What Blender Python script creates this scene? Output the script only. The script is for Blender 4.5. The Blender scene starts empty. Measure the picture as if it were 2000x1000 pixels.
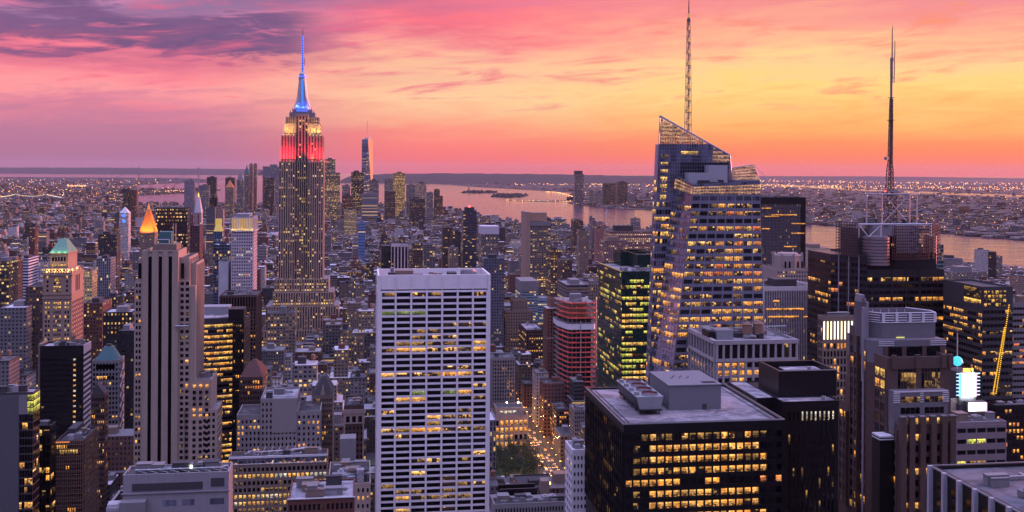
import bpy, math, random
import numpy as np
from mathutils import Vector, Matrix
R = math.radians
SC = bpy.context.scene
COL = SC.collection
# ------------------------------------------------------------------ camera
F, CX, HY, EYE, ROLL, G = 2000.0, 1000.0, 332.0, 260.0, R(.35), R(8.3)
CG, SG = math.cos(G), math.sin(G)
cam = bpy.data.cameras.new('camera'); cam.sensor_width = 36; cam.lens = 36
cam.shift_y = -(500 - HY) / 2000; cam.clip_start = 1; cam.clip_end = 200000
camo = bpy.data.objects.new('camera', cam); COL.objects.link(camo)
camo.matrix_world = Matrix.Translation((0, 0, EYE)) @ Matrix.Rotation(R(90), 4, 'X') @ Matrix.Rotation(ROLL, 4, 'Z')
SC.camera = camo
# ------------------------------------------------------------------ view
SC.view_settings.view_transform = 'Standard'; SC.view_settings.look = 'None'
SC.view_settings.exposure = 0.0; SC.view_settings.gamma = 1.0

def lin(r, g, b):
    f = lambda c: c / 12.92 if c <= .04045 else ((c + .055) / 1.055) ** 2.4
    return (f(r / 255), f(g / 255), f(b / 255), 1)

class NT:
    def __init__(s, tree): s.t = tree; s.n = tree.nodes; s.l = tree.links
    def put(s, sock, v):
        if hasattr(v, 'is_linked') or hasattr(v, 'links'): s.l.new(v, sock)
        else: sock.default_value = v
    def nd(s, typ, ins=None, **pr):
        n = s.n.new(typ)
        for k, v in pr.items(): setattr(n, k, v)
        for k, v in (ins or {}).items(): s.put(n.inputs[k], v)
        return n
    def m(s, op, a, b=None, c=None, clamp=False):
        n = s.n.new('ShaderNodeMath'); n.operation = op; n.use_clamp = clamp
        s.put(n.inputs[0], a)
        if b is not None: s.put(n.inputs[1], b)
        if c is not None: s.put(n.inputs[2], c)
        return n.outputs[0]
    def ramp(s, fac, stops, interp='LINEAR'):
        n = s.n.new('ShaderNodeValToRGB'); n.color_ramp.interpolation = interp
        e = n.color_ramp.elements
        while len(e) < len(stops): e.new(.5)
        for el, (p, c) in zip(e, stops): el.position = p; el.color = c
        s.put(n.inputs[0], fac); return n.outputs[0]
    def mix(s, f, a, b, mode='MIX'):
        n = s.n.new('ShaderNodeMix'); n.data_type = 'RGBA'; n.blend_type = mode; n.clamp_factor = True
        s.put(n.inputs[0], f); s.put(n.inputs[6], a); s.put(n.inputs[7], b); return n.outputs[2]
    def ss(s, v, lo, hi):
        n = s.n.new('ShaderNodeMapRange'); n.interpolation_type = 'SMOOTHSTEP'
        s.put(n.inputs[0], v); n.inputs[1].default_value = lo; n.inputs[2].default_value = hi
        return n.outputs[0]
    def xyz(s, x, y, z):
        return s.nd('ShaderNodeCombineXYZ', {0: x, 1: y, 2: z}).outputs[0]
    def noise(s, vec, scale=1, det=4, rough=.55, dist=0):
        n = s.nd('ShaderNodeTexNoise', {'Vector': vec, 'Scale': scale, 'Detail': det, 'Roughness': rough, 'Distortion': dist})
        return n.outputs[0]

# ------------------------------------------------------------------ sky (dusk, after sunset)
SUN_AZ, SUN_EL = 68.0, 6.0          # degrees right of the view axis, above the horizon
w = bpy.data.worlds.new('World'); SC.world = w; w.use_nodes = True
T = NT(w.node_tree); T.n.clear()
d = T.nd('ShaderNodeTexCoord').outputs['Generated']
sp = T.nd('ShaderNodeSeparateXYZ', {0: d}).outputs
az = T.m('MULTIPLY', T.m('ARCTAN2', sp[0], sp[1]), 57.29578)
el0 = T.m('MULTIPLY', T.m('ARCSINE', sp[2]), 57.29578)
# long streaks of cloud, rising slightly to the right
st = T.xyz(T.m('MULTIPLY', az, .055), T.m('SUBTRACT', T.m('MULTIPLY', el0, .42), T.m('MULTIPLY', az, .012)), 0)
n1 = T.noise(st, 1.0, 5, .55, .6)
n2 = T.noise(T.xyz(T.m('MULTIPLY', az, .16), T.m('SUBTRACT', T.m('MULTIPLY', el0, .9), T.m('MULTIPLY', az, .03)), 3.7), 1.0, 6, .6, .8)
n3 = T.noise(T.xyz(T.m('MULTIPLY', az, .17), T.m('SUBTRACT', T.m('MULTIPLY', el0, 1.3), T.m('MULTIPLY', az, .07)), 9.1), 1.0, 5, .58, 1.6)
wob = T.m('ADD', T.m('MULTIPLY', T.m('SUBTRACT', n1, .5), 4.6), T.m('ADD', T.m('MULTIPLY', T.m('SUBTRACT', n2, .5), 3.4), T.m('MULTIPLY', T.m('SUBTRACT', n3, .5), 2.8)))
amp = T.ss(el0, .3, 5.0)
el = T.m('ADD', el0, T.m('MULTIPLY', wob, amp))
f = T.m('DIVIDE', el, 12.0, clamp=True)
def stops(l): return [(max(0, e) / 12.0, lin(*c)) for e, c in l]
rl = T.ramp(f, stops([(0, (166, 112, 146)), (.8, (176, 116, 150)), (2.0, (190, 122, 152)), (3.0, (224, 132, 156)), (3.9, (255, 156, 160)), (5.0, (255, 136, 150)), (6.2, (242, 116, 144)), (7.4, (196, 122, 166)), (9.2, (182, 148, 192)), (12, (156, 132, 184))]))
rc = T.ramp(f, stops([(0, (226, 112, 112)), (.6, (248, 116, 112)), (1.6, (255, 134, 122)), (2.6, (255, 172, 138)), (4.0, (255, 206, 158)), (5.6, (255, 190, 156)), (7.0, (255, 148, 146)), (8.2, (255, 118, 134)), (10, (232, 120, 150)), (12, (194, 124, 168))]))
rr = T.ramp(f, stops([(0, (240, 116, 96)), (.6, (255, 126, 88)), (1.5, (255, 146, 90)), (2.6, (255, 186, 106)), (4.0, (255, 216, 130)), (5.4, (255, 212, 146)), (6.5, (255, 192, 146)), (7.8, (255, 168, 144)), (9.2, (248, 146, 146)), (12, (220, 144, 170))]))
sky = T.mix(T.ss(az, -19, -4), rl, rc)
sky = T.mix(T.ss(az, -5, 14), sky, rr)
# purple cloud bank high on the left, thin rosy streaks elsewhere
bank = T.m('MULTIPLY', T.ss(T.m('ADD', n1, T.m('MULTIPLY', n2, .35)), .56, .80), T.m('MULTIPLY', T.ss(el0, 4.2, 6.8), T.m('SUBTRACT', 1, T.ss(az, -14, 2))))
bank2 = T.m('MULTIPLY', T.m('MULTIPLY', T.ss(az, -60, -20), T.m('SUBTRACT', 1, T.ss(az, -13, -9))), T.m('MULTIPLY', T.ss(el, 5.6, 6.6), T.m('SUBTRACT', 1, T.ss(el, 7.6, 9.0))))
bank = T.m('MULTIPLY', T.m('MAXIMUM', T.m('MULTIPLY', bank, .6), T.m('MULTIPLY', bank2, .95)), T.m('ADD', .7, T.m('MULTIPLY', n3, .5)))
sky = T.mix(bank, sky, lin(108, 82, 128))
streak = T.m('MULTIPLY', T.ss(T.m('ADD', T.m('MULTIPLY', n2, .6), T.m('MULTIPLY', n3, .4)), .50, .66), T.m('MULTIPLY', T.ss(el0, 1.8, 4.5), .75))
sky = T.mix(streak, sky, T.mix(T.ss(az, -10, 20), lin(238, 108, 140), lin(255, 150, 110)))
# western afterglow outside the frame, lavender overhead and behind
west = T.m('MULTIPLY', T.ss(az, 26, 52), T.m('SUBTRACT', 1, T.ss(az, 88, 125)))
west = T.m('MULTIPLY', west, T.m('SUBTRACT', 1, T.ss(el0, 10, 26)))
sky = T.mix(west, sky, (1.35, .56, .42, 1))
back = T.m('MAXIMUM', T.ss(az, 88, 135), T.m('SUBTRACT', 1, T.ss(az, -105, -38)))
up = T.ss(el0, 9.5, 34)
sky = T.mix(T.m('MAXIMUM', back, up), sky, T.mix(T.ss(el0, 8, 62), (.11, .09, .19, 1), (1.42, 1.36, 2.60, 1)))
sky = T.mix(T.ss(el0, -1.2, -.05), (.06, .045, .085, 1), sky)
nis = T.nd('ShaderNodeTexSky', sky_type='NISHITA', sun_disc=False, sun_elevation=R(SUN_EL), sun_rotation=R(SUN_AZ))
b1 = T.nd('ShaderNodeBackground', {0: sky, 1: 1.0}); b2 = T.nd('ShaderNodeBackground', {0: nis.outputs[0], 1: .004})
ad = T.nd('ShaderNodeAddShader', {0: b1.outputs[0], 1: b2.outputs[0]})
T.nd('ShaderNodeOutputWorld', {0: ad.outputs[0]})
# ------------------------------------------------------------------ low sun behind the western haze
sl = bpy.data.lights.new('sun', 'SUN'); sl.energy = 5.0; sl.angle = R(8); sl.color = (1, .31, .27)
so = bpy.data.objects.new('sun', sl); COL.objects.link(so)
sd = Vector((math.sin(R(SUN_AZ)) * math.cos(R(SUN_EL)), math.cos(R(SUN_AZ)) * math.cos(R(SUN_EL)), math.sin(R(SUN_EL))))
so.rotation_euler = sd.to_track_quat('Z', 'Y').to_euler(); so.location = (3000, 800, 2000)

# ------------------------------------------------------------------ picture <-> place
def unroll(px, py):
    u, v = px - CX, py - HY
    return u * math.cos(ROLL) + v * math.sin(ROLL), v * math.cos(ROLL) - u * math.sin(ROLL)
def at(px, py, Y):
    u, v = unroll(px, py); return Vector((u * Y / F, Y, EYE - v * Y / F))
def gnd(px, py, z=0):
    u, v = unroll(px, py); Y = (EYE - z) * F / max(v, .5); return (u * Y / F, Y)
def proj(p):
    u, v = F * p[0] / p[1], F * (EYE - p[2]) / p[1]
    return CX + u * math.cos(ROLL) - v * math.sin(ROLL), HY + v * math.cos(ROLL) + u * math.sin(ROLL)
def st2w(s, t): return (s * CG - t * SG, s * SG + t * CG)
def w2st(X, Y): return (X * CG + Y * SG, -X * SG + Y * CG)

# ------------------------------------------------------------------ meshes
class MB:
    def __init__(s): s.v = []; s.f = []; s.mi = []; s.uv = []; s.c1 = []; s.c2 = []; s.fa = False
    def face(s, pts, m=0, uv=None, c1=None, c2=None):
        n = len(s.v); s.v += [tuple(p) for p in pts]; s.f.append(tuple(range(n, n + len(pts)))); s.mi.append(m)
        if uv is not None: s.fa = True
        s.uv.append(uv); s.c1.append(c1); s.c2.append(c2)
    def prism(s, bot, top, m=0, mt=None, cap=True, base=False):
        k = len(bot)
        for i in range(k):
            j = (i + 1) % k; s.face((bot[i], bot[j], top[j], top[i]), m)
        if cap: s.face(top, m if mt is None else mt)
        if base: s.face(bot[::-1], m)
    def box(s, x0, x1, y0, y1, z0, z1, m=0, mt=None, base=True):
        r = ((x0, y0), (x1, y0), (x1, y1), (x0, y1))
        s.prism([(x, y, z0) for x, y in r], [(x, y, z1) for x, y in r], m, mt, True, base)
    def slab(s, q, n, d0, d1, m=0):
        a = [Vector(p) + n * d0 for p in q]; b = [Vector(p) + n * d1 for p in q]
        s.prism(a, b, m, None, True, True)
    def cyl(s, x, y, z0, z1, r0, r1=None, k=12, m=0, mt=None, cap=True):
        r1 = r0 if r1 is None else r1
        A = [(math.cos(2 * math.pi * i / k), math.sin(2 * math.pi * i / k)) for i in range(k)]
        b = [(x + r0 * a, y + r0 * c, z0) for a, c in A]
        if r1 < 1e-4:
            for i in range(k): s.face((b[i], b[(i + 1) % k], (x, y, z1)), m)
        else: s.prism(b, [(x + r1 * a, y + r1 * c, z1) for a, c in A], m, mt, cap)
    def bar(s, p, q, r, k=4, m=0):
        p, q = Vector(p), Vector(q); d = (q - p)
        if d.length < 1e-6: return
        d.normalize(); a = d.orthogonal().normalized(); b = d.cross(a)
        ring = [a * (r * math.cos(2 * math.pi * (i + .5) / k)) + b * (r * math.sin(2 * math.pi * (i + .5) / k)) for i in range(k)]
        s.prism([p + o for o in ring], [q + o for o in ring], m, None, True, True)
    def build(s, name, mats, parent=None, loc=None):
        me = bpy.data.meshes.new(name)
        me.from_pydata(s.v, [], s.f)
        if not isinstance(mats, (list, tuple)): mats = [mats]
        for mm in mats: me.materials.append(mm)
        if len(mats) > 1: me.polygons.foreach_set('material_index', s.mi)
        if s.fa:
            L = len(me.loops); uv = np.zeros((L, 2), np.float32); a = np.zeros((L, 4), np.float32); b = np.zeros((L, 4), np.float32)
            i = 0
            for fc, u, c, e in zip(s.f, s.uv, s.c1, s.c2):
                k = len(fc)
                if u is not None: uv[i:i + k] = u
                if c is not None: a[i:i + k] = c
                if e is not None: b[i:i + k] = e
                i += k
            me.uv_layers.new(name='uvm').data.foreach_set('uv', uv.ravel())
            me.attributes.new('wallc', 'FLOAT_COLOR', 'CORNER').data.foreach_set('color', a.ravel())
            me.attributes.new('style', 'FLOAT_COLOR', 'CORNER').data.foreach_set('color', b.ravel())
        me.update()
        o = bpy.data.objects.new(name, me); COL.objects.link(o)
        if parent is not None: o.parent = parent
        if loc is not None: o.location = loc
        return o
def tag(o, label=None, cat=None, group=None, kind=None):
    for k, v in (('label', label), ('category', cat), ('group', group), ('kind', kind)):
        if v: o[k] = v
    return o
def empty(name, loc, rz=0.0):
    o = bpy.data.objects.new(name, None); o.empty_display_size = 2; COL.objects.link(o)
    o.location = loc; o.rotation_euler = (0, 0, rz); return o
def copy_tree(o, parent=None):
    c = o.copy(); COL.objects.link(c)
    if parent is not None: c.parent = parent
    for ch in list(o.children): copy_tree(ch, c)
    return c

# ------------------------------------------------------------------ materials
MATS = {}
def mat(name, col, rough=.7, var=.18, scale=.25, metal=0.0, streak=0.0, spec=.4):
    if name in MATS: return MATS[name]
    m = bpy.data.materials.new(name); m.use_nodes = True; t = NT(m.node_tree); t.n.clear()
    p = t.nd('ShaderNodeNewGeometry').outputs['Position']
    n = t.noise(p, scale, 5, .6)
    k = t.m('ADD', 1 - var, t.m('MULTIPLY', n, 2 * var))
    if streak:
        sx = t.nd('ShaderNodeVectorMath', {0: p, 1: (.9, .9, .04)}, operation='MULTIPLY').outputs[0]
        k = t.m('MULTIPLY', k, t.m('ADD', 1 - streak, t.m('MULTIPLY', t.noise(sx, 1.0, 3), 2 * streak)))
    c = t.mix(1.0, (*col, 1), t.xyz(k, k, k), 'MULTIPLY')
    bs = t.nd('ShaderNodeBsdfPrincipled', {'Base Color': c, 'Roughness': rough, 'Metallic': metal, 'Specular IOR Level': spec})
    t.nd('ShaderNodeOutputMaterial', {0: bs.outputs[0]})
    MATS[name] = m; return m
def emis(name, col, s):
    if name in MATS: return MATS[name]
    m = bpy.data.materials.new(name); m.use_nodes = True; t = NT(m.node_tree); t.n.clear()
    bs = t.nd('ShaderNodeBsdfPrincipled', {'Base Color': (.03, .03, .03, 1), 'Roughness': .4, 'Emission Color': (*col, 1), 'Emission Strength': s})
    t.nd('ShaderNodeOutputMaterial', {0: bs.outputs[0]})
    MATS[name] = m; return m
def litglass(name, c1, c2, s, cov=1.0, cell=1.15):
    """a window with a room behind it: bright ceiling, walls, furniture along the sill, some blinds; cov = share of the panes lit"""
    m = bpy.data.materials.new(name); m.use_nodes = True; t = NT(m.node_tree); t.n.clear()
    p = t.nd('ShaderNodeNewGeometry').outputs['Position']; v = t.nd('ShaderNodeSeparateXYZ', {0: t.nd('ShaderNodeUVMap', uv_map='uvm').outputs[0]}).outputs[1]
    rot = t.nd('ShaderNodeVectorRotate', {'Vector': p, 'Angle': -G}, rotation_type='Z_AXIS').outputs[0]
    def cells(sc, off):
        q = t.nd('ShaderNodeVectorMath', {0: t.nd('ShaderNodeVectorMath', {0: rot, 1: sc}, operation='MULTIPLY').outputs[0], 1: off}, operation='ADD').outputs[0]
        return t.nd('ShaderNodeTexWhiteNoise', {'Vector': t.nd('ShaderNodeVectorMath', {0: q}, operation='FLOOR').outputs[0]}).outputs['Value']
    r = cells((1 / cell, 1 / cell, 1 / 1.05), (.37, .41, .13)); r2 = cells((1 / 3.1, 1 / 3.1, 1 / 3.9), (.2, .1, .3)); r3 = cells((1 / .62, 1 / .62, 1 / .7), (.1, .6, .2))
    nz = t.ss(t.noise(rot, 1.5, 3, .6), .30, .64)
    ceil_ = t.m('MULTIPLY', t.ss(v, .66, .76), t.m('ADD', .55, t.m('MULTIPLY', r3, .9)))
    room = t.m('MULTIPLY', t.m('ADD', .16, t.m('MULTIPLY', nz, .75)), t.m('ADD', .45, t.m('MULTIPLY', r, .8)))
    desk = t.m('MULTIPLY', t.m('SUBTRACT', 1, t.ss(v, .30, .44)), t.m('GREATER_THAN', r3, .38))
    k = t.m('MULTIPLY', t.m('MAXIMUM', ceil_, room), t.m('SUBTRACT', 1, t.m('MULTIPLY', desk, .85)))
    blind = t.m('MULTIPLY', t.m('GREATER_THAN', r2, .80), t.m('GREATER_THAN', v, t.m('MULTIPLY', r, .8)))
    k = t.m('ADD', t.m('MULTIPLY', k, t.m('SUBTRACT', 1, blind)), t.m('MULTIPLY', blind, .62))
    k = t.m('MULTIPLY', k, t.m('ADD', .45, t.m('MULTIPLY', cells((1 / 3.1, 1 / 3.1, 1 / 3.9), (.7, .5, .9)), .85)))
    if cov < 1: k = t.m('MULTIPLY', k, t.m('ADD', .03, t.m('LESS_THAN', t.m('ADD', t.m('MULTIPLY', r2, .6), t.m('MULTIPLY', r, .4)), cov)))
    c = t.mix(r2, (*c1, 1), (*c2, 1))
    bs = t.nd('ShaderNodeBsdfPrincipled', {'Base Color': (.015, .015, .018, 1), 'Roughness': .12, 'Emission Color': c, 'Emission Strength': t.m('MULTIPLY', k, s)})
    t.nd('ShaderNodeOutputMaterial', {0: bs.outputs[0]})
    MATS[name] = m; return m
def glass(name, col, rough=.08, metal=0.0, spec=.5):
    m = bpy.data.materials.new(name); m.use_nodes = True; t = NT(m.node_tree); t.n.clear()
    p = t.nd('ShaderNodeNewGeometry').outputs['Position']
    r = t.nd('ShaderNodeTexWhiteNoise', {'Vector': t.nd('ShaderNodeVectorMath', {0: t.nd('ShaderNodeVectorMath', {0: p, 1: (.31, .31, .26)}, operation='MULTIPLY').outputs[0]}, operation='FLOOR').outputs[0]}).outputs['Value']
    k = t.m('ADD', .45, t.m('MULTIPLY', r, 1.1))
    bs = t.nd('ShaderNodeBsdfPrincipled', {'Base Color': t.mix(1.0, (*col, 1), t.xyz(k, k, k), 'MULTIPLY'), 'Roughness': rough, 'Metallic': metal, 'Specular IOR Level': spec})
    t.nd('ShaderNodeOutputMaterial', {0: bs.outputs[0]}); MATS[name] = m; return m
glass('dark', (.004, .004, .006), spec=.4); glass('blueglass', (.17, .18, .25), .12, .6); glass('greenglass', (.012, .045, .035), .1, .2)
litglass('amber', (1, .45, .10), (1, .36, .055), 1.55); litglass('warm', (1, .52, .15), (1, .42, .08), 1.45)
litglass('yellow', (1, .60, .15), (1, .50, .10), 1.5); litglass('lime', (.72, .80, .12), (.95, .72, .13), 1.3)
litglass('pale', (.85, .80, .70), (1, .75, .45), 1.2); litglass('part', (1, .56, .16), (1, .40, .07), 1.7, .42)
litglass('dim', (1, .50, .10), (.9, .55, .2), .5, .55); litglass('greenlit', (.30, .42, .10), (.42, .48, .16), .7)
litglass('red', (1, .22, .06), (1, .40, .12), 1.2); litglass('screenlit', (1, .52, .26), (.9, .45, .28), .75, 1, 1.6)  # last one: warm sky in the open screen glass, put in as glow

def facade_mat():
    m = bpy.data.materials.new('city_facade'); m.use_nodes = True; t = NT(m.node_tree); t.n.clear()
    uv = t.nd('ShaderNodeUVMap', uv_map='uvm').outputs[0]
    A = t.nd('ShaderNodeAttribute', attribute_name='wallc'); S = t.nd('ShaderNodeAttribute', attribute_name='style')
    u = t.nd('ShaderNodeSeparateXYZ', {0: uv}).outputs; s = t.nd('ShaderNodeSeparateColor', {0: S.outputs['Color']}).outputs
    a, b = t.m('DIVIDE', u[0], s[0]), t.m('DIVIDE', u[1], s[1])
    da = t.m('ABSOLUTE', t.m('SUBTRACT', t.m('FRACT', a), .5)); db = t.m('ABSOLUTE', t.m('SUBTRACT', t.m('FRACT', b), .5))
    mk = t.m('MULTIPLY', t.m('LESS_THAN', da, t.m('MULTIPLY', s[2], .5)), t.m('LESS_THAN', db, t.m('MULTIPLY', S.outputs['Alpha'], .5)))
    cell = t.xyz(t.m('FLOOR', a), t.m('FLOOR', b), s[0])
    wn = t.nd('ShaderNodeTexWhiteNoise', {'Vector': cell}); wc = t.nd('ShaderNodeSeparateColor', {0: wn.outputs['Color']}).outputs
    rf = t.nd('ShaderNodeTexWhiteNoise', {'Vector': t.xyz(t.m('FLOOR', t.m('DIVIDE', a, 40.0)), t.m('FLOOR', b), 7.3)}).outputs['Value']
    pr = t.m('MULTIPLY', A.outputs['Alpha'], t.m('ADD', .25, t.m('MULTIPLY', t.m('POWER', rf, 2.5), 3.0)))
    on = t.m('MULTIPLY', mk, t.m('LESS_THAN', wn.outputs['Value'], pr))
    p = t.nd('ShaderNodeNewGeometry').outputs['Position']
    k = t.m('ADD', .72, t.m('MULTIPLY', t.noise(p, .12, 4), .56))
    wall = t.mix(1.0, A.outputs['Color'], t.xyz(k, k, k), 'MULTIPLY')
    g = t.m('MULTIPLY', wc[0], .05); gl = t.xyz(g, g, t.m('MULTIPLY', g, 1.4))
    base = t.mix(mk, wall, gl)
    ec = t.mix(wc[1], (1, .46, .10, 1), (1, .72, .32, 1))
    es = t.m('MULTIPLY', on, t.m('ADD', .25, t.m('MULTIPLY', t.m('POWER', wc[2], 2.0), 1.4)))
    bs = t.nd('ShaderNodeBsdfPrincipled', {'Base Color': base, 'Roughness': t.m('SUBTRACT', .8, t.m('MULTIPLY', mk, .62)), 'Emission Color': ec, 'Emission Strength': es})
    t.nd('ShaderNodeOutputMaterial', {0: bs.outputs[0]}); MATS['facade'] = m; return m
def roof_mat():
    m = bpy.data.materials.new('city_roof'); m.use_nodes = True; t = NT(m.node_tree); t.n.clear()
    A = t.nd('ShaderNodeAttribute', attribute_name='wallc').outputs['Color']
    p = t.nd('ShaderNodeNewGeometry').outputs['Position']
    k = t.m('ADD', .6, t.m('MULTIPLY', t.noise(p, .3, 5), .8))
    bs = t.nd('ShaderNodeBsdfPrincipled', {'Base Color': t.mix(1.0, A, t.xyz(k, k, k), 'MULTIPLY'), 'Roughness': .85})
    t.nd('ShaderNodeOutputMaterial', {0: bs.outputs[0]}); MATS['roofc'] = m; return m
FM, RM = facade_mat(), roof_mat()
lime = mat('limestone', (.34, .26, .22), .85, .2, .3, streak=.16); trav = mat('travertine', (.80, .74, .76), .6, .10, .35, streak=.06)
white = mat('white_paint', (.62, .60, .62), .6, .08, .3); black = mat('black_metal', (.006, .006, .008), .4, .2, .2)
brick = mat('red_brick', (.12, .05, .04), .9, .2, .5); tan = mat('tan_brick', (.21, .155, .125), .9, .15, .4, streak=.1)
grey = mat('grey_concrete', (.19, .18, .185), .85, .15, .25, streak=.12); dgrey = mat('dark_concrete', (.05, .047, .052), .8, .2, .25)
brown = mat('brown_brick', (.075, .048, .042), .85, .18, .4); granite = mat('rose_granite', (.095, .06, .052), .55, .2, .5, streak=.12)
def roofmat(name, col, patch=.5, grain=.3, sc=1.6):
    m = bpy.data.materials.new(name); m.use_nodes = True; t = NT(m.node_tree); t.n.clear(); p = t.nd('ShaderNodeNewGeometry').outputs['Position']
    rot = t.nd('ShaderNodeVectorRotate', {'Vector': p, 'Angle': -G}, rotation_type='Z_AXIS').outputs[0]
    vo = t.nd('ShaderNodeTexVoronoi', {'Vector': t.nd('ShaderNodeVectorMath', {0: rot, 1: (.16, .11, .02)}, operation='MULTIPLY').outputs[0], 'Scale': 1.0}, distance='CHEBYCHEV').outputs['Color']
    pc = t.nd('ShaderNodeSeparateColor', {0: vo}).outputs[0]; stain = t.ss(t.noise(p, .09, 5, .65, 1.5), .38, .62); g = t.noise(p, sc, 3, .6)
    k = t.m('MULTIPLY', t.m('ADD', 1 - patch * .5, t.m('MULTIPLY', pc, patch)), t.m('ADD', .55, t.m('MULTIPLY', stain, .6)))
    k = t.m('MULTIPLY', k, t.m('ADD', 1 - grain, t.m('MULTIPLY', g, 2 * grain)))
    bs = t.nd('ShaderNodeBsdfPrincipled', {'Base Color': t.mix(1.0, (*col, 1), t.xyz(k, k, k), 'MULTIPLY'), 'Roughness': t.m('SUBTRACT', .95, t.m('MULTIPLY', t.ss(t.noise(p, .14, 3), .58, .66), .5))})
    t.nd('ShaderNodeOutputMaterial', {0: bs.outputs[0]}); MATS[name] = m; return m
tar = roofmat('tar_roof', (.06, .057, .062)); gravel = roofmat('gravel_roof', (.25, .225, .24), .12, .55, 1.3)
steel = mat('galvanized_steel', (.30, .31, .33), .45, .2, .6, metal=.4); wood = mat('tank_wood', (.22, .13, .09), .9, .25, 1.5)
verdi = mat('green_copper', (.12, .27, .19), .6, .2, .4, streak=.2); teal = mat('teal_copper', (.055, .14, .15), .6, .2, .4)
redtile = mat('red_tile', (.26, .09, .07), .8, .2, .6); rust = mat('rust_steel', (.17, .05, .05), .7, .2, .5)
roofg = roofmat('light_roof', (.30, .285, .31), .5, .25)
# ------------------------------------------------------------------ ground, water, far land
def sheet(name, pts, z, m, kind='structure'):
    mb = MB(); mb.face([(x, y, z) for x, y in pts]); o = mb.build(name, m)
    return tag(o, kind=kind)
def pxpoly(l): return [gnd(px, py) for px, py in l]
def water_mat():
    m = bpy.data.materials.new('river_water'); m.use_nodes = True; t = NT(m.node_tree); t.n.clear()
    p = t.nd('ShaderNodeNewGeometry').outputs['Position']
    v = t.nd('ShaderNodeVectorMath', {0: p, 1: (.006, .012, .01)}, operation='MULTIPLY').outputs[0]
    h = t.m('ADD', t.noise(v, 1.0, 6, .65, .5), t.m('MULTIPLY', t.noise(v, .18, 3, .5, 1.0), 1.2))
    bp = t.nd('ShaderNodeBump', {'Height': h, 'Strength': .45, 'Distance': 14.0})
    bs = t.nd('ShaderNodeBsdfPrincipled', {'Base Color': (.05, .04, .06, 1), 'Roughness': .12, 'IOR': 1.7, 'Specular IOR Level': 1.0, 'Normal': bp.outputs[0]})
    t.nd('ShaderNodeOutputMaterial', {0: bs.outputs[0]}); return m
WM = water_mat()
land = mat('far_land', (.035, .034, .036), .95, .5, .004); asphalt = mat('asphalt', (.045, .043, .045), .9, .3, .1)
hillm = mat('wooded_hill', (.022, .026, .024), .95, .4, .003)
sheet('water', [(-60000, -3000), (60000, -3000), (60000, 60000), (-60000, 60000)], 0, WM)
isl = pxpoly([(-500, 440), (0, 407), (255, 403), (400, 402), (560, 402), (720, 404), (830, 408), (872, 415), (930, 429), (1000, 441), (1100, 449), (1280, 461), (1575, 497), (1700, 504), (1840, 517), (2000, 535), (2500, 590)])
MANH = isl + [(2400, -600), (-3500, -600), (-3500, 2500)]
sheet('manhattan_ground', MANH, 2, asphalt)
BROOK = pxpoly([(-900, 425), (-500, 416), (0, 401), (255, 397.5), (270, 382), (365, 377), (432, 372), (430, 369.5), (262, 368), (268, 361.5), (330, 358), (400, 357), (420, 352), (370, 347.5), (0, 345.5), (-900, 341)])
sheet('brooklyn_ground', BROOK, 2, land)
NJ = pxpoly([(2700, 530), (2000, 470), (1840, 456), (1700, 446), (1575, 437), (1480, 425), (1280, 411), (1210, 409), (1150, 403), (1110, 398), (1112, 384), (1116, 376), (1060, 373), (1000, 369), (940, 366), (860, 360), (760, 355), (700, 351), (700, 346), (1000, 347), (1500, 350), (2100, 354), (2900, 358)])
sheet('jersey_ground', NJ, 2, land)
sheet('meadow_water', pxpoly([(1478, 362), (1560, 366), (1650, 371), (1660, 368), (1560, 362.5), (1480, 359)]), 3, WM)
sheet('bay_inlet', pxpoly([(1650, 372), (1800, 378), (1900, 383), (2150, 392), (2150, 386), (1900, 378.5), (1800, 374.5), (1670, 369.5)]), 3, WM)
sheet('ellis_island', pxpoly([(957, 384), (985, 386.5), (1020, 385), (1030, 381.5), (1010, 380), (975, 380)]), 2, land)
sheet('liberty_island', pxpoly([(898, 376.5), (930, 378), (965, 377), (972, 375), (945, 373.6), (915, 373.8)]), 2, land)
sheet('pier_spit', pxpoly([(990, 391.3), (1060, 394), (1115, 394.5), (1115, 391.5), (1060, 391.6), (1000, 389.8)]), 2, land)
def ridge(name, px0, px1, Y, top, depth, seed):
    rng = random.Random(seed); mb = MB(); N = 60; P = []
    for i in range(N + 1):
        px = px0 + (px1 - px0) * i / N; t = i / N
        zt = EYE - unroll(px, top(px))[1] * Y / F
        zt = max(6, zt * (1 + .06 * (rng.random() - .5)))
        x0 = unroll(px, HY)[0] * Y / F
        P.append([(x0 * (1 - .02), Y - depth, 1), (x0, Y - depth * .35, zt * .7), (x0, Y, zt), (x0 * 1.03, Y + depth, 1)])
    for a, b in zip(P, P[1:]):
        for j in range(3): mb.face((a[j], b[j], b[j + 1], a[j + 1]))
    o = mb.build(name, hillm); return tag(o, kind='structure')
def lerp_tab(tab):
    xs, ys = zip(*tab); return lambda x: float(np.interp(x, xs, ys))
ridge('highland_hills', -120, 520, 42000, lerp_tab([(-120, 327), (200, 327.5), (480, 330.5), (520, 331)]), 2500, 3)
ridge('island_hills', 690, 1320, 21000, lerp_tab([(690, 342), (760, 339.5), (860, 338.5), (1000, 339.5), (1150, 341.5), (1320, 345)]), 2500, 4)
ridge('western_hills', 1180, 2120, 38000, lerp_tab([(1180, 344), (1300, 342.5), (1500, 344), (1700, 344.5), (1850, 346), (2120, 350)]), 3000, 5)

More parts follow.
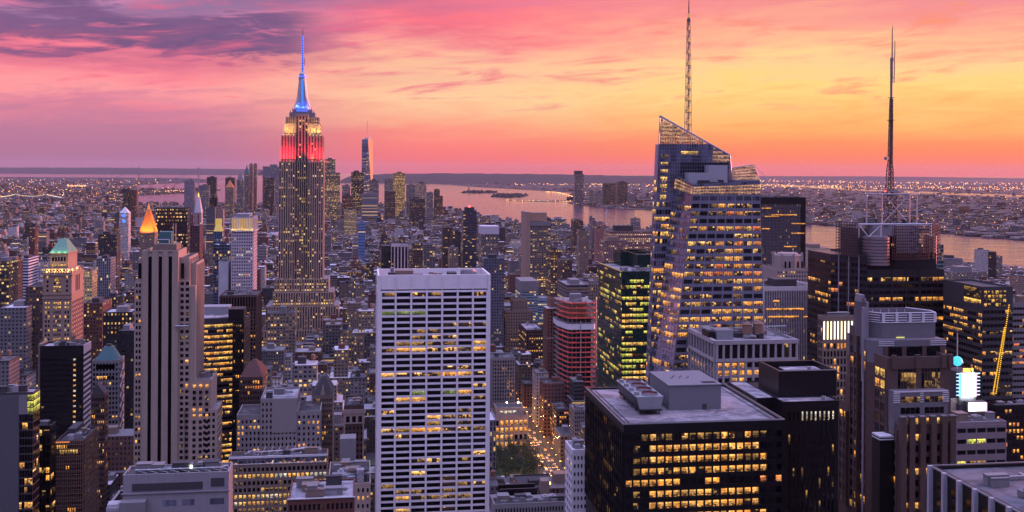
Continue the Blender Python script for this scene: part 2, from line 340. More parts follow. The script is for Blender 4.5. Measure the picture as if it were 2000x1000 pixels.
# ------------------------------------------------------------------ building kit
HEROES = []          # footprints (s0, s1, t0, t1), px range and top for occlusion
WINN = 100
UVQ = [(0, 0), (1, 0), (1, 1), (0, 1)]
class Bld:
    def __init__(s, name, label, pl, pr, pt, Y, d=None, pb=None, cat='building', group=None):
        P = at(pl, pt, Y); s.P = (P.x, P.y); s.h = P.z; s.Y = Y; s.rng = random.Random(int(pl * 7 + pr * 13 + pt))
        s.w = s.x(pr, pt)
        if d is None:
            k, m = unroll(*pb); k /= F
            X, Yy = s.world(s.w if pb[0] > pr else 0, 0)
            d = (X - k * Yy) / (SG + k * CG)
        s.d = d; s.root = empty(name, (P.x, P.y, 2), G); s.z0 = 2
        tag(s.root, label, cat, group); s.parts = []; s.wins = []; s.wall = MB()
        s.zl = min(s.z(1045), s.h - 5)
        a = w2st(*s.P); HEROES.append((a[0], a[0] + s.w, a[1], a[1] + d, s.h))
        s.named = {}
    def world(s, x, y): return s.P[0] + x * CG - y * SG, s.P[1] + x * SG + y * CG
    def x(s, px, py=None, y=0):
        k = unroll(px, HY + 200 if py is None else py)[0] / F
        return (k * (s.P[1] + y * CG) - s.P[0] + y * SG) / (CG - k * SG)
    def z(s, py, x=0, y=0, px=None):
        W = s.world(x, y)
        # height whose projection on this vertical has picture row py
        lo = (HY - py)
        u = W[0] * F / W[1]
        # py = HY + v cos + u sin
        v = (py - HY - u * math.sin(ROLL)) / math.cos(ROLL)
        return EYE - v * W[1] / F
    def pt(s, px, py, y=0):
        x = s.x(px, py, y); W = s.world(x, y); v = unroll(px, py)[1]
        return (x, y, EYE - v * W[1] / F)
    def part(s, name, m, mb=None, under=None):
        mb = mb or MB(); s.parts.append((name, mb, m, under)); return mb
    def body(s, x0, x1, y0, y1, z0, z1, m=0, roof=None, par=1.2, t=.5):
        """a block with a parapet; the roof deck lies below the parapet top"""
        if roof is None: s.wall.box(x0, x1, y0, y1, z0, z1, m); return
        s.wall.prism([(x0, y0, z0), (x1, y0, z0), (x1, y1, z0), (x0, y1, z0)], [(x0, y0, z1), (x1, y0, z1), (x1, y1, z1), (x0, y1, z1)], m, cap=False)
        i = [(x0 + t, y0 + t), (x1 - t, y0 + t), (x1 - t, y1 - t), (x0 + t, y1 - t)]; o = [(x0, y0), (x1, y0), (x1, y1), (x0, y1)]
        for a in range(4):
            b = (a + 1) % 4
            s.wall.face(((*o[a], z1), (*o[b], z1), (*i[b], z1), (*i[a], z1)), m)
            s.wall.face(((*i[a], z1), (*i[b], z1), (*i[b], z1 - par), (*i[a], z1 - par)), m)
        s.part('roof', roof).box(x0 + t, x1 - t, y0 + t, y1 - t, z1 - par - .5, z1 - par)
    def fac(s, bl, br, tl, tr, nb, nf, wx=.6, wz=.6, lit=None, pw=0, pd=.4, bd=0, bh=None, m=0, mb_=None, skip=None, zs=0, off=.04):
        """a curtain of windows on the face bl-br-tr-tl, with piers (width pw, depth pd) and floor bands (depth bd)"""
        bl, br, tl, tr = (Vector(q) for q in (bl, br, tl, tr))
        n = (br - bl).cross(tl - bl); n.normalize()
        P = lambda u, v: (bl.lerp(tl, v)).lerp(br.lerp(tr, v), u)
        w = mb_ or s.wall; W = (br - bl).length
        for j in range(nf):
            va, vb = (j + (1 - wz) / 2 + zs) / nf, (j + (1 + wz) / 2 + zs) / nf
            if bd: w.slab([P(0, (j + (1 + wz) / 2 + zs - 1) / nf if j else 0), P(1, (j + (1 + wz) / 2 + zs - 1) / nf if j else 0), P(1, va), P(0, va)], n, 0, bd, m)
            for i in range(nb):
                if skip and skip(i, j): continue
                ua, ub = (i + (1 - wx) / 2) / nb, (i + (1 + wx) / 2) / nb
                k = lit(i, j) if lit else 'dark'
                if k: s.wins.append(([P(ua, va) + n * off, P(ub, va) + n * off, P(ub, vb) + n * off, P(ua, vb) + n * off], n, k))
        if bd: w.slab([P(0, vb), P(1, vb), P(1, 1), P(0, 1)], n, 0, bd, m)
        if pw:
            for i in range(nb + 1):
                h = pw / W / 2; u = min(max(i / nb, h), 1 - h)
                w.slab([P(u - h, 0), P(u + h, 0), P(u + h, 1), P(u - h, 1)], n, 0, pd, m)
    def front(s, x0, x1, z0, z1, nb, fh, y=0, **k):
        s.fac((x0, y, z0), (x1, y, z0), (x0, y, z1), (x1, y, z1), nb, max(1, round((z1 - z0) / fh)), **k)
    def right(s, x, y0, y1, z0, z1, nb, fh, **k):
        s.fac((x, y0, z0), (x, y1, z0), (x, y0, z1), (x, y1, z1), nb, max(1, round((z1 - z0) / fh)), **k)
    def left(s, x, y0, y1, z0, z1, nb, fh, **k):
        s.fac((x, y1, z0), (x, y0, z0), (x, y1, z1), (x, y0, z1), nb, max(1, round((z1 - z0) / fh)), **k)
    def clutter(s, x0, x1, y0, y1, z, n, tank=0):
        r = s.rng
        for i in range(int(n * 1.7)):
            a, b, c = r.uniform(1.5, 4.5), r.uniform(1.5, 4), r.uniform(1, 3)
            x, y = r.uniform(x0, max(x0 + .1, x1 - a)), r.uniform(y0, max(y0 + .1, y1 - b)); mb = MB(); k = r.random()
            if k < .2:
                L_ = r.uniform(5, 12); L_ = min(L_, x1 - x0, 12); x = min(x, x1 - L_); mb.box(x, x + L_, y, y + .9, z + .4, z + 1.2); mb.box(x + L_ - .9, x + L_, y + .9, y + 3.4, z + .4, z + 1.2); mb.box(x + .2, x + .5, y + .2, y + .7, z - .02, z + .4); mb.box(x + L_ * .6, x + L_ * .6 + .3, y + .2, y + .7, z - .02, z + .4); s.part('duct', steel, mb)
            elif k < .3:
                mb.box(x, x + a * 1.3, y, y + b * 1.2, z + .01, z + .07); s.part('roof_patch', r.choice([tar, dgrey, roofg]), mb)
            elif k < .38:
                for q_ in range(3): mb.bar((x, y + q_ * .5, z + .25), (x + min(9, x1 - x0), y + q_ * .5, z + .25), .1)
                mb.box(x, x + .3, y - .2, y + 1.3, z - .02, z + .2); s.part('pipe_run', steel, mb)
            elif k < .65:
                mb.box(x, x + a, y, y + b, z + .3, z + .3 + c); mb.box(x + .2, x + a - .2, y + .2, y + b - .2, z - .02, z + .3)
                mb.cyl(x + a / 2, y + b / 2, z + .3 + c, z + .7 + c, min(a, b) * .3, k=10)
                s.part('air_handler', r.choice([steel, grey, steel, roofg]), mb)
            else:
                mb.box(x, x + a * 1.6, y, y + b * 1.3, z - .02, z + c + 1); mb.box(x - .15, x + a * 1.6 + .15, y - .15, y + b * 1.3 + .15, z + c + 1, z + c + 1.25)
                s.part('stair_head', r.choice([grey, tan, dgrey]), mb)
        for i in range(tank):
            s.tank(r.uniform(x0 + 2, x1 - 2), r.uniform(y0 + 2, y1 - 2), z)
    def tank(s, x, y, z, rr=2.0, m=None):
        mb = MB()
        for a in (-1, 1):
            for b in (-1, 1): mb.bar((x + a * rr * .6, y + b * rr * .6, z - .02), (x + a * rr * .6, y + b * rr * .6, z + 2.6), .14)
        mb.box(x - rr * .85, x + rr * .85, y - rr * .85, y + rr * .85, z + 2.5, z + 2.75)
        mb.cyl(x, y, z + 2.75, z + 2.75 + rr * 1.8, rr * 1.02, rr * .97, 16); mb.cyl(x, y, z + 2.75 + rr * 1.8, z + 2.75 + rr * 2.5, rr * 1.1, 0, 16)
        s.part('water_tank', m or wood, mb)
    def finish(s, wallm):
        s.wall and s.wall.v and s.wall.build('wall', wallm, s.root)
        made = {}
        for n, mb, m, un in s.parts:
            if mb.v: made[id(mb)] = mb.build(n, m, made.get(id(un), s.root))
        sc = []
        for q, n, k in s.wins:
            ps = [s.world(v.x, v.y) + (v.z,) for v in q]
            c = [proj(p) for p in ps]
            a = abs(sum(c[i][0] * c[(i + 1) % 4][1] - c[(i + 1) % 4][0] * c[i][1] for i in range(4))) / 2
            wn = (n.x * CG - n.y * SG, n.x * SG + n.y * CG)
            if wn[0] * -ps[0][0] + wn[1] * -ps[0][1] < 0 or min(p[1] for p in c) > 1000 or max(p[0] for p in c) < 0 or min(p[0] for p in c) > 2000: a = 0
            sc.append(a)
        order = sorted(range(len(sc)), key=lambda i: -sc[i])
        rest = {}; mats = []; mb = MB()
        for r_, i in enumerate(order):
            q, n, k = s.wins[i]
            if r_ < WINN and sc[i] > 0:
                o = MB(); o.face(q, 0, UVQ); o.build('window', MATS[k], s.root)
            else:
                if k not in mats: mats.append(k)
                mb.face(q, mats.index(k), UVQ)
        if mb.v: tag(mb.build('window', [MATS[k] for k in mats], s.root), kind='stuff')
        for c in s.root.children:   # geometry was laid out from z=0 at the root's own height
            if c.type == 'MESH': c.location.z = -s.z0
        return s.root
def LIT(seed, p=.3, keys=('warm', 'amber', 'part', 'dim'), rowvar=.5, off=('dark',), run=.45):
    """lit windows come in runs along a floor, and some floors are busier than others"""
    rng = random.Random(seed); rows = {}; last = {}
    def f(i, j):
        if j not in rows: rows[j] = max(0, min(1, p * (1 + rowvar * rng.uniform(-1.6, 1.6)))); last[j] = None
        if last[j] is not None and rng.random() < run: return last[j]
        last[j] = rng.choice(keys) if rng.random() < rows[j] else rng.choice(off)
        return last[j]
    return f
# ================================================================== large buildings, nearest rows first
# --- white travertine slab tower in the middle
b = Bld('office_tower', 'broad white office slab with dark ribbon windows and a blank white band along its top', 738, 958, 537.5, 620, 40)
zf, fh = b.z(570), 12.1 * .31
ncol = 7
nfl = int((zf - 0) / fh); zb = zf - nfl * fh
b.body(0, b.w, 0, b.d, 0, b.h, 0, roofg, 4.2, 1.0)
lm = LIT(5, .22, ('part', 'part', 'part', 'dim', 'dim', 'warm'), .9, run=.2)
def grace(i, j):
    if j == nfl - 4 and i < 3 or j == nfl - 17 and i in (2, 4): return 'greenlit'
    if j in (nfl - 10, nfl - 14, nfl - 23): return ('warm', 'part', 'amber', 'part', 'dim')[(i * 3 + j) % 5]
    return lm(i, j)
zcut = zb + fh * max(0, int((b.zl - zb) / fh)); nv = round((zf - zcut) / fh)
grid = lambda i, j: grace(i, j + nfl - nv)
b.fac((1.4, 0, zcut), (b.w - 1.4, 0, zcut), (1.4, 0, zf), (b.w - 1.4, 0, zf), ncol, nv, .93, .66, grid, pw=1.15, pd=.85, bd=.35, m=0)
for i in range(ncol + 1):
    x = 1.4 + (b.w - 2.8) * i / ncol; x = min(max(x, .9), b.w - .9)
    b.wall.box(x - .2, x + .2, -.45, .0, zf, b.h - .3)
b.wall.box(0, 1.6, -.7, 0, 0, b.h - .3); b.wall.box(b.w - 1.6, b.w, -.7, 0, 0, b.h - .3)
b.part('louver', black).box(1.8, b.w - 1.8, -.05, 0, zf + .6, zf + 1.3)
for z_ in (b.h - 3.2, b.h - 6.0): b.wall.box(1.6, b.w - 1.6, -.05, 0, z_, z_ + .12)
b.left(0, 2, b.d - 2, 0, zf, 5, fh, wx=.9, wz=.6, lit=LIT(6, .1), pw=.8, pd=.5)
zr = b.h - 4.2
b.part('penthouse', tan).box(b.x(775), b.x(811), 22, 32, zr - .02, zr + 4.6); b.part('penthouse', grey).box(b.x(765), b.x(772), 26, 32, zr - .02, zr + 6)
mb = b.part('cooling_drum', steel); mb.cyl(b.x(915, y=26), 26, zr, zr + 4.4, 5.2, k=20); mb.cyl(b.x(915, y=26), 26, zr + 4.4, zr + 5, 4, k=20)
b.part('penthouse', dgrey).box(b.x(880), b.x(898), 20, 30, zr - .02, zr + 3.2)
mb = b.part('lamp_post', emis('rooflamp', (1, .8, .35), 3)); mb.box(b.x(837), b.x(840), 12, 12.6, zr, zr + 2.4)
mb = b.part('roof_rail', dgrey)
for k in range(4): mb.bar((b.w - 10 + 2 * k, 8, zr + .4), (b.w - 10 + 2 * k, b.d - 3, zr + .4), .3)
b.clutter(6, b.w - 14, 6, 20, zr, 10)
b.finish([trav])

# --- limestone tower with three dark stripes (left)
b = Bld('office_tower', 'tall limestone tower with three black vertical stripes and stepped shoulders', 278, 349, 490, 600, 36)
zn = lambda py: b.z(py)
xl, xr = b.x(262), b.x(386)
b.body(0, b.w, 0, b.d - 8, 0, b.h, 0, tar, 2.2)
# wings: shoulders at three heights
wl = b.x(267); b.body(wl, 0, 3, b.d - 3, 0, zn(507), 0, tar, 1); b.body(xl, wl, 4, b.d - 3, 0, zn(549), 0, tar, 1)
b.body(xl, 0, 1, 3, 0, zn(552), 0)
w1 = b.x(368); w2 = b.x(381); b.body(b.w, w1, 3, b.d, 0, zn(504), 0, tar, 1); b.body(w1, w2, 6, b.d - 2, 0, zn(516), 0, tar, 1)
b.body(b.w, w1 + .5, 1, 3, 0, zn(549), 0)
w3 = b.x(425); b.body(w2, b.x(413), 2, 26, 0, zn(746), 0, roofg, 1); b.body(w2 - 6, w3, 1, 24, 0, zn(804), 0, roofg, 1)
b.body(b.w, w2, 1.5, b.d, 0, zn(560), 0)
# black stripes: recessed window columns between plain piers
z1, z0_ = zn(500), b.zl
bays = [(290, 297), (310, 317), (329.5, 336.5)]
for a, c in bays:
    b.part('window_column', mat('black_glazing', (.003, .003, .004), .5, .2, .3, spec=.1)).box(b.x(a), b.x(c), -.06, 0, 0, zn(501))
    b.wall.prism([(b.x(a), -.6, zn(501)), (b.x(c), -.6, zn(501)), (b.x(c), 0, zn(501)), (b.x(a), 0, zn(501))], [((b.x(a) + b.x(c)) / 2 - .2, -.3, zn(488)), ((b.x(a) + b.x(c)) / 2 + .2, -.3, zn(488)), ((b.x(a) + b.x(c)) / 2 + .2, 0, zn(488)), ((b.x(a) + b.x(c)) / 2 - .2, 0, zn(488))])
e = [278.2] + [v for p in bays for v in p] + [348.8]
for a, c in zip(e[::2], e[1::2]): b.wall.box(b.x(a), b.x(c), -.9, 0, 0, zn(491))
for k in range(16):
    x = b.w * (k + .5) / 16; b.wall.box(x - .35, x + .35, -1.15, -.9, zn(488), b.h + .5)
b.wall.box(0, b.w, -.9, 0, zn(491) - .1, b.h)
L = LIT(11, .13, ('amber', 'dim', 'amber'), .5, run=.35)
fh = 3.55
b.front(xl + .6, -.6, zn(1045), zn(552), 2, fh, y=1, wx=.62, wz=.55, lit=L, zs=0)
b.front(b.w + .5, w1 + .8, zn(1045), zn(549), 2, fh, y=1, wx=.62, wz=.55, lit=LIT(12, .1, ('amber', 'dim')))
b.front(w2 - 2, b.x(411), zn(1045), zn(752), 3, fh, y=1, wx=.5, wz=.55, lit=LIT(13, .12, ('amber', 'part')))
b.front(b.x(396), w3 - .6, zn(1045), zn(808), 3, fh, y=1, wx=.5, wz=.55, lit=LIT(14, .1, ('amber', 'part')))
b.right(w2, 8, b.d - 3, zn(1045), zn(520), 6, fh, wx=.5, wz=.5, lit=LIT(15, .05, ('dim',)), pw=.9, pd=.5)
b.right(w3, 2, 23, zn(1045), zn(808), 5, fh, wx=.5, wz=.5, lit=LIT(16, .06, ('amber',)))
b.right(w1, 4, b.d - 2, zn(560), zn(508), 5, fh, wx=.4, wz=.7, pw=1, pd=.6)
for xa in (b.x(271), b.x(356)):
    b.part('window_column', MATS['dark']).box(xa - .9, xa + .9, .9 if xa > 0 else 2.9, 1 if xa > 0 else 3, zn(545), zn(515))
# roof frames
zr = b.h - 2.2
mb = b.part('roof_frame', steel)
for y in (8, 20):
    for x in (b.x(300), b.x(325)): mb.bar((x, y, zr), (x, y, zn(470)), .3)
    for zz in (zn(470), zn(478)): mb.bar((b.x(300), y, zz), (b.x(325), y, zz), .3)
b.part('penthouse', teal).box(b.x(304), b.x(328), 9, 18, zr, zn(455)); b.part('penthouse', tan).box(b.x(296), b.x(341), 6, 22, zr, zn(479))
mb = b.part('flag_mast', steel)
for x in (b.x(332), b.x(337)): mb.bar((x, 10, zr), (x, 10, zn(438)), .2)
mb = b.part('window_hoist', steel); mb.bar((b.x(344), -2, zn(637)), (b.x(370), -2, zn(637)), .5); mb.bar((b.x(346), -2, zn(637)), (b.x(346), -2, zn(642)), .4); mb.bar((b.x(368), -2, zn(637)), (b.x(368), -2, zn(641)), .4); mb.bar((b.x(357), -2, zn(637)), (b.x(357), 1, zn(637)), .3)
b.clutter(xl + 1, -1, 6, 20, zn(549) - 1, 2); b.clutter(w2, b.x(411), 4, 20, zn(746) - 1, 3)
b.finish([mat('mottled_limestone', (.34, .265, .22), .9, .3, 1.1, streak=.22)])

# --- black office block with the fan unit on its roof (foreground right)
b = Bld('office_block', 'broad black office block with gravel roof, fan unit and grey plant box on top', 1218, 1531, 828, 345, 58)
rf = .25
zr = b.h - .7
b.body(0, b.w, 0, b.d, 0, b.h, 0, gravel, .7, 1.1)
for x0, x1, y0, y1 in ((0, b.w, -.25, 0), (-.25, 0, -.25, b.d), (b.w, b.w + .25, -.25, b.d)): b.part('coping', steel).box(x0, x1, y0, y1, b.h - .25, b.h + .05)
fh = 3.85; top = b.h - 1.3; n = 10; zb = top - 1.6 - fh * n
rowA = lambda i: 'dark' if i in (0, 1, 6, 18, 19) else ('amber', 'dim', 'dim', 'warm', 'dim', 'part')[i * 5 % 6]
rr_ = random.Random(8)
def blk(i, j):
    r = n - 1 - j
    if r == 0: return rowA(i)
    if r == 4: return 'amber' if i < 7 or i in (10, 11) else ('red' if i in (17, 19) else 'dark')
    if i < (3 if r in (1, 5, 6, 7) else 2): return 'dim' if i == 1 else 'dark'
    if i > 17 or (r in (1, 5, 6) and i > 16): return 'dark'
    return rr_.choice(['warm', 'warm', 'amber', 'warm', 'amber', 'warm', 'dim'])
b.fac((.4, 0, zb), (b.w - .4, 0, zb), (.4, 0, top - 1.6), (b.w - .4, 0, top - 1.6), 20, n, .76, .56, blk, pw=.42, pd=.5, bd=.22)
b.wall.box(0, b.w, -.22, 0, top - 1.6, b.h - .3)
LB = LIT(9, .38, ('warm', 'amber', 'part', 'dim'), .6, run=.2)
b.fac((0, b.d - .4, zb), (0, .4, zb), (0, b.d - .4, top - 1.6), (0, .4, top - 1.6), 21, n, .78, .62, LB, pw=.42, pd=.55, bd=.22)
# plant box
mb = b.part('plant_box', mat('plant_metal', (.15, .155, .17), .6, .06, .6, streak=.05)); ox = b.x(1307, 802, 19); oX = b.x(1408, 802, 19)
hz = 8.9
mb.box(ox, oX, 19, 44, zr - .02, zr + hz); mb.box(ox - .3, oX + .3, 18.7, 44.3, zr + hz, zr + hz + .35)
b.part('door', dgrey, under=mb).box(oX - 7, oX - 5.4, 18.85, 19, zr, zr + 2.3)
b.part('roof_hatch', black, under=mb).box(oX - 6, oX - 1, 21, 24, zr + hz + .35, zr + hz + .45)
mb = b.part('vent_pipe', dgrey)
for k in range(7): x, y = ox + 4 + k * 1.2, 30 + (k * 7 % 5); mb.cyl(x, y, zr + hz + .3, zr + hz + .9, .18, k=8)
b.part('skirt', roofg).box(ox - .4, oX + 2.5, 17.5, 45, zr, zr + .12)
# fan unit on legs
fx, fX = b.x(1243, 800, 15), b.x(1296, 800, 15); f0, f1 = 15, 44
mb = ct_ = b.part('cooling_tower', steel)
cx = (fx + fX) / 2
bot = [(fx + 1.2, f0, zr + 1.8), (fX - 1.2, f0, zr + 1.8), (fX - 1.2, f1, zr + 1.8), (fx + 1.2, f1, zr + 1.8)]
topq = [(fx, f0, zr + 6.2), (fX, f0, zr + 6.2), (fX, f1, zr + 6.2), (fx, f1, zr + 6.2)]
mb.prism(bot, topq, base=True)
mb = b.part('intake_louver', black, under=ct_)
mb.fa = False
mb.face([(fx + 1.1, f1, zr + 1.9), (fx + 1.1, f0 + .4, zr + 1.9), (fx - .03, f0 + .4, zr + 6), (fx - .03, f1, zr + 6)])
mb = b.part('support_frame', black)
for k in range(6):
    y = f0 + .5 + (f1 - f0 - 1) * k / 5
    for x in (fx + 1.5, fX - 1.5): mb.bar((x, y, zr), (x, y, zr + 1.8), .2)
mb.box(fx + .8, fX - .8, f0 - 1.2, f1 + .5, zr + 1.45, zr + 1.8, base=True)
for k in range(4):
    y = f0 + (f1 - f0) * (k + .5) / 4
    mb = b.part('fan', rust, under=ct_); mb.cyl(cx + .8, y, zr + 6.2, zr + 6.9, 2.7, k=24, cap=False); mb.cyl(cx + .8, y, zr + 6.2, zr + 6.45, .7, k=10)
    for a in range(6):
        c, s_ = math.cos(a * math.pi / 3), math.sin(a * math.pi / 3)
        mb.face([(cx + .8 + .4 * c, y + .4 * s_, zr + 6.35), (cx + .8 + 2.4 * c - .6 * s_, y + 2.4 * s_ + .6 * c, zr + 6.35), (cx + .8 + 2.4 * c + .6 * s_, y + 2.4 * s_ - .6 * c, zr + 6.5)])
    mb = b.part('fan_ring', steel, under=ct_); mb.cyl(cx + .8, y, zr + 6.2, zr + 7.0, 3.0, 2.85, 24, cap=False); mb.cyl(cx + .8, y, zr + 6.95, zr + 7.0, 2.95, 2.95, 24, cap=False)
    b.part('fan_motor', steel, under=ct_).box(fx + .3, fx + 1.8, y - .8, y + .8, zr + 6.2, zr + 7.3)
b.part('walkway_strip', tar).box(2.6, 3.2, 3, b.d - 3, zr, zr + .08); b.part('walkway_strip', tar).box(b.w - 3.4, b.w - 2.8, 3, b.d - 3, zr, zr + .08)
b.clutter(4, 20, 3, 11, zr, 0); b.finish([black])

# --- black tower behind it
b = Bld('office_tower', 'black tower with an open roof crown and narrow pale lit slots under its edge', 1529, 1640, 785, 440, 44)
zr = b.h - .6; b.body(0, b.w, 0, b.d, 0, b.h, 0, roofg, .6, .5)
pl_, pr_ = b.x(1512, 740, 16), b.x(1632, 740, 12); zt = b.z(722, 0, 14)
b.wall.box(-8, b.w, 10, b.d + 2, 0, b.h - .4); b.part('roof', roofg).box(-7.6, 0, 10.5, b.d, b.h - .9, b.h - .35)
i = 1.2; mb = b.part('penthouse', black)
q = [(pl_, 11), (pr_, 11), (pr_, 34), (pl_, 34)]; qi = [(pl_ + i, 11 + i), (pr_ - i, 11 + i), (pr_ - i, 34 - i), (pl_ + i, 34 - i)]
for k in range(4):
    j = (k + 1) % 4
    mb.face(((*q[k], zr), (*q[j], zr), (*q[j], zt), (*q[k], zt))); mb.face(((*q[k], zt), (*q[j], zt), (*qi[j], zt), (*qi[k], zt))); mb.face(((*qi[k], zt), (*qi[j], zt), (*qi[j], zt - 5), (*qi[k], zt - 5)))
mb.face([(*p, zt - 5) for p in qi]); b.part('coping', steel).box(pl_, pr_, 10.85, 11, zt - .3, zt)
b.part('penthouse_roof', roofg).box(pl_ + 8, pr_ - 2, 15, 30, zt - 2.4, zt - 2)
b.part('exhaust_fan', steel).cyl(b.w - 5, 5, zr, zr + 1.5, .9, k=12); b.part('exhaust_fan', steel).cyl(pr_ - 8, 22, zt - 2, zt - .6, .8, k=12)
def slots(i, j): return ('dark' if i < 3 else 'pale') if j == 10 else (None if j == 9 else ('dim' if b.rng.random() < .14 else 'dark'))
b.fac((2, 0, b.zl), (b.w - 2, 0, b.zl), (2, 0, b.h - 4), (b.w - 2, 0, b.h - 4), 11, 11, .34, .8, slots, pw=.5, pd=.25)
b.left(-8, 10, b.d, b.zl, b.h - 3, 12, 4, wx=.5, wz=.6, lit=LIT(4, .05, ('dim',)), pw=.4, pd=.3)
b.finish([black])

# --- pale stone block with tall piers, tanks on the roof
b = Bld('office_block', 'pale grey block with closely set tall stone piers, two round tanks on its roof', 1398, 1557, 665, 540, pb=(1347, 641))
zr = b.h - 1.5; b.body(0, b.w, 0, b.d, 0, b.h, 0, roofg, 1.5, .8)
zt = b.z(673); zm = b.z(704); zl = b.z(1045)
nb = 11
for zz0, zz1, f_, li in ((zm + .8, zt, 99, lambda i, j: 'dim' if i == 9 else 'dark'), (zl, zm - .8, 3.9, LIT(31, .25, ('amber', 'warm'), .9))):
    if f_ == 99: b.fac((0, 0, zz0), (b.w, 0, zz0), (0, 0, zz1), (b.w, 0, zz1), nb, 1, .72, .98, li, pw=1.1, pd=1.0)
    else:
        nf = round((zz1 - zz0) / f_)
        b.fac((0, 0, zz0), (b.w, 0, zz0), (0, 0, zz1), (b.w, 0, zz1), nb, nf, .66, .62, lambda i, j, nf=nf: ('amber', 'warm')[i % 2] if j == nf - 2 else li(i, j), pw=1.1, pd=1.0, bd=.15)
b.wall.box(-.3, b.w + .3, -1.2, 0, zm - .8, zm + .8); b.wall.box(-.5, b.w + .5, -1.2, 0, zt, b.h)
b.fac((0, b.d, zm + .8), (0, 0, zm + .8), (0, b.d, zt), (0, 0, zt), 9, 1, .72, .98, None, pw=1.1, pd=1)
b.fac((0, b.d, zl), (0, 0, zl), (0, b.d, zm - .8), (0, 0, zm - .8), 9, round((zm - zl) / 3.9), .72, .6, LIT(33, .3, ('amber', 'warm', 'dim')), pw=1.1, pd=1, bd=.15)
b.wall.box(-1.2, 0, 0, b.d, zm - .8, zm + .8); b.wall.box(-1.2, 0, 0, b.d, zt, b.h)
x = b.x
mb = b.part('plant_box', steel); mb.box(x(1400, 650, 8), x(1432, 650, 8), 8, 18, zr, zr + 5.5); mb = b.part('plant_box', steel); mb.box(x(1376, 650, 20), x(1395, 650, 20), 14, 30, zr, zr + 5)
b.part('intake_louver', black).box(x(1385, 650, 8), x(1398, 650, 8), 9, 20, zr, zr + 4.5)
b.tank(x(1459, 650, 14), 14, zr, 2.7); b.tank(x(1481, 650, 14), 14, zr, 2.9)
mb = b.part('roof_frame', steel)
for k in range(7): mb.bar((x(1450 + k * 10, 650, 26), 20 + k, zr + 3.4), (x(1470 + k * 12, 650, 8), 8, zr + 3), .22)
for k in range(5): mb.bar((x(1460 + k * 18, 650, 22), 22, zr), (x(1460 + k * 18, 650, 22), 22, zr + 5), .25)
mb.bar((x(1452, 650, 22), 22, zr + 5), (x(1536, 650, 22), 22, zr + 5), .3)
b.clutter(6, b.w - 6, 10, b.d - 6, zr, 12); b.finish([grey if 0 else mat('pale_stone', (.34, .31, .32), .8, .12, .4, streak=.1)])

# --- green glass tower, two blocks
b = Bld('office_tower', 'dark green glass tower with bright yellow lit floors and a higher block behind', 1215, 1300, 530, 720, pb=(1170, 514))
zr = b.h - 1; b.body(0, b.w, 0, b.d, 0, b.h, 0, roofg, 1, .7); b.part('coping', emis('coping_light', (1, .6, .25), .5)).box(-.3, -.05, 0, b.d, b.h - .4, b.h)
zt = b.z(497, 0, 26); b.body(b.x(1245, 497, 24), b.w + 4, 24, b.d + 4, 0, zt, 0, tar, 1.5, .6); b.body(b.x(1212, 500, 50), b.w, 50, b.d, 0, zt, 0, tar, 1.5, .6)
def green(i, j): 
    r = nf - 1 - j
    if r < 1: return 'greenglass'
    return gl(i, j)
nf = round((b.h - b.zl) / 4.0); gl = LIT(41, .9, ('lime', 'yellow', 'yellow', 'lime', 'part'), .4, ('greenglass',), .5)
b.fac((0, 0, b.zl), (b.w, 0, b.zl), (0, 0, b.h - 1), (b.w, 0, b.h - 1), 12, nf, .86, .55, green, pw=.16, pd=.12, bd=.15)
b.fac((0, b.d, b.zl), (0, 0, b.zl), (0, b.d, b.h - 1), (0, 0, b.h - 1), 22, nf, .86, .6, LIT(42, .38, ('lime', 'dim', 'part'), .6, ('greenglass',), .4), pw=.16, pd=.12, bd=.15)
xa = b.x(1245, 497, 24)
b.fac((xa, 24, b.h), (b.w + 4, 24, b.h), (xa, 24, zt - 2), (b.w + 4, 24, zt - 2), 10, 3, .8, .6, lambda i, j: 'lime' if j == 0 and i in (4, 5, 6) else 'greenglass', pw=.16, pd=.1, bd=.1)
xb = b.x(1212, 500, 50)
b.left(xb, 50, b.d, b.h - 4, zt - 2, 6, 4, wx=.85, wz=.7, lit=lambda i, j: 'greenglass', pw=.16, pd=.1)
b.clutter(2, b.w - 2, 4, 20, zr, 5)
b.finish([mat('green_mullion', (.012, .035, .03), .3, .1, .3, metal=.3)])

# --- tower under construction, orange netting
b = Bld('construction_tower', 'unfinished tower of open floors wrapped in bright orange safety netting', 1110, 1164, 588, 1010, 50)
net = mat('orange_netting', (.85, .12, .085), .8, .35, .8); zr = b.h
xL = b.x(1090, 588, 26)
poly = [(xL, 28), (0, 2), (4, 0), (b.w - 2, 0), (b.w, 3), (b.w, b.d), (xL, b.d)]
fh = 9.65 * .505; nfl = 30
for k in range(nfl):
    z = zr - 3 - k * fh
    if k > 26: break
    mb = b.part('floor_slab', grey); mb.prism([(x, y, z) for x, y in poly], [(x, y, z + .45) for x, y in poly], base=True)
    rg = b.rng
    if k in (4, 5): continue
    mb = b.part('netting', net)
    for a, c in ((0, 1), (1, 2), (2, 3), (3, 4)):
        
        (x0, y0), (x1, y1) = poly[a], poly[c]; n_ = 6
        for t in range(n_):
            u0, u1 = t / n_, (t + 1) / n_; hh = rg.uniform(1.0, 1.9)
            p = lambda u: (x0 + (x1 - x0) * u, y0 + (y1 - y0) * u)
            dx, dy = (y1 - y0), -(x1 - x0); ln = math.hypot(dx, dy); dx, dy = dx / ln * .15, dy / ln * .15
            A, B = p(u0), p(u1); A2, B2 = (A[0] + dx, A[1] + dy), (B[0] + dx, B[1] + dy)
            mb.prism([(*A, z + .3), (*A2, z + .3), (*B2, z + .3), (*B, z + .3)], [(*A, z + hh), (*A2, z + hh), (*B2, z + hh), (*B, z + hh)])
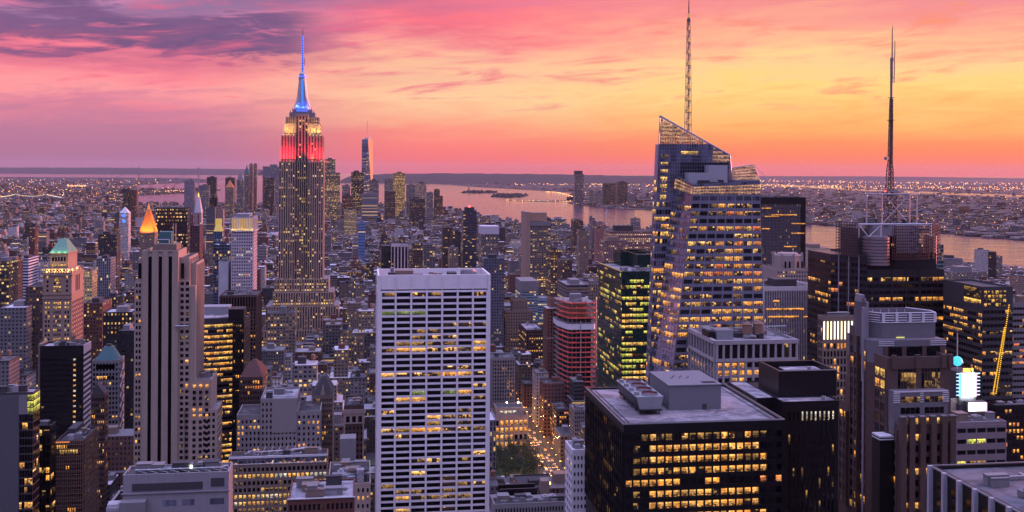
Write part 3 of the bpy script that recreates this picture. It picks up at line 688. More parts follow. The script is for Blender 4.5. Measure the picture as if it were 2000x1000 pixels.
z = zr - 3 - 5 * fh; po = [(x * 1.0 - (.5 if x <= 0 else 0), y - .5 if y < 5 else y) for x, y in poly]
b.part('white_tarp', mat('tarp', (.62, .62, .66), .8, .2, .5)).prism([(x, y, z - 1) for x, y in po], [(x, y, z + 4.6) for x, y in po], cap=False)
inn = [(xL + 3, 30), (3, 5), (b.w - 4, 4), (b.w - 3, b.d - 3), (xL + 3, b.d - 3)]
b.wall.prism([(x, y, 0) for x, y in inn], [(x, y, zr - 3 - fh * 3) for x, y in inn])
mb = b.part('column', grey)
for x, y in poly[:5] + [(b.w * .3, .6), (b.w * .65, .6), (xL * .5, 15)]: mb.bar((x * .97 + .3, y + .6, 0), (x * .97 + .3, y + .6, zr + 1), .35)
mb = b.part('hoist_mast', steel); mb.bar((b.w * .45, -.8, 0), (b.w * .45, -.8, zr - 20), .5); mb.bar((b.w + .8, 3, 0), (b.w + .8, 3, zr + 2), .5)
mb = b.part('crane_frame', steel)
for k in range(6): mb.bar((b.w * .25 + k * 2, 6 + k, zr), (b.w * .8, 8 + k * 2, zr + 2.5), .22)
b.part('core_box', grey).box(b.w * .2, b.w * .6, 14, 24, zr - 3, zr + 5)
b.finish([dgrey])
# --- faceted glass tower with slanted screens and a spire
b = Bld('glass_tower', 'tall faceted glass tower with a slanted screen top and a lattice spire, floors lit amber', 1355, 1484, 354, 585, 46)
bw = mat('blue_mullion', (.25, .25, .33), .3, .2, .12, metal=.3); P = b.pt
HEROES.append((w2st(*b.P)[0] - 32, w2st(*b.P)[0] + 5, w2st(*b.P)[1] + 15, w2st(*b.P)[1] + 70, b.h))
Vv = lambda *a: Vector(a)
def low(top, px, py, y):      # the same edge carried down to the ground along its own slope
    q = Vector(P(px, py, y)); t = (0 - q.z) / (top.z - q.z); return q.lerp(top, t) if False else top + (q - top) * (top.z / (top.z - q.z))
YS = 20
ft_l, ft_r = Vector(P(1355, 360, 0)), Vector(P(1484, 353, 0))
fb_l, fb_r = low(ft_l, 1313, 735, 0), low(ft_r, 1494, 700, 0)
ct_l = Vector(P(1320, 341, YS)); cb_l = low(ct_l, 1272, 735, YS)
bt_r = Vector((ft_r.x + 1, b.d, ft_r.z)); bb_r = Vector((fb_r.x + 1, b.d, 0)); ct_b = Vector((ct_l.x, YS + 7.5, ct_l.z)); cb_b = Vector((cb_l.x, YS + 7.5, 0))
W = b.wall
zr = b.z(362)
for q in ((fb_l, fb_r, ft_r, ft_l), (cb_l, fb_l, ft_l, ct_l), (fb_r, bb_r, bt_r, ft_r), (cb_b, cb_l, ct_l, ct_b), (bb_r, cb_b, ct_b, bt_r)):
    if q[0] is cb_l:
        for a_ in range(8):
            for c_ in range(40):
                PP = lambda u, v: (cb_l.lerp(ct_l, v)).lerp(fb_l.lerp(ft_l, v), u)
                W.face((PP(a_ / 8, c_ / 40), PP(a_ / 8 + .125, c_ / 40), PP(a_ / 8 + .125, c_ / 40 + .025), PP(a_ / 8, c_ / 40 + .025)))
    else: W.face(q)
zs_ = zr - 1
b.part('roof', dgrey).face([(ct_l.x + 1, YS, zs_), (ft_l.x, 1, zs_), (ft_r.x - .5, 1, zs_), (ft_r.x - .5, b.d, zs_), (ct_l.x + 1, YS + 7, zs_)])
cutq = lambda bl, tl, z: bl + (tl - bl) * ((z - bl.z) / (tl.z - bl.z))
zl = b.zl; zc = b.z(380)
fh = 4.36; nf = round((zc - zl) / fh)
L = LIT(61, .62, ('amber', 'part', 'part', 'warm', 'part', 'red'), .5, ('dark', 'dim', 'dark', 'part'), .2)
def boa(i, j):
    r = nf - 1 - j
    if r == 0: return 'blueglass'
    return L(i, j)
b.fac(cutq(fb_l, ft_l, zl), cutq(fb_r, ft_r, zl), cutq(fb_l, ft_l, zc), cutq(fb_r, ft_r, zc), 8, nf, .84, .56, boa, pw=.25, pd=.18, bd=.10)
b.fac(cutq(fb_l, ft_l, zc), cutq(fb_r, ft_r, zc), ft_l, ft_r, 24, 4, .84, .86, lambda i, j: 'screenlit' if j < 3 else 'blueglass', pw=.14, pd=.12)
ml_ = b.part('mullion', dgrey)
for k in range(1, 40):
    u = k / 40; p_, q_ = cutq(fb_l, ft_l, zl).lerp(cutq(fb_r, ft_r, zl), u), cutq(fb_l, ft_l, zc).lerp(cutq(fb_r, ft_r, zc), u); ml_.slab([p_ + Vector((-.07, 0, 0)), p_ + Vector((.07, 0, 0)), q_ + Vector((.07, 0, 0)), q_ + Vector((-.07, 0, 0))], Vector((0, -1, 0)), .0, .16)
LC = LIT(62, .42, ('part', 'amber', 'dim'), .9, ('blueglass',), .5)
zc2 = b.z(400)
b.fac(cutq(cb_l, ct_l, zl), cutq(fb_l, ft_l, zl), cutq(cb_l, ct_l, zc2), cutq(fb_l, ft_l, zc2), 7, nf - 1, .86, .62, lambda i, j: ('amber' if i > 1 else 'part') if j in (3, 5, 9, 14) or j < 5 and i > 2 else LC(i, j), pw=.2, pd=.3, off=.25)
b.fac(cutq(cb_l, ct_l, zc2), cutq(fb_l, ft_l, zc2), ct_l, ft_l, 7, 8, .84, .84, lambda i, j: 'screenlit' if 3 < j < 7 else 'blueglass', pw=.14, pd=.12, off=.3)
# rear slab with its tall raked glass screen
pk, sh, sb = Vector(P(1289.5, 226, YS + .3)), Vector(P(1426, 303, YS + .3)), Vector(P(1430, 352, YS + .3))
rl = Vector(P(1285, 320, YS + .3)); rb = low(rl, 1270, 680, YS + .3)
D = 7
bk = lambda v: Vector((v.x, v.y + D, v.z))
zsolid = b.z(282, 0, YS)     # above this row only the glass screen goes on
solidl = pk.lerp(rl, (pk.z - zsolid) / (pk.z - rl.z)); 
slp = pk.lerp(sh, (pk.z - zsolid) / (pk.z - sh.z))
W.face([rb, Vector((sb.x, YS + .3, 0)), sb, sh, slp, solidl, rl])
W.face([bk(rb), rb, rl, solidl, bk(solidl), bk(rl)]); bz = lambda v: Vector((v.x, v.y + D, v.z))
W.face([bk(solidl), solidl, slp, bz(slp)]); W.face([bz(slp), slp, sh, bz(sh)]); W.face([bz(sh), sh, sb, bz(sb)])
W.face([bz(v) for v in (solidl, slp, sh, sb, Vector((sb.x, YS + .3, 0)), rb, rl)])
topz = lambda x: pk.z + (sh.z - pk.z) * (x - pk.x) / (sh.x - pk.x)
lx = lambda z: pk.x + (rl.x - pk.x) * (pk.z - z) / (pk.z - rl.z) if z > rl.z else rl.x + (rb.x - rl.x) * (rl.z - z) / (rl.z)
N3 = Vector((0, -1, 0)); ph = 2.18; pwid = 1.5
sc = b.part('glass_screen', MATS['screenlit']) if False else None
fr = b.part('screen_frame', bw); z = pk.z - 1; row = 0
while z > zr - 3:
    zb_ = z - ph; x = lx(zb_) + .2; col = 0
    while x + pwid < sh.x + .5:
        tz = min(topz(x), topz(x + pwid))
        if z <= tz + .2:
            k = 'screenlit' if z > zsolid + .5 or (x > P(1388, 300, YS)[0] and z > b.z(318, 0, YS)) else 'blueglass'
            py = HY - (z - EYE) * F / (b.Y + YS)
            if 286 < py < 296 and P(1328, 290, YS)[0] < x < P(1360, 290, YS)[0]: k = 'yellow'
            if row % 2 == 0 and py > 296 and col in (1, 2, 3): k = 'yellow' if py > 308 else 'dim'
            if 314 < py < 333 and x > P(1328, 290, YS)[0] and x < P(1422, 290, YS)[0]: k = 'dark'
            b.wins.append(([Vector((x + .12, YS, zb_ + .12)), Vector((x + pwid - .06, YS, zb_ + .12)), Vector((x + pwid - .06, YS, z - .06)), Vector((x + .12, YS, z - .06))], N3, k))
        x += pwid; col += 1
    fr.box(lx(z), min(sh.x, pk.x + (pk.z - z) / (pk.z - sh.z) * (sh.x - pk.x)) if z > sh.z else sh.x, YS - .12, YS + .1, z - .12, z + .02)
    z -= ph; row += 1
x = lx(zr)
while x < sh.x + .1:
    zt = topz(max(x, pk.x)); zt = min(zt, pk.z); 
    if x < pk.x: zt = rl.z + (pk.z - rl.z) * max(0, (x - rl.x) / (pk.x - rl.x))
    fr.box(x - .07, x + .07, YS - .14, YS + .1, zr - 2, zt); x += pwid
fr.bar(pk, sh, .35); fr.bar(sh, sb, .3); fr.bar(pk, rl, .3); fr.bar(sh + Vector((0, 3, 0)), pk + Vector((0, 3, 0)), .2)
# lower side wall windows of the rear slab
zz = b.z(350)
nfl = round((zz - zl) / fh)
def rearwin(i, j):
    if nfl - j < 4: return 'yellow' if j % 1 == 0 and i in (1, 2) else 'blueglass'
    return LR(i, j)
LR = LIT(63, .35, ('amber', 'yellow', 'part'), .8, ('blueglass', 'dark'), .5)
e0 = lambda z: Vector((lx(z), YS, z)); e1 = lambda z: Vector((ct_l.x + (cb_l.x - ct_l.x) * (ct_l.z - z) / ct_l.z - .3, YS, z))
b.fac(e0(zl), e1(zl), e0(zz), e1(zz), 5, nfl, .84, .6, rearwin, pw=.15, pd=.1)
b.fac(bk(Vector((lx(zl), YS + .3, zl))), Vector((lx(zl), YS + .3, zl)), bk(Vector((lx(zz), YS + .3, zz))), Vector((lx(zz), YS + .3, zz)), 3, nfl, .84, .6, LIT(64, .3, ('amber', 'yellow'), .5, ('blueglass',)), pw=.2, pd=.12)
# small raked screen on the right
q = [Vector(P(1430, 352, 16)), Vector(P(1484, 352, 16)), Vector(P(1472, 322, 16)), Vector(P(1430, 328, 16))]
for i in range(12):
    for j in range(5):
        A = lambda u, v: (q[0].lerp(q[3], v)).lerp(q[1].lerp(q[2], v), u)
        b.wins.append(([A((i + .08) / 12, (j + .1) / 5), A((i + .92) / 12, (j + .1) / 5), A((i + .92) / 12, (j + .95) / 5), A((i + .08) / 12, (j + .95) / 5)], N3, 'screenlit'))
for a, c in ((0, 1), (1, 2), (2, 3), (3, 0)): fr.bar(q[a], q[c], .25)
for i in range(1, 12): fr.bar(q[0].lerp(q[1], i / 12), q[3].lerp(q[2], i / 12), .08)
for i in range(1, 5): fr.bar(q[0].lerp(q[3], i / 5), q[1].lerp(q[2], i / 5), .08)
fr.bar(q[2], q[2] + Vector((3, -16, -9)), .2)
pb_ = mat('plant_white', (.34, .34, .38), .6, .08, .6)
for (x0, x1, t, y0, y1) in ((1345, 1389, 337, 8, 15), (1385, 1421, 322, 10, 18)):
    b.part('plant_box', pb_).box(P(x0, 340, y0)[0], P(x1, 340, y0)[0], y0, y1, zs_, b.z(t, 0, y0))
b.clutter(P(1350, 350, 3)[0], P(1425, 350, 3)[0], 2, 7, zs_, 6)
# spire
sp_ = b.part('spire', mat('spire_steel', (.16, .14, .14), .5, .1, .5, metal=.3)); c0 = Vector(P(1344, 252, 34)); zt = b.z(36, 0, 34); zb_ = b.z(265, 0, 34); tip = b.z(-14, 0, 34)
GL_ = emis("spire_glow", (1, .50, .10), .55)
for k in range(10):
    a, c = k / 10, (k + 1) / 10; h0, h1 = zb_ + (zt - zb_) * a, zb_ + (zt - zb_) * c; r0, r1 = 1.75 - 1.0 * a, 1.75 - 1.0 * c
    for sx, sy in ((-1, -1), (1, -1), (1, 1), (-1, 1)): sp_.bar((c0.x + sx * r0, 34 + sy * r0, h0), (c0.x + sx * r1, 34 + sy * r1, h1), .2)
    for sy in (-1, 1):
        sp_.bar((c0.x - r0, 34 + sy * r0, h0), (c0.x + r0, 34 + sy * r0, h0), .14); sp_.bar((c0.x - r0, 34 + sy * r0, h0), (c0.x + r1, 34 + sy * r1, h1), .12)
        sp_.bar((c0.x + sy * r0, 34 - r0, h0), (c0.x + sy * r0, 34 + r0, h0), .14)
    sp_.cyl(c0.x, 34, h0, h1, .45 - .02 * k, k=8)
    b.part('spire_light', GL_, under=sp_).cyl(c0.x + .1, 34, h0 + .3, h0 + (h1 - h0) * .45, .62, .3, 8)
sp_.cyl(c0.x, 34, zt, tip, .55, .12, 8); b.part('spire_light', GL_, under=sp_).cyl(c0.x, 34, zt + .5, zt + 6, .62, .3, 8); sp_.cyl(c0.x, 34, zt - 2, zt + .6, 1.0, .8, 8)
b.finish([bw])

# --- tower with sign frames and a big antenna mast
b = Bld('broadcast_tower', 'dark glass tower crowned by red sign frames, a round drum and a tall lattice antenna', 1694, 1844, 527, 640, 50)
HEROES.append((w2st(*b.P)[0] - 26, w2st(*b.P)[0] + 3, w2st(*b.P)[1], w2st(*b.P)[1] + 50, b.h))
P = b.pt; zr = b.h - 1; X = lambda px, y=0: b.x(px, 480, y); Z = lambda py, y=0: b.z(py, 0, y)
b.body(0, b.w, 0, b.d, 0, b.h, 0, tar, 1)
xl = X(1626, 14)
W = b.wall; za = Z(500)
W.prism([(xl, 16, 0), (0, .5, 0), (0, b.d, 0), (xl, b.d, 0)], [(xl, 16, za), (0, .5, za), (0, b.d, za), (xl, b.d, za)])
b.body(X(1672, 10), X(1822, 10), 6, b.d - 4, b.h - 2, Z(495, 6), 0, tar, 1)
L = LIT(71, .26, ('amber', 'yellow', 'part', 'dim'), .7)
zl = b.zl; nf = round((b.h - 4 - zl) / 4.2)
b.fac((0, 0, zl), (b.w, 0, zl), (0, 0, b.h - 4), (b.w, 0, b.h - 4), 13, nf, .84, .55, L, pw=.18, pd=.15, bd=.2)
for px in (1742, 1770, 1796): b.wall.box(X(px) - .5, X(px) + .5, -.6, 0, zl, b.h)
nf2 = round((za - 4 - zl) / 4.2)
b.fac((xl, 16, zl), (0, .5, zl), (xl, 16, za - 4), (0, .5, za - 4), 9, nf2, .84, .55, LIT(72, .25, ('amber', 'part', 'dim', 'red'), .7), pw=.2, pd=.15, bd=.2)
for k in (.22, .5, .78): q = Vector((xl, 16, 0)).lerp(Vector((0, .5, 0)), k); b.part('fin', steel).bar((q.x - .3, q.y - .5, zl), (q.x - .3, q.y - .5, za), .4)
b.left(xl, 16, b.d, zl, za - 4, 9, 4.2, wx=.8, wz=.5, lit=LIT(73, .2, ('amber', 'dim')), pw=.2, pd=.1)
# drum
mb = b.part('drum', mat('drum_metal', (.34, .28, .30), .4, .1, .5, metal=.6)); cx = X(1715, 6); rd = (X(1740, 6) - X(1690, 6)) / 2
z0, z1 = Z(520, -2), Z(463, -2)
for k in range(9):
    h = (z1 - z0) / 9; mb.cyl(cx, 9, z0 + k * h, z0 + k * h + h * .75, rd, k=28); mb.cyl(cx, 9, z0 + k * h + h * .75, z0 + (k + 1) * h, rd - 1.3, k=28)
mb = b.part('drum', MATS['drum_metal']); c2 = X(1828, 12)
for k in range(9): h = (z1 - z0) / 9; mb.cyl(c2 - 3, 14, z0 + k * h, z0 + k * h + h * .75, 4, k=20); mb.cyl(c2 - 3, 14, z0 + k * h + h * .75, z0 + (k + 1) * h, 3.6, k=20)
b.part('dark_bay', MATS['dark']).box(X(1740, 4), X(1750, 4), 4, 20, z0, z1); b.wins.append(([Vector((X(1741, 3.9), 3.9, Z(482))), Vector((X(1747, 3.9), 3.9, Z(482))), Vector((X(1747, 3.9), 3.9, Z(477))), Vector((X(1741, 3.9), 3.9, Z(477)))], N3, 'amber'))
pale = mat('pale_panel', (.26, .24, .27), .7, .1, .4)
b.part('panel_wall', pale).box(X(1722, 10), X(1748, 10), 11, 30, Z(470), Z(440)); b.part('panel_wall', pale).box(X(1756, 6), X(1800, 6), 9, 30, Z(500), Z(442)); b.part('panel_wall', dgrey).box(X(1675, 10), X(1700, 10), 12, 34, Z(500), Z(448))
# sign frames: square lattices
def lattice(name, p0, p1, z0, z1, nx, nz, r, m, depth=2.4):
    mb = MB(); p0, p1 = Vector(p0), Vector(p1); n = Vector((p1.y - p0.y, -(p1.x - p0.x), 0)).normalized() * depth
    for o in (Vector((0, 0, 0)), n * -1):
        for i in range(nx + 1): q = p0.lerp(p1, i / nx) + o; mb.bar((q.x, q.y, z0), (q.x, q.y, z1), r)
        for j in range(nz + 1): z = z0 + (z1 - z0) * j / nz; a, c = p0 + o, p1 + o; mb.bar((a.x, a.y, z), (c.x, c.y, z), r)
    for i in range(nx + 1):
        for j in range(nz + 1): q = p0.lerp(p1, i / nx); z = z0 + (z1 - z0) * j / nz; mb.bar((q.x, q.y, z), (q.x - n.x, q.y - n.y, z), r * .8)
    b.part(name, m, mb); return mb
mb = lattice('sign_frame', (X(1747, -3), -3, 0), (X(1814, -3), -3, 0), Z(507, -3), Z(442, -3), 9, 11, .22, mat('frame_rust', (.07, .025, .025), .7))
for k in range(9): a = X(1780 + (k % 2) * 18, -3); mb.bar((X(1778 + (k % 2) * 20, -3), -3, Z(442 + k * 7, -3)), (X(1798 - (k % 2) * 20, -3), -3, Z(449 + k * 7, -3)), .25)
lattice('sign_frame', (X(1633, 20), 20, 0), (X(1669, -1), -1, 0), Z(499, 8), Z(434, 8), 7, 12, .2, MATS['frame_rust'])
lattice('sign_frame', (X(1822, 0), 0, 0), (X(1836, 26), 26, 0), Z(505, 3), Z(438, 3), 5, 11, .2, MATS['frame_rust'])
# white roof truss and cage
tr = b.part('roof_truss', mat('truss_grey', (.45, .44, .48), .6))
for y in (2, 24):
    tr.bar((X(1676, y), y, Z(438, y)), (X(1820, y), y, Z(438, y)), .55)
    for px in (1677, 1720, 1818): tr.bar((X(px, y), y, Z(464, y)), (X(px, y), y, Z(438, y)), .5)
tr.bar((X(1678, 2), 2, Z(440, 2)), (X(1696, 2), 2, Z(463, 2)), .4); tr.bar((X(1696, 2), 2, Z(463, 2)), (X(1720, 2), 2, Z(440, 2)), .4)
cg = b.part('mast_cage', mat('cage_grey', (.34, .33, .37), .6)); ya, yb = 8, 30
for px, y in ((1692, ya), (1776, ya), (1722, yb), (1790, yb)): cg.bar((X(px, y), y, Z(438, y)), (X(px, y), y, Z(379, y)), .45)
cg.bar((X(1722, ya - 3), ya - 3, Z(438)), (X(1722, ya - 3), ya - 3, Z(379)), .5)
for (p, y), (q, y2) in (((1692, ya), (1776, ya)), ((1776, ya), (1790, yb)), ((1790, yb), (1722, yb)), ((1722, yb), (1692, ya))): cg.bar((X(p, y), y, Z(379, y)), (X(q, y2), y2, Z(379, y2)), .4)
cg.bar((X(1724, ya), ya, Z(438)), (X(1774, ya), ya, Z(382)), .3); cg.bar((X(1774, ya), ya, Z(438)), (X(1732, ya), ya, Z(388)), .3)
# mast
am = b.part('antenna_mast', mat('mast_rust', (.13, .07, .065), .7)); mc = 18
prof = [(438, 15), (372, 12), (371, 7.5), (330, 6), (318, 4.2), (240, 3.4), (192, 2.6)]
ctr = lambda py: X(1736 + (440 - py) * .013, mc)
seg = []
for (pa, wa), (pb2, wb) in zip(prof, prof[1:]):
    n_ = max(1, int((pa - pb2) / 9))
    for k in range(n_): seg.append((pa + (pb2 - pa) * k / n_, wa + (wb - wa) * k / n_, pa + (pb2 - pa) * (k + 1) / n_, wa + (wb - wa) * (k + 1) / n_))
sc_ = (b.Y + mc) / F / 2
for pa, wa, pc, wc_ in seg:
    h0, h1 = Z(pa, mc), Z(pc, mc); r0, r1 = wa * sc_ * 1.45, wc_ * sc_ * 1.45; a, c = ctr(pa), ctr(pc)
    for sx, sy in ((-1, -1), (1, -1), (1, 1), (-1, 1)): am.bar((a + sx * r0, mc + sy * r0, h0), (c + sx * r1, mc + sy * r1, h1), .36)
    for sx in (-1, 1):
        am.bar((a - r0, mc + sx * r0, h0), (a + r0, mc + sx * r0, h0), .22); am.bar((a + sx * r0, mc - r0, h0), (a + sx * r0, mc + r0, h0), .13)
        am.bar((a - sx * r0, mc - r0, h0), (c + sx * r1, mc - r1, h1), .22); am.bar((a + sx * r0, mc - r0, h0), (c + sx * r1, mc + r1, h1), .22)
an = b.part('antenna', mat('antenna_skin', (.20, .17, .17), .5, .2, .6))
an.cyl(ctr(192), mc, Z(372, mc), Z(112, mc), .55, .9, 10); an.cyl(ctr(112), mc, Z(112, mc), Z(55, mc), .45, .3, 8); an.cyl(ctr(60), mc, Z(55, mc), Z(47, mc), .25, .1, 6); an.cyl(ctr(112), mc, Z(117, mc), Z(111, mc), 1.3, 1.1, 10)
an.bar((ctr(150) + 1.7, mc, Z(160, mc)), (ctr(80) + 1.9, mc, Z(78, mc)), .4); an.bar((ctr(150), mc, Z(150, mc)), (ctr(150) + 1.8, mc, Z(150, mc)), .2); an.bar((ctr(112), mc, Z(115, mc)), (ctr(112) + 1.9, mc, Z(115, mc)), .2)
for py, r in ((234, 2.8), (190, 2.2)): an.cyl(ctr(py), mc, Z(py, mc), Z(py, mc) + .25, r, k=10)
for k in range(14):
    y = 215 + k * 11; s_ = 1 if k % 2 else -1; an.bar((ctr(y), mc, Z(y, mc)), (ctr(y) + s_ * (2 + k * .05), mc, Z(y, mc) + .5), .12)
dish = b.part('dish', steel); dish.cyl(ctr(310) - 4, mc - 2, Z(312, mc), Z(306, mc), 1.2, 1.2, 12)
rg = random.Random(3); eq = b.part('dish_array', steel)
for k in range(46):
    py = rg.uniform(372, 436); x0 = ctr(py) + rg.uniform(-4.6, 4.6); y0 = mc - rg.uniform(3, 5); eq.cyl(x0, y0, Z(py, mc), Z(py, mc) + rg.uniform(.6, 1.6), rg.uniform(.4, .9), k=8)
for y_ in (374, 392): eq.box(ctr(y_) - 6.5, ctr(y_) + 6.5, mc - 6, mc + 6, Z(y_, mc), Z(y_, mc) + .3)
b.part('beacon', emis('beacon_red', (1, .05, .03), 6)).cyl(ctr(372) - 6.4, mc - 6, Z(374, mc), Z(371, mc), .6, k=8)
b.clutter(X(1680, 8), X(1810, 8), 8, 40, Z(440), 16)
b.finish([mat('smoked_steel', (.04, .037, .045), .35, .15, .3, metal=.4)])

# --- rose granite tower with stepped shoulders (foreground right)
b = Bld('office_tower', 'rose granite tower with stepped shoulders, angular crown and tall pylon at its left', 1757, 1862, 830, 355, 44)
X = lambda px, y=0: b.x(px, 760, y); Z = lambda py, y=0: b.z(py, 0, y)
pl_m = mat('panel_grey', (.15, .14, .155), .6, .15, .4); zl = b.zl; W = b.wall
HEROES.append((w2st(*b.P)[0] - 24, w2st(*b.P)[0] + 3, w2st(*b.P)[1] + 4, w2st(*b.P)[1] + 70, b.h))
fh = 3.9
b.body(0, b.w, 0, 32, 0, b.h, 0, tar, 2)
# block B: middle volume with the big windows
xb0, xb1, yb0 = X(1732, 7), X(1857, 7), 7; zB = Z(698, 7); b.body(xb0, xb1, yb0, 33, 0, zB, 0, tar, 1.5)
# block C: penthouse floors above
xc0, xc1, yc0 = X(1700, 16), X(1846, 16), 16; zC = Z(665, 16)
qC = [(xc0, yc0 + 3), (xc0 + 1.5, yc0), (xc1, yc0), (xc1, 34), (xc0, 34)]; zP = Z(709, 16); W.prism([(*p, 0) for p in qC], [(*p, zP) for p in qC], 0, cap=False); W.prism([(*p, zP) for p in qC], [(*p, zC) for p in qC], 1)
# crown
xd0, xd1, yd0 = X(1697, 22), X(1826, 20), 20; zD = Z(612, 20); t = .9
q = [(xd0, yd0 + 5), (xd0 + 4, yd0), (xd1, yd0), (xd1 + 1, yd0 + 5), (xd1 - 4, 34), (xd0, 34)]
cq = (sum(p[0] for p in q) / 6, sum(p[1] for p in q) / 6); qi = [(p[0] + (cq[0] - p[0]) * .06, p[1] + (cq[1] - p[1]) * .06) for p in q]
cr = b.part('crown', pl_m)
for k in range(6):
    j = (k + 1) % 6; cr.face(((*q[k], zC - 1), (*q[j], zC - 1), (*q[j], zD), (*q[k], zD))); cr.face(((*q[k], zD), (*q[j], zD), (*qi[j], zD), (*qi[k], zD))); cr.face(((*qi[k], zD), (*qi[j], zD), (*qi[j], zD - 3.5), (*qi[k], zD - 3.5)))
cr.face([(*p, zD - 3.5) for p in qi])
class Trim:
    def __getattr__(s, k): return getattr(b.part('trim_bar', white), k)
tm = Trim()
for z_ in (0, .9, 1.8, 2.7, 3.5):
    for k in range(4):
        j = (k + 1) % 6; a, c = Vector((*q[k], zD - z_)), Vector((*q[j], zD - z_)); n = Vector((c.y - a.y, a.x - c.x, 0)); n.normalize()
        parts = [(0, 1)] if z_ in (0, 3.5) else ([(.04, .22), (.28, .46), (.54, .72), (.78, .96)] if k == 1 else [(.1, .9)])
        for u0, u1 in parts: tm.bar(a.lerp(c, u0) + n * .15, a.lerp(c, u1) + n * .15, .16)
for u in (0, .25, .5, .75, .97): 
    a = Vector((*q[1], 0)).lerp(Vector((*q[2], 0)), u); tm.box(a.x - .1, a.x + 1.0, a.y - .2, a.y, zD - 3.6, zD - .1)
for k in range(7): tm.bar((*Vector((*qi[5], zD - .4)).lerp(Vector((*qi[4], zD - .4)), k / 6),), (*Vector((*qi[5], zD - 2.5)).lerp(Vector((*qi[4], zD - 2.5)), k / 6),), .12)
b.part('ledge_light', emis('ledge_glow', (.8, .75, .2), 1.0)).box(xc0 + 12, xc1 - 14, yd0 - .4, yd0 - .2, zC + .1, zC + .5)
for z_ in (.4, 1.1, 1.8):
    for x0, x1 in ((xc0 + 3, xc0 + 9), (xc1 - 6, xc1 + .2)): tm.box(x0, x1, yc0 - .25, yc0, zC - z_ - .25, zC - z_)
# pylon and left flank stepping down
xp0, xp1 = X(1680, 24), X(1693, 24); py_ = b.part('pylon', mat('pylon_stone', (.24, .215, .24), .6, .1, .5))
for a, c, t_ in ((1681, 1696, 590), (1681, 1691, 583), (1682, 1688, 576)): py_.box(X(a, 22), X(c, 22), 22, 27, zC - 6, Z(t_, 22))
py_.box(X(1684, 21), X(1689, 21), 20.4, 22, Z(745, 21), Z(600, 21)); py_.box(X(1686, 20), X(1688, 20), 20, 21, zl, Z(740, 20))
steps = [(1677, 24, 640), (1668, 28, 738), (1656, 32, 786)]
xprev = xc0
for px, y, py in steps:
    x0 = X(px, y); W.box(x0, xprev, y, y + 7, 0, Z(py, y)); b.part('roof', tar).box(x0 + .3, xprev, y + .3, y + 6.5, Z(py, y) - .02, Z(py, y) + .05); xprev = x0
tm.box(X(1671, 27), X(1682, 27), 27.7, 28.0, Z(646, 28), Z(640, 28))
b.left(xc0, 19, 24, zl, zC - 4, 1, fh, wx=.8, wz=.7, lit=LIT(81, .35, ('amber', 'dim', 'yellow')), pw=.6, pd=.2)
# window bays
b.front(xc0 + 1.6, xb0, zl, zC - 5, 2, fh, y=yc0, wx=.78, wz=.7, lit=LIT(86, .3, ('yellow', 'amber', 'dim'), .6), pw=.9, pd=.6)
b.front(xc0 + 5, xc1 - .6, Z(709, 16), Z(677, 16), 3, 99, y=yc0, wx=.82, wz=.95, lit=lambda i, j: 'dark', pw=1.6, pd=.4)
mm = b.part('mullion', black)
for k in range(28): x = xc0 + 6 + (xc1 - xc0 - 8) * k / 27; mm.box(x - .08, x + .08, yc0 - .12, yc0 - .05, Z(708, 16), Z(678, 16))
z0, z1 = Z(760, 7), Z(721, 7)
for a, c in ((1753, 1789), (1799, 1836)):
    n_ = 6
    for k in range(n_):
        u0, u1 = X(a, 7) + (X(c, 7) - X(a, 7)) * k / n_, X(a, 7) + (X(c, 7) - X(a, 7)) * (k + 1) / n_
        b.wins.append(([Vector((u0 + .1, 6.95, z0)), Vector((u1 - .1, 6.95, z0)), Vector((u1 - .1, 6.95, z1 - 1.4)), Vector((u0 + .1, 6.95, z1 - 1.4))], N3, 'dim' if k else 'dark'))
        b.wins.append(([Vector((u0 + .1, 6.95, z1 - 1.2)), Vector((u1 - .1, 6.95, z1 - 1.2)), Vector((u1 - .1, 6.95, z1)), Vector((u0 + .1, 6.95, z1))], N3, 'dark'))
for px in (1745, 1791, 1842, 1855): x = X(px, 7); W.box(x - .9, x + .9, 6.2, 7.01, Z(720, 7), zB + .8)
# projecting bay below
xe0, xe1, ye = X(1746, 3), X(1852, 3), 3; zE = Z(765, 3); bay = b.part('bay', pl_m); bay.box(xe0, xe1, ye, 8, b.h - 4, zE)
tm.box(xe0, xe1, ye - .2, ye, zE - .35, zE + .1)
for a, c in ((0, 2.4), (.46, .54), (1, 1)):
    pass
for z_ in range(5):
    for x0, x1 in ((xe0 - .2, xe0 + 2.2), (xe0 + (xe1 - xe0) * .48, xe0 + (xe1 - xe0) * .54), (xe1 - 2.2, xe1 + .2)): tm.box(x0, x1, ye - .25, ye, zE - .9 - z_ * .75, zE - .6 - z_ * .75)
for py0, py1, k in ((787, 776, 'dim'), (809, 797, 'dark'), (829, 818, 'yellow')):
    for a, c in ((1759, 1797), (1806, 1844)):
        x0, x1 = X(a, 3), X(c, 3)
        for i in range(4):
            u0, u1 = x0 + (x1 - x0) * i / 4, x0 + (x1 - x0) * (i + 1) / 4
            b.wins.append(([Vector((u0 + .06, ye - .03, Z(py0, 3))), Vector((u1 - .06, ye - .03, Z(py0, 3))), Vector((u1 - .06, ye - .03, Z(py1, 3))), Vector((u0 + .06, ye - .03, Z(py1, 3)))], N3, k))
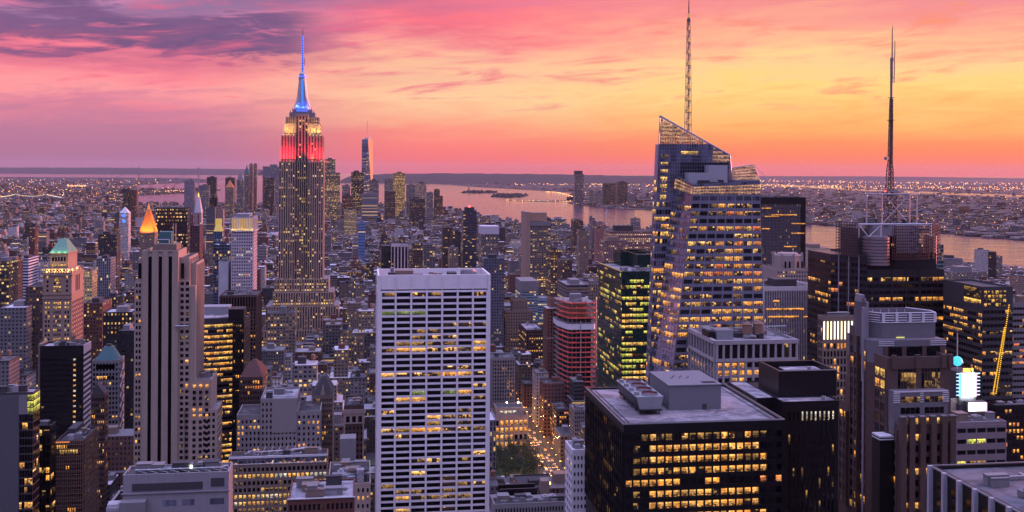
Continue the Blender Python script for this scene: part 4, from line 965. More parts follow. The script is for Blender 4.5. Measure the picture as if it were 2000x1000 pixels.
# lower front: strong piers with capped tops
nb = 5
L = LIT(82, .2, ('amber', 'dim', 'warm'), .4)
b.front(0, b.w, zl, b.h - 2.5, nb, fh, wx=.62, wz=.55, lit=L)
for k in range(nb + 1):
    x = b.w * k / nb; x = min(max(x, .9), b.w - .9); W.box(x - 1.0, x + 1.0, -1.6, .3, 0, b.h + 2.8); b.part('pier_cap', pl_m).box(x - 1.1, x + 1.1, -1.7, .4, b.h + 2.8, b.h + 3.1)
zg = b.part('parapet_zigzag', steel)
for k in (3, 4):
    x0 = b.w * k / nb + 2; zg.bar((x0 - 1, -.2, b.h), (x0 + .4, -.2, b.h + 1.4), .12); zg.bar((x0 + .4, -.2, b.h + 1.4), (x0 + 1.8, -.2, b.h), .12)
b.left(0, 1, 7, zl, b.h - 2, 2, fh, wx=.7, wz=.6, lit=LIT(83, .1, ('amber',)), pw=.8, pd=.6)
zz = b.z(800)
b.left(xb0, 7.6, 15.8, zl, zB - 4, 2, fh, wx=.84, wz=.72, lit=LIT(84, .42, ('amber', 'dim', 'yellow'), .6), pw=.6, pd=.2)
x0 = xc0
for (px, y, py), nbv in zip(steps, (4, 4, 4)):
    x1 = X(px, y); b.front(x1, x0 if x0 != xc0 else xc0, zl, Z(py, y) - 3, 2, fh, y=y, wx=.55, wz=.6, lit=LIT(85 + y, .2, ('amber', 'yellow', 'dim')), pw=1.5, pd=1.0); x0 = x1
    b.left(x1, y, y + 7, zl, Z(py, y) - 3, 2, fh, wx=.7, wz=.6, lit=LIT(95 + y, .2, ('amber', 'dim')), pw=.7, pd=.25)
ob = b.part('corner_bay', black); ob.box(-5.4, -.1, 3.5, 9, 0, Z(856, 2)); tm.box(-5.5, -.1, 3.3, 9, Z(856, 2), Z(853, 2)); tm.box(-5.5, -.1, 3.3, 9, Z(861, 2), Z(859, 2))  # black box put in for the darkness of a corner recess
b.finish([granite, pl_m])

# --- limestone skyscraper with the floodlit crown and blue spire
b = Bld('skyscraper', 'tallest limestone skyscraper, floodlit red and gold near the top under a blue-lit spire', 545, 631.5, 315, 1330, 42)
X = lambda px, y=0: b.x(px, 400, y); Z = lambda py, y=0: b.z(py, 0, y); W = b.wall
HEROES[-1] = (HEROES[-1][0] - 14, HEROES[-1][1] + 22, HEROES[-1][2] - 22, HEROES[-1][3] + 10, b.h)
spand = (.05, .045, .05)
def strips(x0, x1, y, z0, z1, n, lit, axis='x', side=1, wfrac=.5, proud=.75):
    """window columns between stone piers; the columns are parts, the piers stand proud"""
    w_ = (x1 - x0) / n
    for i in range(n):
        a, c = x0 + w_ * (i + .5 - wfrac / 2), x0 + w_ * (i + .5 + wfrac / 2); mb = MB(); nfl = max(1, round((z1 - z0) / 3.85)); fh = (z1 - z0) / nfl
        ru = 4000 + int(abs(y) * 3) * 40 + i % 40; uv = [(ru * (c - a), 500 * fh), ((ru + 1) * (c - a), 500 * fh), ((ru + 1) * (c - a), (500 + nfl) * fh), (ru * (c - a), (500 + nfl) * fh)]
        pts = [(a, y - .06, z0), (c, y - .06, z0), (c, y - .06, z1), (a, y - .06, z1)] if axis == 'x' else [(y + .06, a, z0), (y + .06, c, z0), (y + .06, c, z1), (y + .06, a, z1)]
        mb.face(pts, 0, uv, (*spand, lit), (c - a, fh, .92, .55)); b.part('window_column', FM, mb)
    for i in range(n + 1):
        u = x0 + w_ * i; h = w_ * (1 - wfrac) / 2; a, c = max(x0, u - h), min(x1, u + h)
        if axis == 'x': W.box(a, c, y - proud, y, z0, z1 + .6)
        else: W.box(y, y + proud, a, c, z0, z1 + .6)
zb = 0
x0, x1, xa, xb = 0, b.w, X(575.5), X(601)
zS = b.h
b.body(0, xa, 0, b.d, 0, zS, 0, tar, .8); b.body(xb, b.w, 0, b.d, 0, zS, 0, tar, .8); W.box(xa, xb, 4, b.d, 0, zS)
zbase = Z(560)
strips(0, xa, 0, zbase, zS - 1.5, 7, .16); strips(xb, b.w, 0, zbase, zS - 1.5, 7, .16); strips(xa + .3, xb - .3, 4, zbase, zS, 6, .17, wfrac=.6)
strips(1, b.d - 1, b.w, zbase, zS - 1.5, 8, .05, 'y')
# upper shaft (red-lit)
u0, u1 = X(548.2, 2), X(629.5, 2); zU = Z(264, 2)
b.body(u0, xa + .4, 2, b.d - 2, zS, zU, 0, tar, .8); b.body(xb - .4, u1, 2, b.d - 2, zS, zU, 0, tar, .8); W.box(xa, xb, 4.5, b.d - 4, zS, Z(222, 4))
strips(u0, xa + .4, 2, zS - .8, zU - 1.5, 5, .10, wfrac=.38); strips(xb - .4, u1, 2, zS - .8, zU - 1.5, 5, .10, wfrac=.38); strips(xa + .3, xb - .3, 4.5, zS, Z(226, 4), 4, .16, wfrac=.55)
strips(3, b.d - 3, u1, zS, zU - 1.5, 7, .05, 'y')
# gold-lit tier and stepped cap
g0, g1 = X(554, 5), X(626, 5); zG = Z(240, 5)
b.body(g0, xa + 1, 5, b.d - 5, zU - 1, zG, 0, tar, .6); b.body(xb - 1, g1, 5, b.d - 5, zU - 1, zG, 0, tar, .6)
strips(g0 + 4, xa - 1, 5, zU, Z(250, 5), 3, .3, wfrac=.4, proud=.3); strips(xb + 1, g1 - 4, 5, zU, Z(250, 5), 3, .3, wfrac=.4, proud=.3)
cap = b.part('stepped_cap', mat('cap_stone', (.20, .18, .20), .7, .15, .4))
for a, c, t0, t1, y in ((557, 622, 240, 228, 6), (564, 614, 228, 219, 9), (571, 608, 219, 213, 12)): cap.box(X(a, y), X(c, y), y, b.d - y, Z(t0, y), Z(t1, y))
strips(X(558, 6), X(574, 6), 6, Z(240, 6), Z(229, 6), 4, .0, wfrac=.4, proud=.3); strips(X(604, 6), X(621, 6), 6, Z(240, 6), Z(229, 6), 4, .0, wfrac=.4, proud=.3)
# mast
mst = b.part('mast', mat('mast_metal', (.40, .40, .44), .35, .1, .5, metal=.3)); cx, cy = X(589.3, 20), b.d / 2; k_ = (b.Y + 20) / F
zz = lambda py: Z(py, cy)
mst.cyl(cx, cy, zz(219), zz(213), 17 * k_, k=24); mst.cyl(cx, cy, zz(213), zz(209), 15 * k_, 14 * k_, 24)
mst.cyl(cx, cy, zz(209), zz(155), 5.2 * k_, 4.6 * k_, 20); mst.cyl(cx, cy, zz(155), zz(149), 7.6 * k_, 7.6 * k_, 20); mst.cyl(cx, cy, zz(149), zz(144), 6.2 * k_, 6.2 * k_, 20); mst.cyl(cx, cy, zz(144), zz(138), 6.4 * k_, 1.6 * k_, 20)
for a in range(4):
    an_ = math.pi / 4 + a * math.pi / 2; c, s_ = math.cos(an_), math.sin(an_); n = Vector((-s_, c, 0)); D_ = Vector((c, s_, 0)); C_ = Vector((cx, cy, 0))
    for w1_, w2_, za_, zb_ in ((19, 12, 209, 190), (12, 9, 190, 168), (9, 7.2, 168, 155)):
        o = lambda r, py: C_ + D_ * (r * k_) + Vector((0, 0, zz(py)))
        for sg in (1,):
            A = [o(0, za_) - n * 2.0, o(w1_, za_) - n * 1.4, o(w1_, za_) + n * 1.4, o(0, za_) + n * 2.0]; B = [o(0, zb_) - n * 2.0, o(w2_, zb_) - n * 1.4, o(w2_, zb_) + n * 1.4, o(0, zb_) + n * 2.0]
            mst.prism(A, B)
blue = emis('blue_tube', (.02, .10, 1), 3.2); cyan = emis('blue_window', (.05, .24, 1), 1.3)
for k in range(13):
    py = 206 - k * 4; b.part('lit_window', cyan, under=mst).box(cx - 2.1 * k_, cx + 2.1 * k_, cy - 5.6 * k_, cy - 5.2 * k_, zz(py), zz(py - 3.1))
ring = b.part('light_ring', blue, under=mst); ring.cyl(cx, cy, zz(150), zz(148), 7.9 * k_, k=20); ring.cyl(cx, cy, zz(217), zz(215.5), 17.4 * k_, k=24); ring.cyl(cx, cy, zz(212.5), zz(211), 15.4 * k_, k=24)
ant = b.part('antenna', mat('antenna_dark', (.06, .06, .09), .5, .2, .6)); ant.cyl(cx, cy, zz(138), zz(88), 2.2 * k_, 1.5 * k_, 8); ant.cyl(cx, cy, zz(88), zz(54), 1.3 * k_, .35 * k_, 8); ant.bar((cx + 4 * k_, cy, zz(127)), (cx + 4 * k_, cy, zz(112)), .6 * k_); ant.bar((cx, cy, zz(120)), (cx + 4 * k_, cy, zz(120)), .4 * k_)
for k in range(14):
    py = 137 - k * 5; r = (2.6 - .09 * k) * k_; b.part('light_tube', blue, under=ant).cyl(cx, cy, zz(py), zz(py - 2.6), r, r, 8)
for sx in (-1, 1):
    for j in range(3): mb = b.part('roof_antenna', dgrey); mb.bar((cx + sx * (14 + j * 4) * k_, cy - 8, zz(222)), (cx + sx * (14 + j * 4) * k_, cy - 8, zz(206 + j * 5)), .35)
# lower setbacks
for a, c, t, y in ((537, 643, 545, -5), (534, 652, 571, -12), (520, 662, 598, -16), (512, 668, 645, -22)):
    b.body(X(a, y), X(c, y), y, b.d + 6, 0, Z(t, y), 0, roofg if t < 600 else tar, .8)
strips(X(537, -5), X(643, -5), -5, 2, Z(547, -5), 22, .32); strips(X(534, -12), X(652, -12), -12, 2, Z(573, -12), 24, .36)
strips(X(520, -16), X(662, -16), -16, 2, Z(600, -16), 28, .3); strips(X(512, -22), X(668, -22), -22, 2, Z(647, -22), 30, .2)
strips(-10, b.d, X(652, -12), 2, Z(573, -12), 9, .1, 'y'); strips(-20, b.d, X(668, -22), 2, Z(647, -22), 9, .1, 'y')
# floodlights on the ledges: real lamps that throw the red, gold and blue light
LAMP_N = [0]
def flood(x, y, z, col, watt, part=True, size=1.0, aim=None):
    if part: b.part('floodlight', emis('flood_%d' % int(col[0] * 10 + col[2] * 100), col, 4)).box(x - .5, x + .5, y - .4, y + .3, z - .1, z + .5)
    l = bpy.data.lights.new('floodlight', 'SPOT' if aim else 'POINT'); l.energy = watt; l.color = col; l.shadow_soft_size = size
    o = bpy.data.objects.new('floodlight_lamp', l); COL.objects.link(o); o.parent = b.root; o.location = (x, y - .6, z + .9 - 2)
    if aim: l.spot_size = R(105); l.spot_blend = .8; o.rotation_euler = Vector(aim).to_track_quat('-Z', 'Y').to_euler()
red, gold_ = (1, .012, .02), (1, .56, .13)
for i in range(5):
    for A, B in ((0, xa), (xb, b.w)): flood(A + (B - A) * (i + .5) / 5, -3.2, zS + .4, red, 44000, aim=(0, .42, 1))
for i in range(3): flood(b.w + 3, 6 + i * 14, zS + .4, red, 30000, aim=(-.4, 0, 1))
for i in range(4):
    for A, B in ((u0 + 1, xa), (xb, u1 - 1)): flood(A + (B - A) * (i + .5) / 4, -.2, zU + .4, gold_, 11000, aim=(0, .5, 1))
for i in range(8):
    a = i * math.pi / 4 + .2; flood(cx + 15.5 * k_ * math.cos(a), cy + 15.5 * k_ * math.sin(a), zz(209), (.02, .07, 1), 5200, False, .6)
b.finish([mat('warm_limestone', (.36, .265, .205), .85, .18, .15, streak=.1)])
# ================================================================== other large buildings
def block(name, label, pl, pr, pt, Y, d=None, pb=None, wall=None, fh=3.6, nb=8, ns=6, wx=.55, wz=.55, lit=.2, keys=('warm', 'amber', 'part', 'dim'), pw=0, pd=.4, bd=0, roof=None, par=1.2, clut=4, tank=0, side=None, cat='building', done=True, seed=1, top=1.0, off=('dark',), row=.5):
    b = Bld(name, label, pl, pr, pt, Y, d, pb)
    b.body(0, b.w, 0, b.d, 0, b.h, 0, roof or tar, par, .5)
    zt = b.h - top - par * .5
    b.front(.3, b.w - .3, b.zl, zt, nb, fh, wx=wx, wz=wz, lit=LIT(seed, lit, keys, row, off), pw=pw, pd=pd, bd=bd)
    if ns:
        L = LIT(seed + 50, (lit if side is None else side), keys, row, off)
        if pl > 708: b.left(0, .3, b.d - .3, b.zl, zt, ns, fh, wx=wx, wz=wz, lit=L, pw=pw, pd=pd, bd=bd)
        else: b.right(b.w, .3, b.d - .3, b.zl, zt, ns, fh, wx=wx, wz=wz, lit=L, pw=pw, pd=pd, bd=bd)
    if clut or tank: b.clutter(2, b.w - 3, 2, b.d - 3, b.h - par, clut, tank)
    if done: b.finish([wall or grey])
    b.wm = [wall or grey]; return b
# green-roofed tower
b = Bld('office_tower', 'stone tower with a green copper pyramid roof and a gold-lit lantern storey below it', 84, 140, 533, 820, pb=(163, 527))
X = lambda px, y=0: b.x(px, 560, y); Z = lambda py, y=0: b.z(py, 0, y)
b.body(0, b.w, 0, b.d, 0, b.h, 0, tar, 1, .6); b.wall.box(-.8, b.w + .8, -.8, b.d + .8, b.h - 2.2, b.h - 1.2)
for z_ in (Z(575), Z(583)): b.wall.box(-.6, b.w + .6, -.6, b.d + .6, z_ - .5, z_ + .5)
i = 2; b.wall.box(i, b.w - i, i, b.d - i, b.h - 1, Z(525, 2)); zt2 = Z(512, 4); j = 4; b.wall.box(j, b.w - j, j, b.d - j, b.h - 1, Z(494, 4)); b.wall.box(j - .7, b.w - j + .7, j - .7, b.d - j + .7, Z(496, 4), Z(494, 4) + .2)
r0 = [(j - .2, j - .2), (b.w - j + .2, j - .2), (b.w - j + .2, b.d - j + .2), (j - .2, b.d - j + .2)]; c = (b.w / 2, b.d / 2); zt = Z(466, c[1]); r1 = [(c[0] - 2.6, c[1] - 2.5), (c[0] + 2.6, c[1] - 2.5), (c[0] + 2.6, c[1] + 2.5), (c[0] - 2.6, c[1] + 2.5)]
b.part('pyramid_roof', verdi).prism([(*p, Z(494, 4) + .2) for p in r0], [(*p, zt) for p in r1])
dm = b.part('dormer', verdi)
for k in range(6): x = j + 3 + (b.w - 2 * j - 6) * k / 5; dm.box(x - .6, x + .6, j + .6, j + 3, Z(493, 5), Z(490, 5))
for k in range(5):
    x = j + 2.5 + (b.w - 2 * j - 5) * k / 4; b.wins.append(([Vector((x - .7, j - .05, Z(510, 4))), Vector((x + .7, j - .05, Z(510, 4))), Vector((x + .7, j - .05, Z(502, 4))), Vector((x - .7, j - .05, Z(502, 4)))], N3 if 'N3' in globals() else Vector((0, -1, 0)), 'dark'))
    b.wins.append(([Vector((x - .7, j - .05, Z(521, 4))), Vector((x + .7, j - .05, Z(521, 4))), Vector((x + .7, j - .05, Z(517, 4))), Vector((x - .7, j - .05, Z(517, 4)))], Vector((0, -1, 0)), 'yellow'))
L = LIT(101, .3, ('yellow', 'warm', 'pale'), .5)
fh = 3.6; z1 = Z(586)
for a, c_, n_ in ((.06, .26, 2), (.36, .64, 4), (.74, .94, 2)): b.front(b.w * a, b.w * c_, b.zl, z1 - 1, n_, fh, wx=.55, wz=.55, lit=lambda i, j, n_=n_: 'yellow' if j >= round((z1 - 1 - b.zl) / fh) - 2 else L(i, j))
for a, c_, n_ in ((.12, .2, 1), (.8, .88, 1)): b.front(b.w * a, b.w * c_, Z(572), Z(537), n_, fh, wx=.8, wz=.55, lit=LIT(102, .6, ('yellow', 'dim')))
b.front(b.w * .36, b.w * .64, Z(573), Z(550), 3, fh, wx=.75, wz=.6, lit=LIT(105, .3, ('yellow', 'dim')))
mb = b.part('arched_window', MATS['yellow']); xc = b.w / 2; A_ = [(xc + 2.6 * math.cos(t * math.pi / 8), -.06, Z(549) + 2.6 * math.sin(t * math.pi / 8)) for t in range(9)]; mb.face(A_)
b.front(b.w * .1, b.w * .9, Z(531), Z(526), 7, 9, y=-.01, wx=.5, wz=.6)
b.right(b.w, 1, b.d - 1, b.zl, z1 - 1, 6, fh, wx=.45, wz=.5, lit=LIT(103, .05, ('dim',)), pw=.8, pd=.4); b.right(b.w, b.d * .3, b.d * .7, Z(573), Z(540), 3, 99, wx=.6, wz=.95)
for k in range(12): b.wall.box(b.w * k / 11 - .35, b.w * k / 11 + .35, -.5, .3, b.h - .1, b.h + 1.6)
for k in range(9): b.wall.box(b.w - .3, b.w + .4, b.d * k / 8 - .4, b.d * k / 8 + .4, b.h - .1, b.h + 1.6)
for k in range(4): flood(3 + (b.w - 6) * k / 3, 1.4, b.h + .4, (1, .66, .20), 1700)
flood(b.w - 1.4, b.d * .3, b.h + .4, (1, .6, .25), 1500); flood(b.w - 1.4, b.d * .7, b.h + .4, (1, .6, .25), 1500)
for k in range(3): flood(6 + (b.w - 12) * k / 2, 3.4, Z(495, 4) + .6, (.6, 1, .5), 420, False)
b.finish([mat('warm_stone', (.30, .21, .165), .85, .15, .4, streak=.1)])

# white tower with lit crown
b = Bld('office_tower', 'pale gridded tower with a bright golden lit crown of vertical fins', 452, 495, 425, 1180, pb=(502, 423))
Z = lambda py, y=0: b.z(py, 0, y); X = lambda px, y=0: b.x(px, 480, y)
b.body(0, b.w, 0, b.d, 0, b.h, 0, roofg, 1.5, .6); zc = Z(451)
b.front(.3, b.w - .3, b.zl, zc, 9, 3.75, wx=.62, wz=.5, lit=LIT(111, .10, ('pale', 'warm', 'dim'), .8, ('blueglass',)), pw=.9, pd=.5, bd=.2)
b.right(b.w, 1, b.d - 1, b.zl, zc, 6, 3.75, wx=.5, wz=.45, lit=LIT(112, .05, ('dim',), .5, ('blueglass',)), pw=1, pd=.5, bd=.3)
for k in range(10): x = b.w * k / 9; b.wall.box(min(max(x, .5), b.w - .5) - .5, min(max(x, .5), b.w - .5) + .5, -1.2, 0, zc, b.h)
for k in range(7): y = b.d * k / 6; b.wall.box(b.w, b.w + 1.0, min(max(y, .5), b.d - .5) - .5, min(max(y, .5), b.d - .5) + .5, zc, b.h)
for k in range(9): b.part('lit_panel', emis('crown_flood_glow', (1, .56, .16), .62)).box(b.w * (k + .2) / 9, b.w * (k + .8) / 9, -.25, -.05, zc + .4, b.h - 1)  # panels glow by themselves in place of the floodlight falling on them
for k in range(9): flood(b.w * (k + .5) / 9, -.9, zc + .6, (1, .66, .18), 260, False, .4)
for k in range(6): b.part('lit_panel', MATS['crown_flood_glow']).box(b.w + .05, b.w + .25, b.d * (k + .2) / 6, b.d * (k + .8) / 6, zc + .4, b.h - 1)
b.part('ledge', white).box(-.2, b.w + 2.2, -1.8, b.d, zc - .6, zc - .05)
b.part('penthouse', steel).box(4, b.w - 5, 5, b.d - 5, b.h - 1.5, b.h + 4); b.clutter(2, b.w - 4, 2, b.d - 4, b.h - 1.5, 5)
b.finish([mat('pale_concrete', (.50, .44, .47), .7, .08, .4)])
# stone base below it
b = block('office_building', 'brown stone building under the gold-crowned pale tower, with tall arched top windows', 429, 502, 577, 1000, pb=(511, 575), wall=brown, fh=3.7, nb=11, ns=7, lit=.14, pw=1.1, pd=.5, seed=121, clut=6, done=False)
b.front(.5, b.w - .5, b.z(600), b.z(580), 13, 99, y=-.55, wx=.55, wz=.9, pw=.8, pd=.3); b.wall.box(-.5, b.w + .5, -.55, 0, b.z(600), b.z(580)); b.finish(b.wm)
# curved yellow-lit glass building and the dark slab beside it
b = Bld('office_block', 'bright yellow-lit office block with rounded front behind the striped limestone tower', 374, 455, 619, 760, 40)
Z = lambda py: b.z(py); zt = b.h; n_ = 14
arc = [(b.w * k / n_, -7 * math.sin(math.pi * (.35 + .55 * k / n_))) for k in range(n_ + 1)]
fp = arc + [(b.w, 38), (0, 38)]
b.wall.prism([(x, y, 0) for x, y in fp], [(x, y, zt - .6) for x, y in fp]); b.part('roof', roofg).prism([(x * .98 + .5, y * .96 + .3, zt - .6) for x, y in fp], [(x * .98 + .5, y * .96 + .3, zt) for x, y in fp])
nf = round((zt - 4 - b.zl) / 4.0); L = LIT(131, .97, ('yellow', 'warm', 'warm', 'amber', 'part'), .4, ('dark',), .5)
for k in range(n_):
    (x0, y0), (x1, y1) = arc[k], arc[k + 1]
    b.fac((x0, y0, b.zl), (x1, y1, b.zl), (x0, y0, zt - 4), (x1, y1, zt - 4), 1, nf, .93, .5, lambda i, j, k=k: 'yellow' if j == nf - 1 else L(k // 2, j), bd=.15)
b.clutter(6, b.w - 6, 4, 30, zt, 6); b.part('penthouse', steel).box(6, 26, 10, 24, zt, zt + 6); b.finish([dgrey])
b = block('office_slab', 'dark narrow slab with a black roof box right of the yellow-lit rounded block', 455, 477, 628, 735, 42, wall=black, nb=5, ns=8, lit=.12, side=.03, seed=133, clut=0, done=False, roof=tar)
b.part('penthouse', black).box(-4, b.w - 1, 6, 22, b.h - 1.2, b.z(604, 0, 6)); b.finish(b.wm)
# teal pyramid
b = block('office_tower', 'grey tower with a teal flat-topped pyramid roof left of the striped limestone tower', 180, 232, 704, 760, pb=(243, 702), wall=grey, nb=8, ns=6, lit=.12, seed=141, clut=0, roof=tar, done=False)
i = 1.5; zt = b.z(674, 0, 14); q = [(i, i), (b.w - i, i), (b.w - i, b.d - i), (i, b.d - i)]; qt = [(b.w * .36, b.d * .34), (b.w * .66, b.d * .34), (b.w * .66, b.d * .66), (b.w * .36, b.d * .66)]
b.part('pyramid_roof', teal).prism([(*p, b.h - 1) for p in q], [(*p, zt) for p in qt]); b.part('roof_lantern', dgrey).box(b.w * .42, b.w * .6, b.d * .4, b.d * .6, zt, zt + 1.6)
b.front(2, b.w - 2, b.z(722), b.z(712), 1, 9, y=-.05, wx=.9, wz=.9, lit=lambda i, j: 'dark'); b.front(3, b.w - 3, b.z(742), b.z(734), 5, 9, y=-.05, wx=.8, wz=.7, lit=lambda i, j: 'warm' if i < 3 else 'dark')
br = b.part('brace', mat('pale_brace', (.5, .42, .42), .7))
for k in range(12):
    z0, z1 = b.h - 6 - k * 7.5, b.h - 13.5 - k * 7.5; br.bar((b.w + .3, 3, z0), (b.w + .3, b.d - 3, z1), .4); br.bar((b.w + .3, b.d - 3, z0), (b.w + .3, 3, z1), .4)
b.finish(b.wm)
b = block('office_building', 'brown gabled building in front of the teal pyramid tower', 178, 205, 770, 640, pb=(212, 768), wall=brown, nb=7, ns=5, lit=.3, side=.06, seed=151, clut=0, done=False)
b.part('gable_roof', dgrey).prism([(0, 0, b.h), (b.w, 0, b.h), (b.w, b.d, b.h), (0, b.d, b.h)], [(b.w * .35, 1, b.h + 6), (b.w * .4, 1, b.h + 6), (b.w * .4, b.d - 1, b.h + 6), (b.w * .35, b.d - 1, b.h + 6)]); b.finish(b.wm)
# black slab with striped side
b = Bld('office_slab', 'black slab with white horizontal stripes on its narrow right side', 78, 163, 676, 700, pb=(177, 673))
b.body(0, b.w, 0, b.d, 0, b.h, 0, roofg, 1, .6); L = LIT(161, .04, ('dim',), .5)
b.front(1, b.w - 1, b.zl, b.h - 8, 14, 3.6, wx=.9, wz=.4, lit=lambda i, j: 'warm' if i == 11 and j % 3 else ('pale' if i == 11 else L(i, j)), bd=.1)
n_ = round((b.h - b.zl) / 3.9); st_ = b.part('side_stripe', mat('pink_panel', (.55, .46, .46), .7))
for k in range(n_): z = b.zl + (b.h - 6 - b.zl) * k / n_; st_.box(b.w, b.w + .4, .3, b.d - .3, z, z + 1.6)
st_.box(b.w, b.w + .4, .2, b.d - .2, b.h - 6, b.h); b.part('side_wall', tan).box(-1.8, -.02, 2, b.d, 0, b.h + 1); b.clutter(3, b.w - 4, 2, b.d - 4, b.h - 1, 7); b.finish([black])
# grey metal wall building at the left edge with lit glass corner
b = Bld('office_building', 'left-edge building with a windowless ribbed grey wall and a lit glass corner', -30, 65, 768, 520, pb=(78, 765))
Z = lambda py: b.z(py); X = lambda px: b.x(px, 800); b.body(0, b.w, 0, b.d, 0, b.h, 0, roofg, .6, .5); xr = X(37)
rb = b.part('ribbed_cladding', mat('grey_cladding', (.115, .112, .125), .6, .08, .5, streak=.06))
rb.box(0, xr, -.3, 0, 0, Z(773)); 
for k in range(24): x = xr * k / 23; rb.box(max(0, x - .06), x + .06, -.42, -.3, 0, Z(773))
b.part('grey_panel', grey).box(xr, X(53), -.3, 0, Z(811), Z(773))
L = LIT(171, .22, ('amber', 'warm', 'dim', 'part'), .8); b.front(xr + .3, b.w, b.zl, Z(811), 5, 4, wx=.92, wz=.8, lit=L, pw=.12, pd=.1)
b.front(X(53), b.w, Z(811), Z(772), 2, 3.6, wx=.92, wz=.85, lit=lambda i, j: 'lime', pw=.15, pd=.1)
b.right(b.w, 0, b.d, Z(811), Z(772), 4, 3.6, wx=.92, wz=.85, lit=lambda i, j: 'lime', pw=.15, pd=.1); b.right(b.w, 0, b.d, b.zl, Z(811), 4, 4, wx=.92, wz=.8, lit=LIT(172, .3, ('amber', 'part', 'dim'))); b.clutter(3, b.w - 4, 3, b.d - 4, b.h - .6, 7); b.finish([dgrey])
b = block('office_building', 'dark glass building with tilted lit floors beside the windowless grey wall', 66, 99, 832, 545, pb=(109, 829), wall=black, fh=4, nb=4, ns=5, wx=.9, wz=.7, lit=.3, keys=('amber', 'warm', 'part', 'dim'), pw=.2, pd=.15, seed=181, clut=3, row=.9)
b = block('office_building', 'brown building wrapped in scaffolding, warm light in three rows of windows', 109, 163, 861, 560, pb=(190, 857), wall=brown, fh=3.7, nb=12, ns=7, wx=.6, wz=.55, lit=.10, side=.0, seed=191, clut=6, done=False)
sf = b.part('scaffold', mat('scaffold_mesh', (.22, .13, .10), .8))
for k in range(14): x = b.w * k / 13; sf.bar((x, -1.2, b.zl), (x, -1.2, b.h + 1), .1)
for k in range(26):
    z = b.zl + (b.h - b.zl) * k / 25; sf.bar((0, -1.2, z), (b.w, -1.2, z), .1); sf.bar((b.w + 1, 0, z), (b.w + 1, b.d, z), .1)
for k in range(10): y = b.d * k / 9; sf.bar((b.w + 1, y, b.zl), (b.w + 1, y, b.h + 1), .1)
b.front(2, b.w * .8, b.z(888), b.z(878), 7, 9, y=-.3, wx=.7, wz=.8, lit=lambda i, j: 'yellow'); b.part('work_platform', emis('work_light', (1, .35, .12), .8)).box(0, b.w * .5, -1, -.4, b.h - 1, b.h - .4)
b.part('penthouse', dgrey).box(4, b.w - 6, 8, b.d - 6, b.h - 1, b.z(838, 0, 8)); b.finish(b.wm)
# concrete roof building at the bottom left
b = Bld('office_building', 'concrete building with steel roof frames and louvre wall below the striped tower', 240, 447, 928, 420, pb=(246, 910))
Z = lambda py, y=0: b.z(py, 0, y); X = lambda px, y=0: b.x(px, 940, y); zr = b.h - 1
b.body(0, b.w, 0, b.d + 8, 0, b.h, 0, tar, 1, .6); b.part('louver_wall', dgrey).box(X(258), X(396), -.3, 0, Z(960), Z(946)); b.part('louver_wall', dgrey).box(X(412), X(438), -.3, 0, Z(956), Z(940))
b.wall.box(-.6, b.w + .6, -.6, 0, Z(966), Z(964)); b.part('lower_roof', roofg).box(X(212), 0, -4, b.d, Z(985) - 1, Z(985)); b.wall.box(X(212), 0, -4, b.d, 0, Z(985) - 1)
ll = b.part('ledge_slat', white)
for k in range(7): ll.box(X(214) + k * .8, X(214) + k * .8 + .4, -3.5, b.d - 4, Z(985), Z(985) + 1.2)
b.part('annex', grey).box(X(238), X(288), -5, 0, Z(1060), Z(975))
for a, c in ((318, 345), (356, 380), (410, 438)): b.wins.append(([Vector((X(a), -.06, Z(992))), Vector((X(c), -.06, Z(992))), Vector((X(c), -.06, Z(980))), Vector((X(a), -.06, Z(980)))], Vector((0, -1, 0)), 'blueglass'))
fr = b.part('roof_frame', steel)
for k in range(9):
    x = 4 + (b.w - 8) * k / 8; fr.bar((x, 3, zr + 2), (x + 3, b.d, zr + 2), .25); fr.bar((x, 3, zr), (x, 3, zr + 2.2), .25); fr.bar((x + 3, b.d, zr), (x + 3, b.d, zr + 2.2), .25); fr.bar((x, 3, zr + 2), (x + 5, b.d * .5, zr + .6), .15)
fr.bar((4, 3, zr + 2), (b.w - 4, 3, zr + 2), .3); fr.bar((7, b.d, zr + 2), (b.w - 1, b.d, zr + 2), .3); b.clutter(4, b.w - 6, 4, b.d - 2, zr, 14)
b.part('roof_lamp', emis('white_lamp', (.9, 1, .7), 14)).cyl(X(371), 3, zr + 2.2, zr + 3, .4, k=8); b.finish([mat('stained_concrete', (.25, .235, .25), .85, .14, .3, streak=.15)])
# lit window block, bottom
b = block('office_building', 'stone office building with paired bright yellow windows below the pale brick block', 447, 640, 893, 545, pb=(452, 881), wall=tan, fh=3.55, nb=22, ns=0, wx=.62, wz=.55, lit=.5, keys=('yellow', 'yellow', 'amber', 'pale'), seed=201, roof=tar, clut=10, done=False, row=.9, off=('dark', 'dark', 'dim'))
for k in range(12): x = b.w * k / 11; b.wall.box(min(max(x, .3), b.w - .3) - .3, min(max(x, .3), b.w - .3) + .3, -.35, 0, b.zl, b.h)
b.part('top_band', white).box(0, b.w, -.4, 0, b.h - 1, b.h + .1); b.part('top_band', white).box(0, b.w, -.4, 0, b.h - 4.2, b.h - 3.8)
b.front(1, b.w - 1, b.h - 3.6, b.h - 1.1, 9, 9, y=-.1, wx=.85, wz=.8, lit=lambda i, j: 'blueglass'); rf_ = b.part('roof_frame', steel)
for k in range(6): rf_.bar((12 + k * 4, 4, b.h - 1), (14 + k * 4, 14, b.h + 1.5), .2); rf_.bar((12 + k * 4, 4, b.h + 1.2), (40, 8 + k, b.h + 1.2), .2)
b.finish(b.wm)
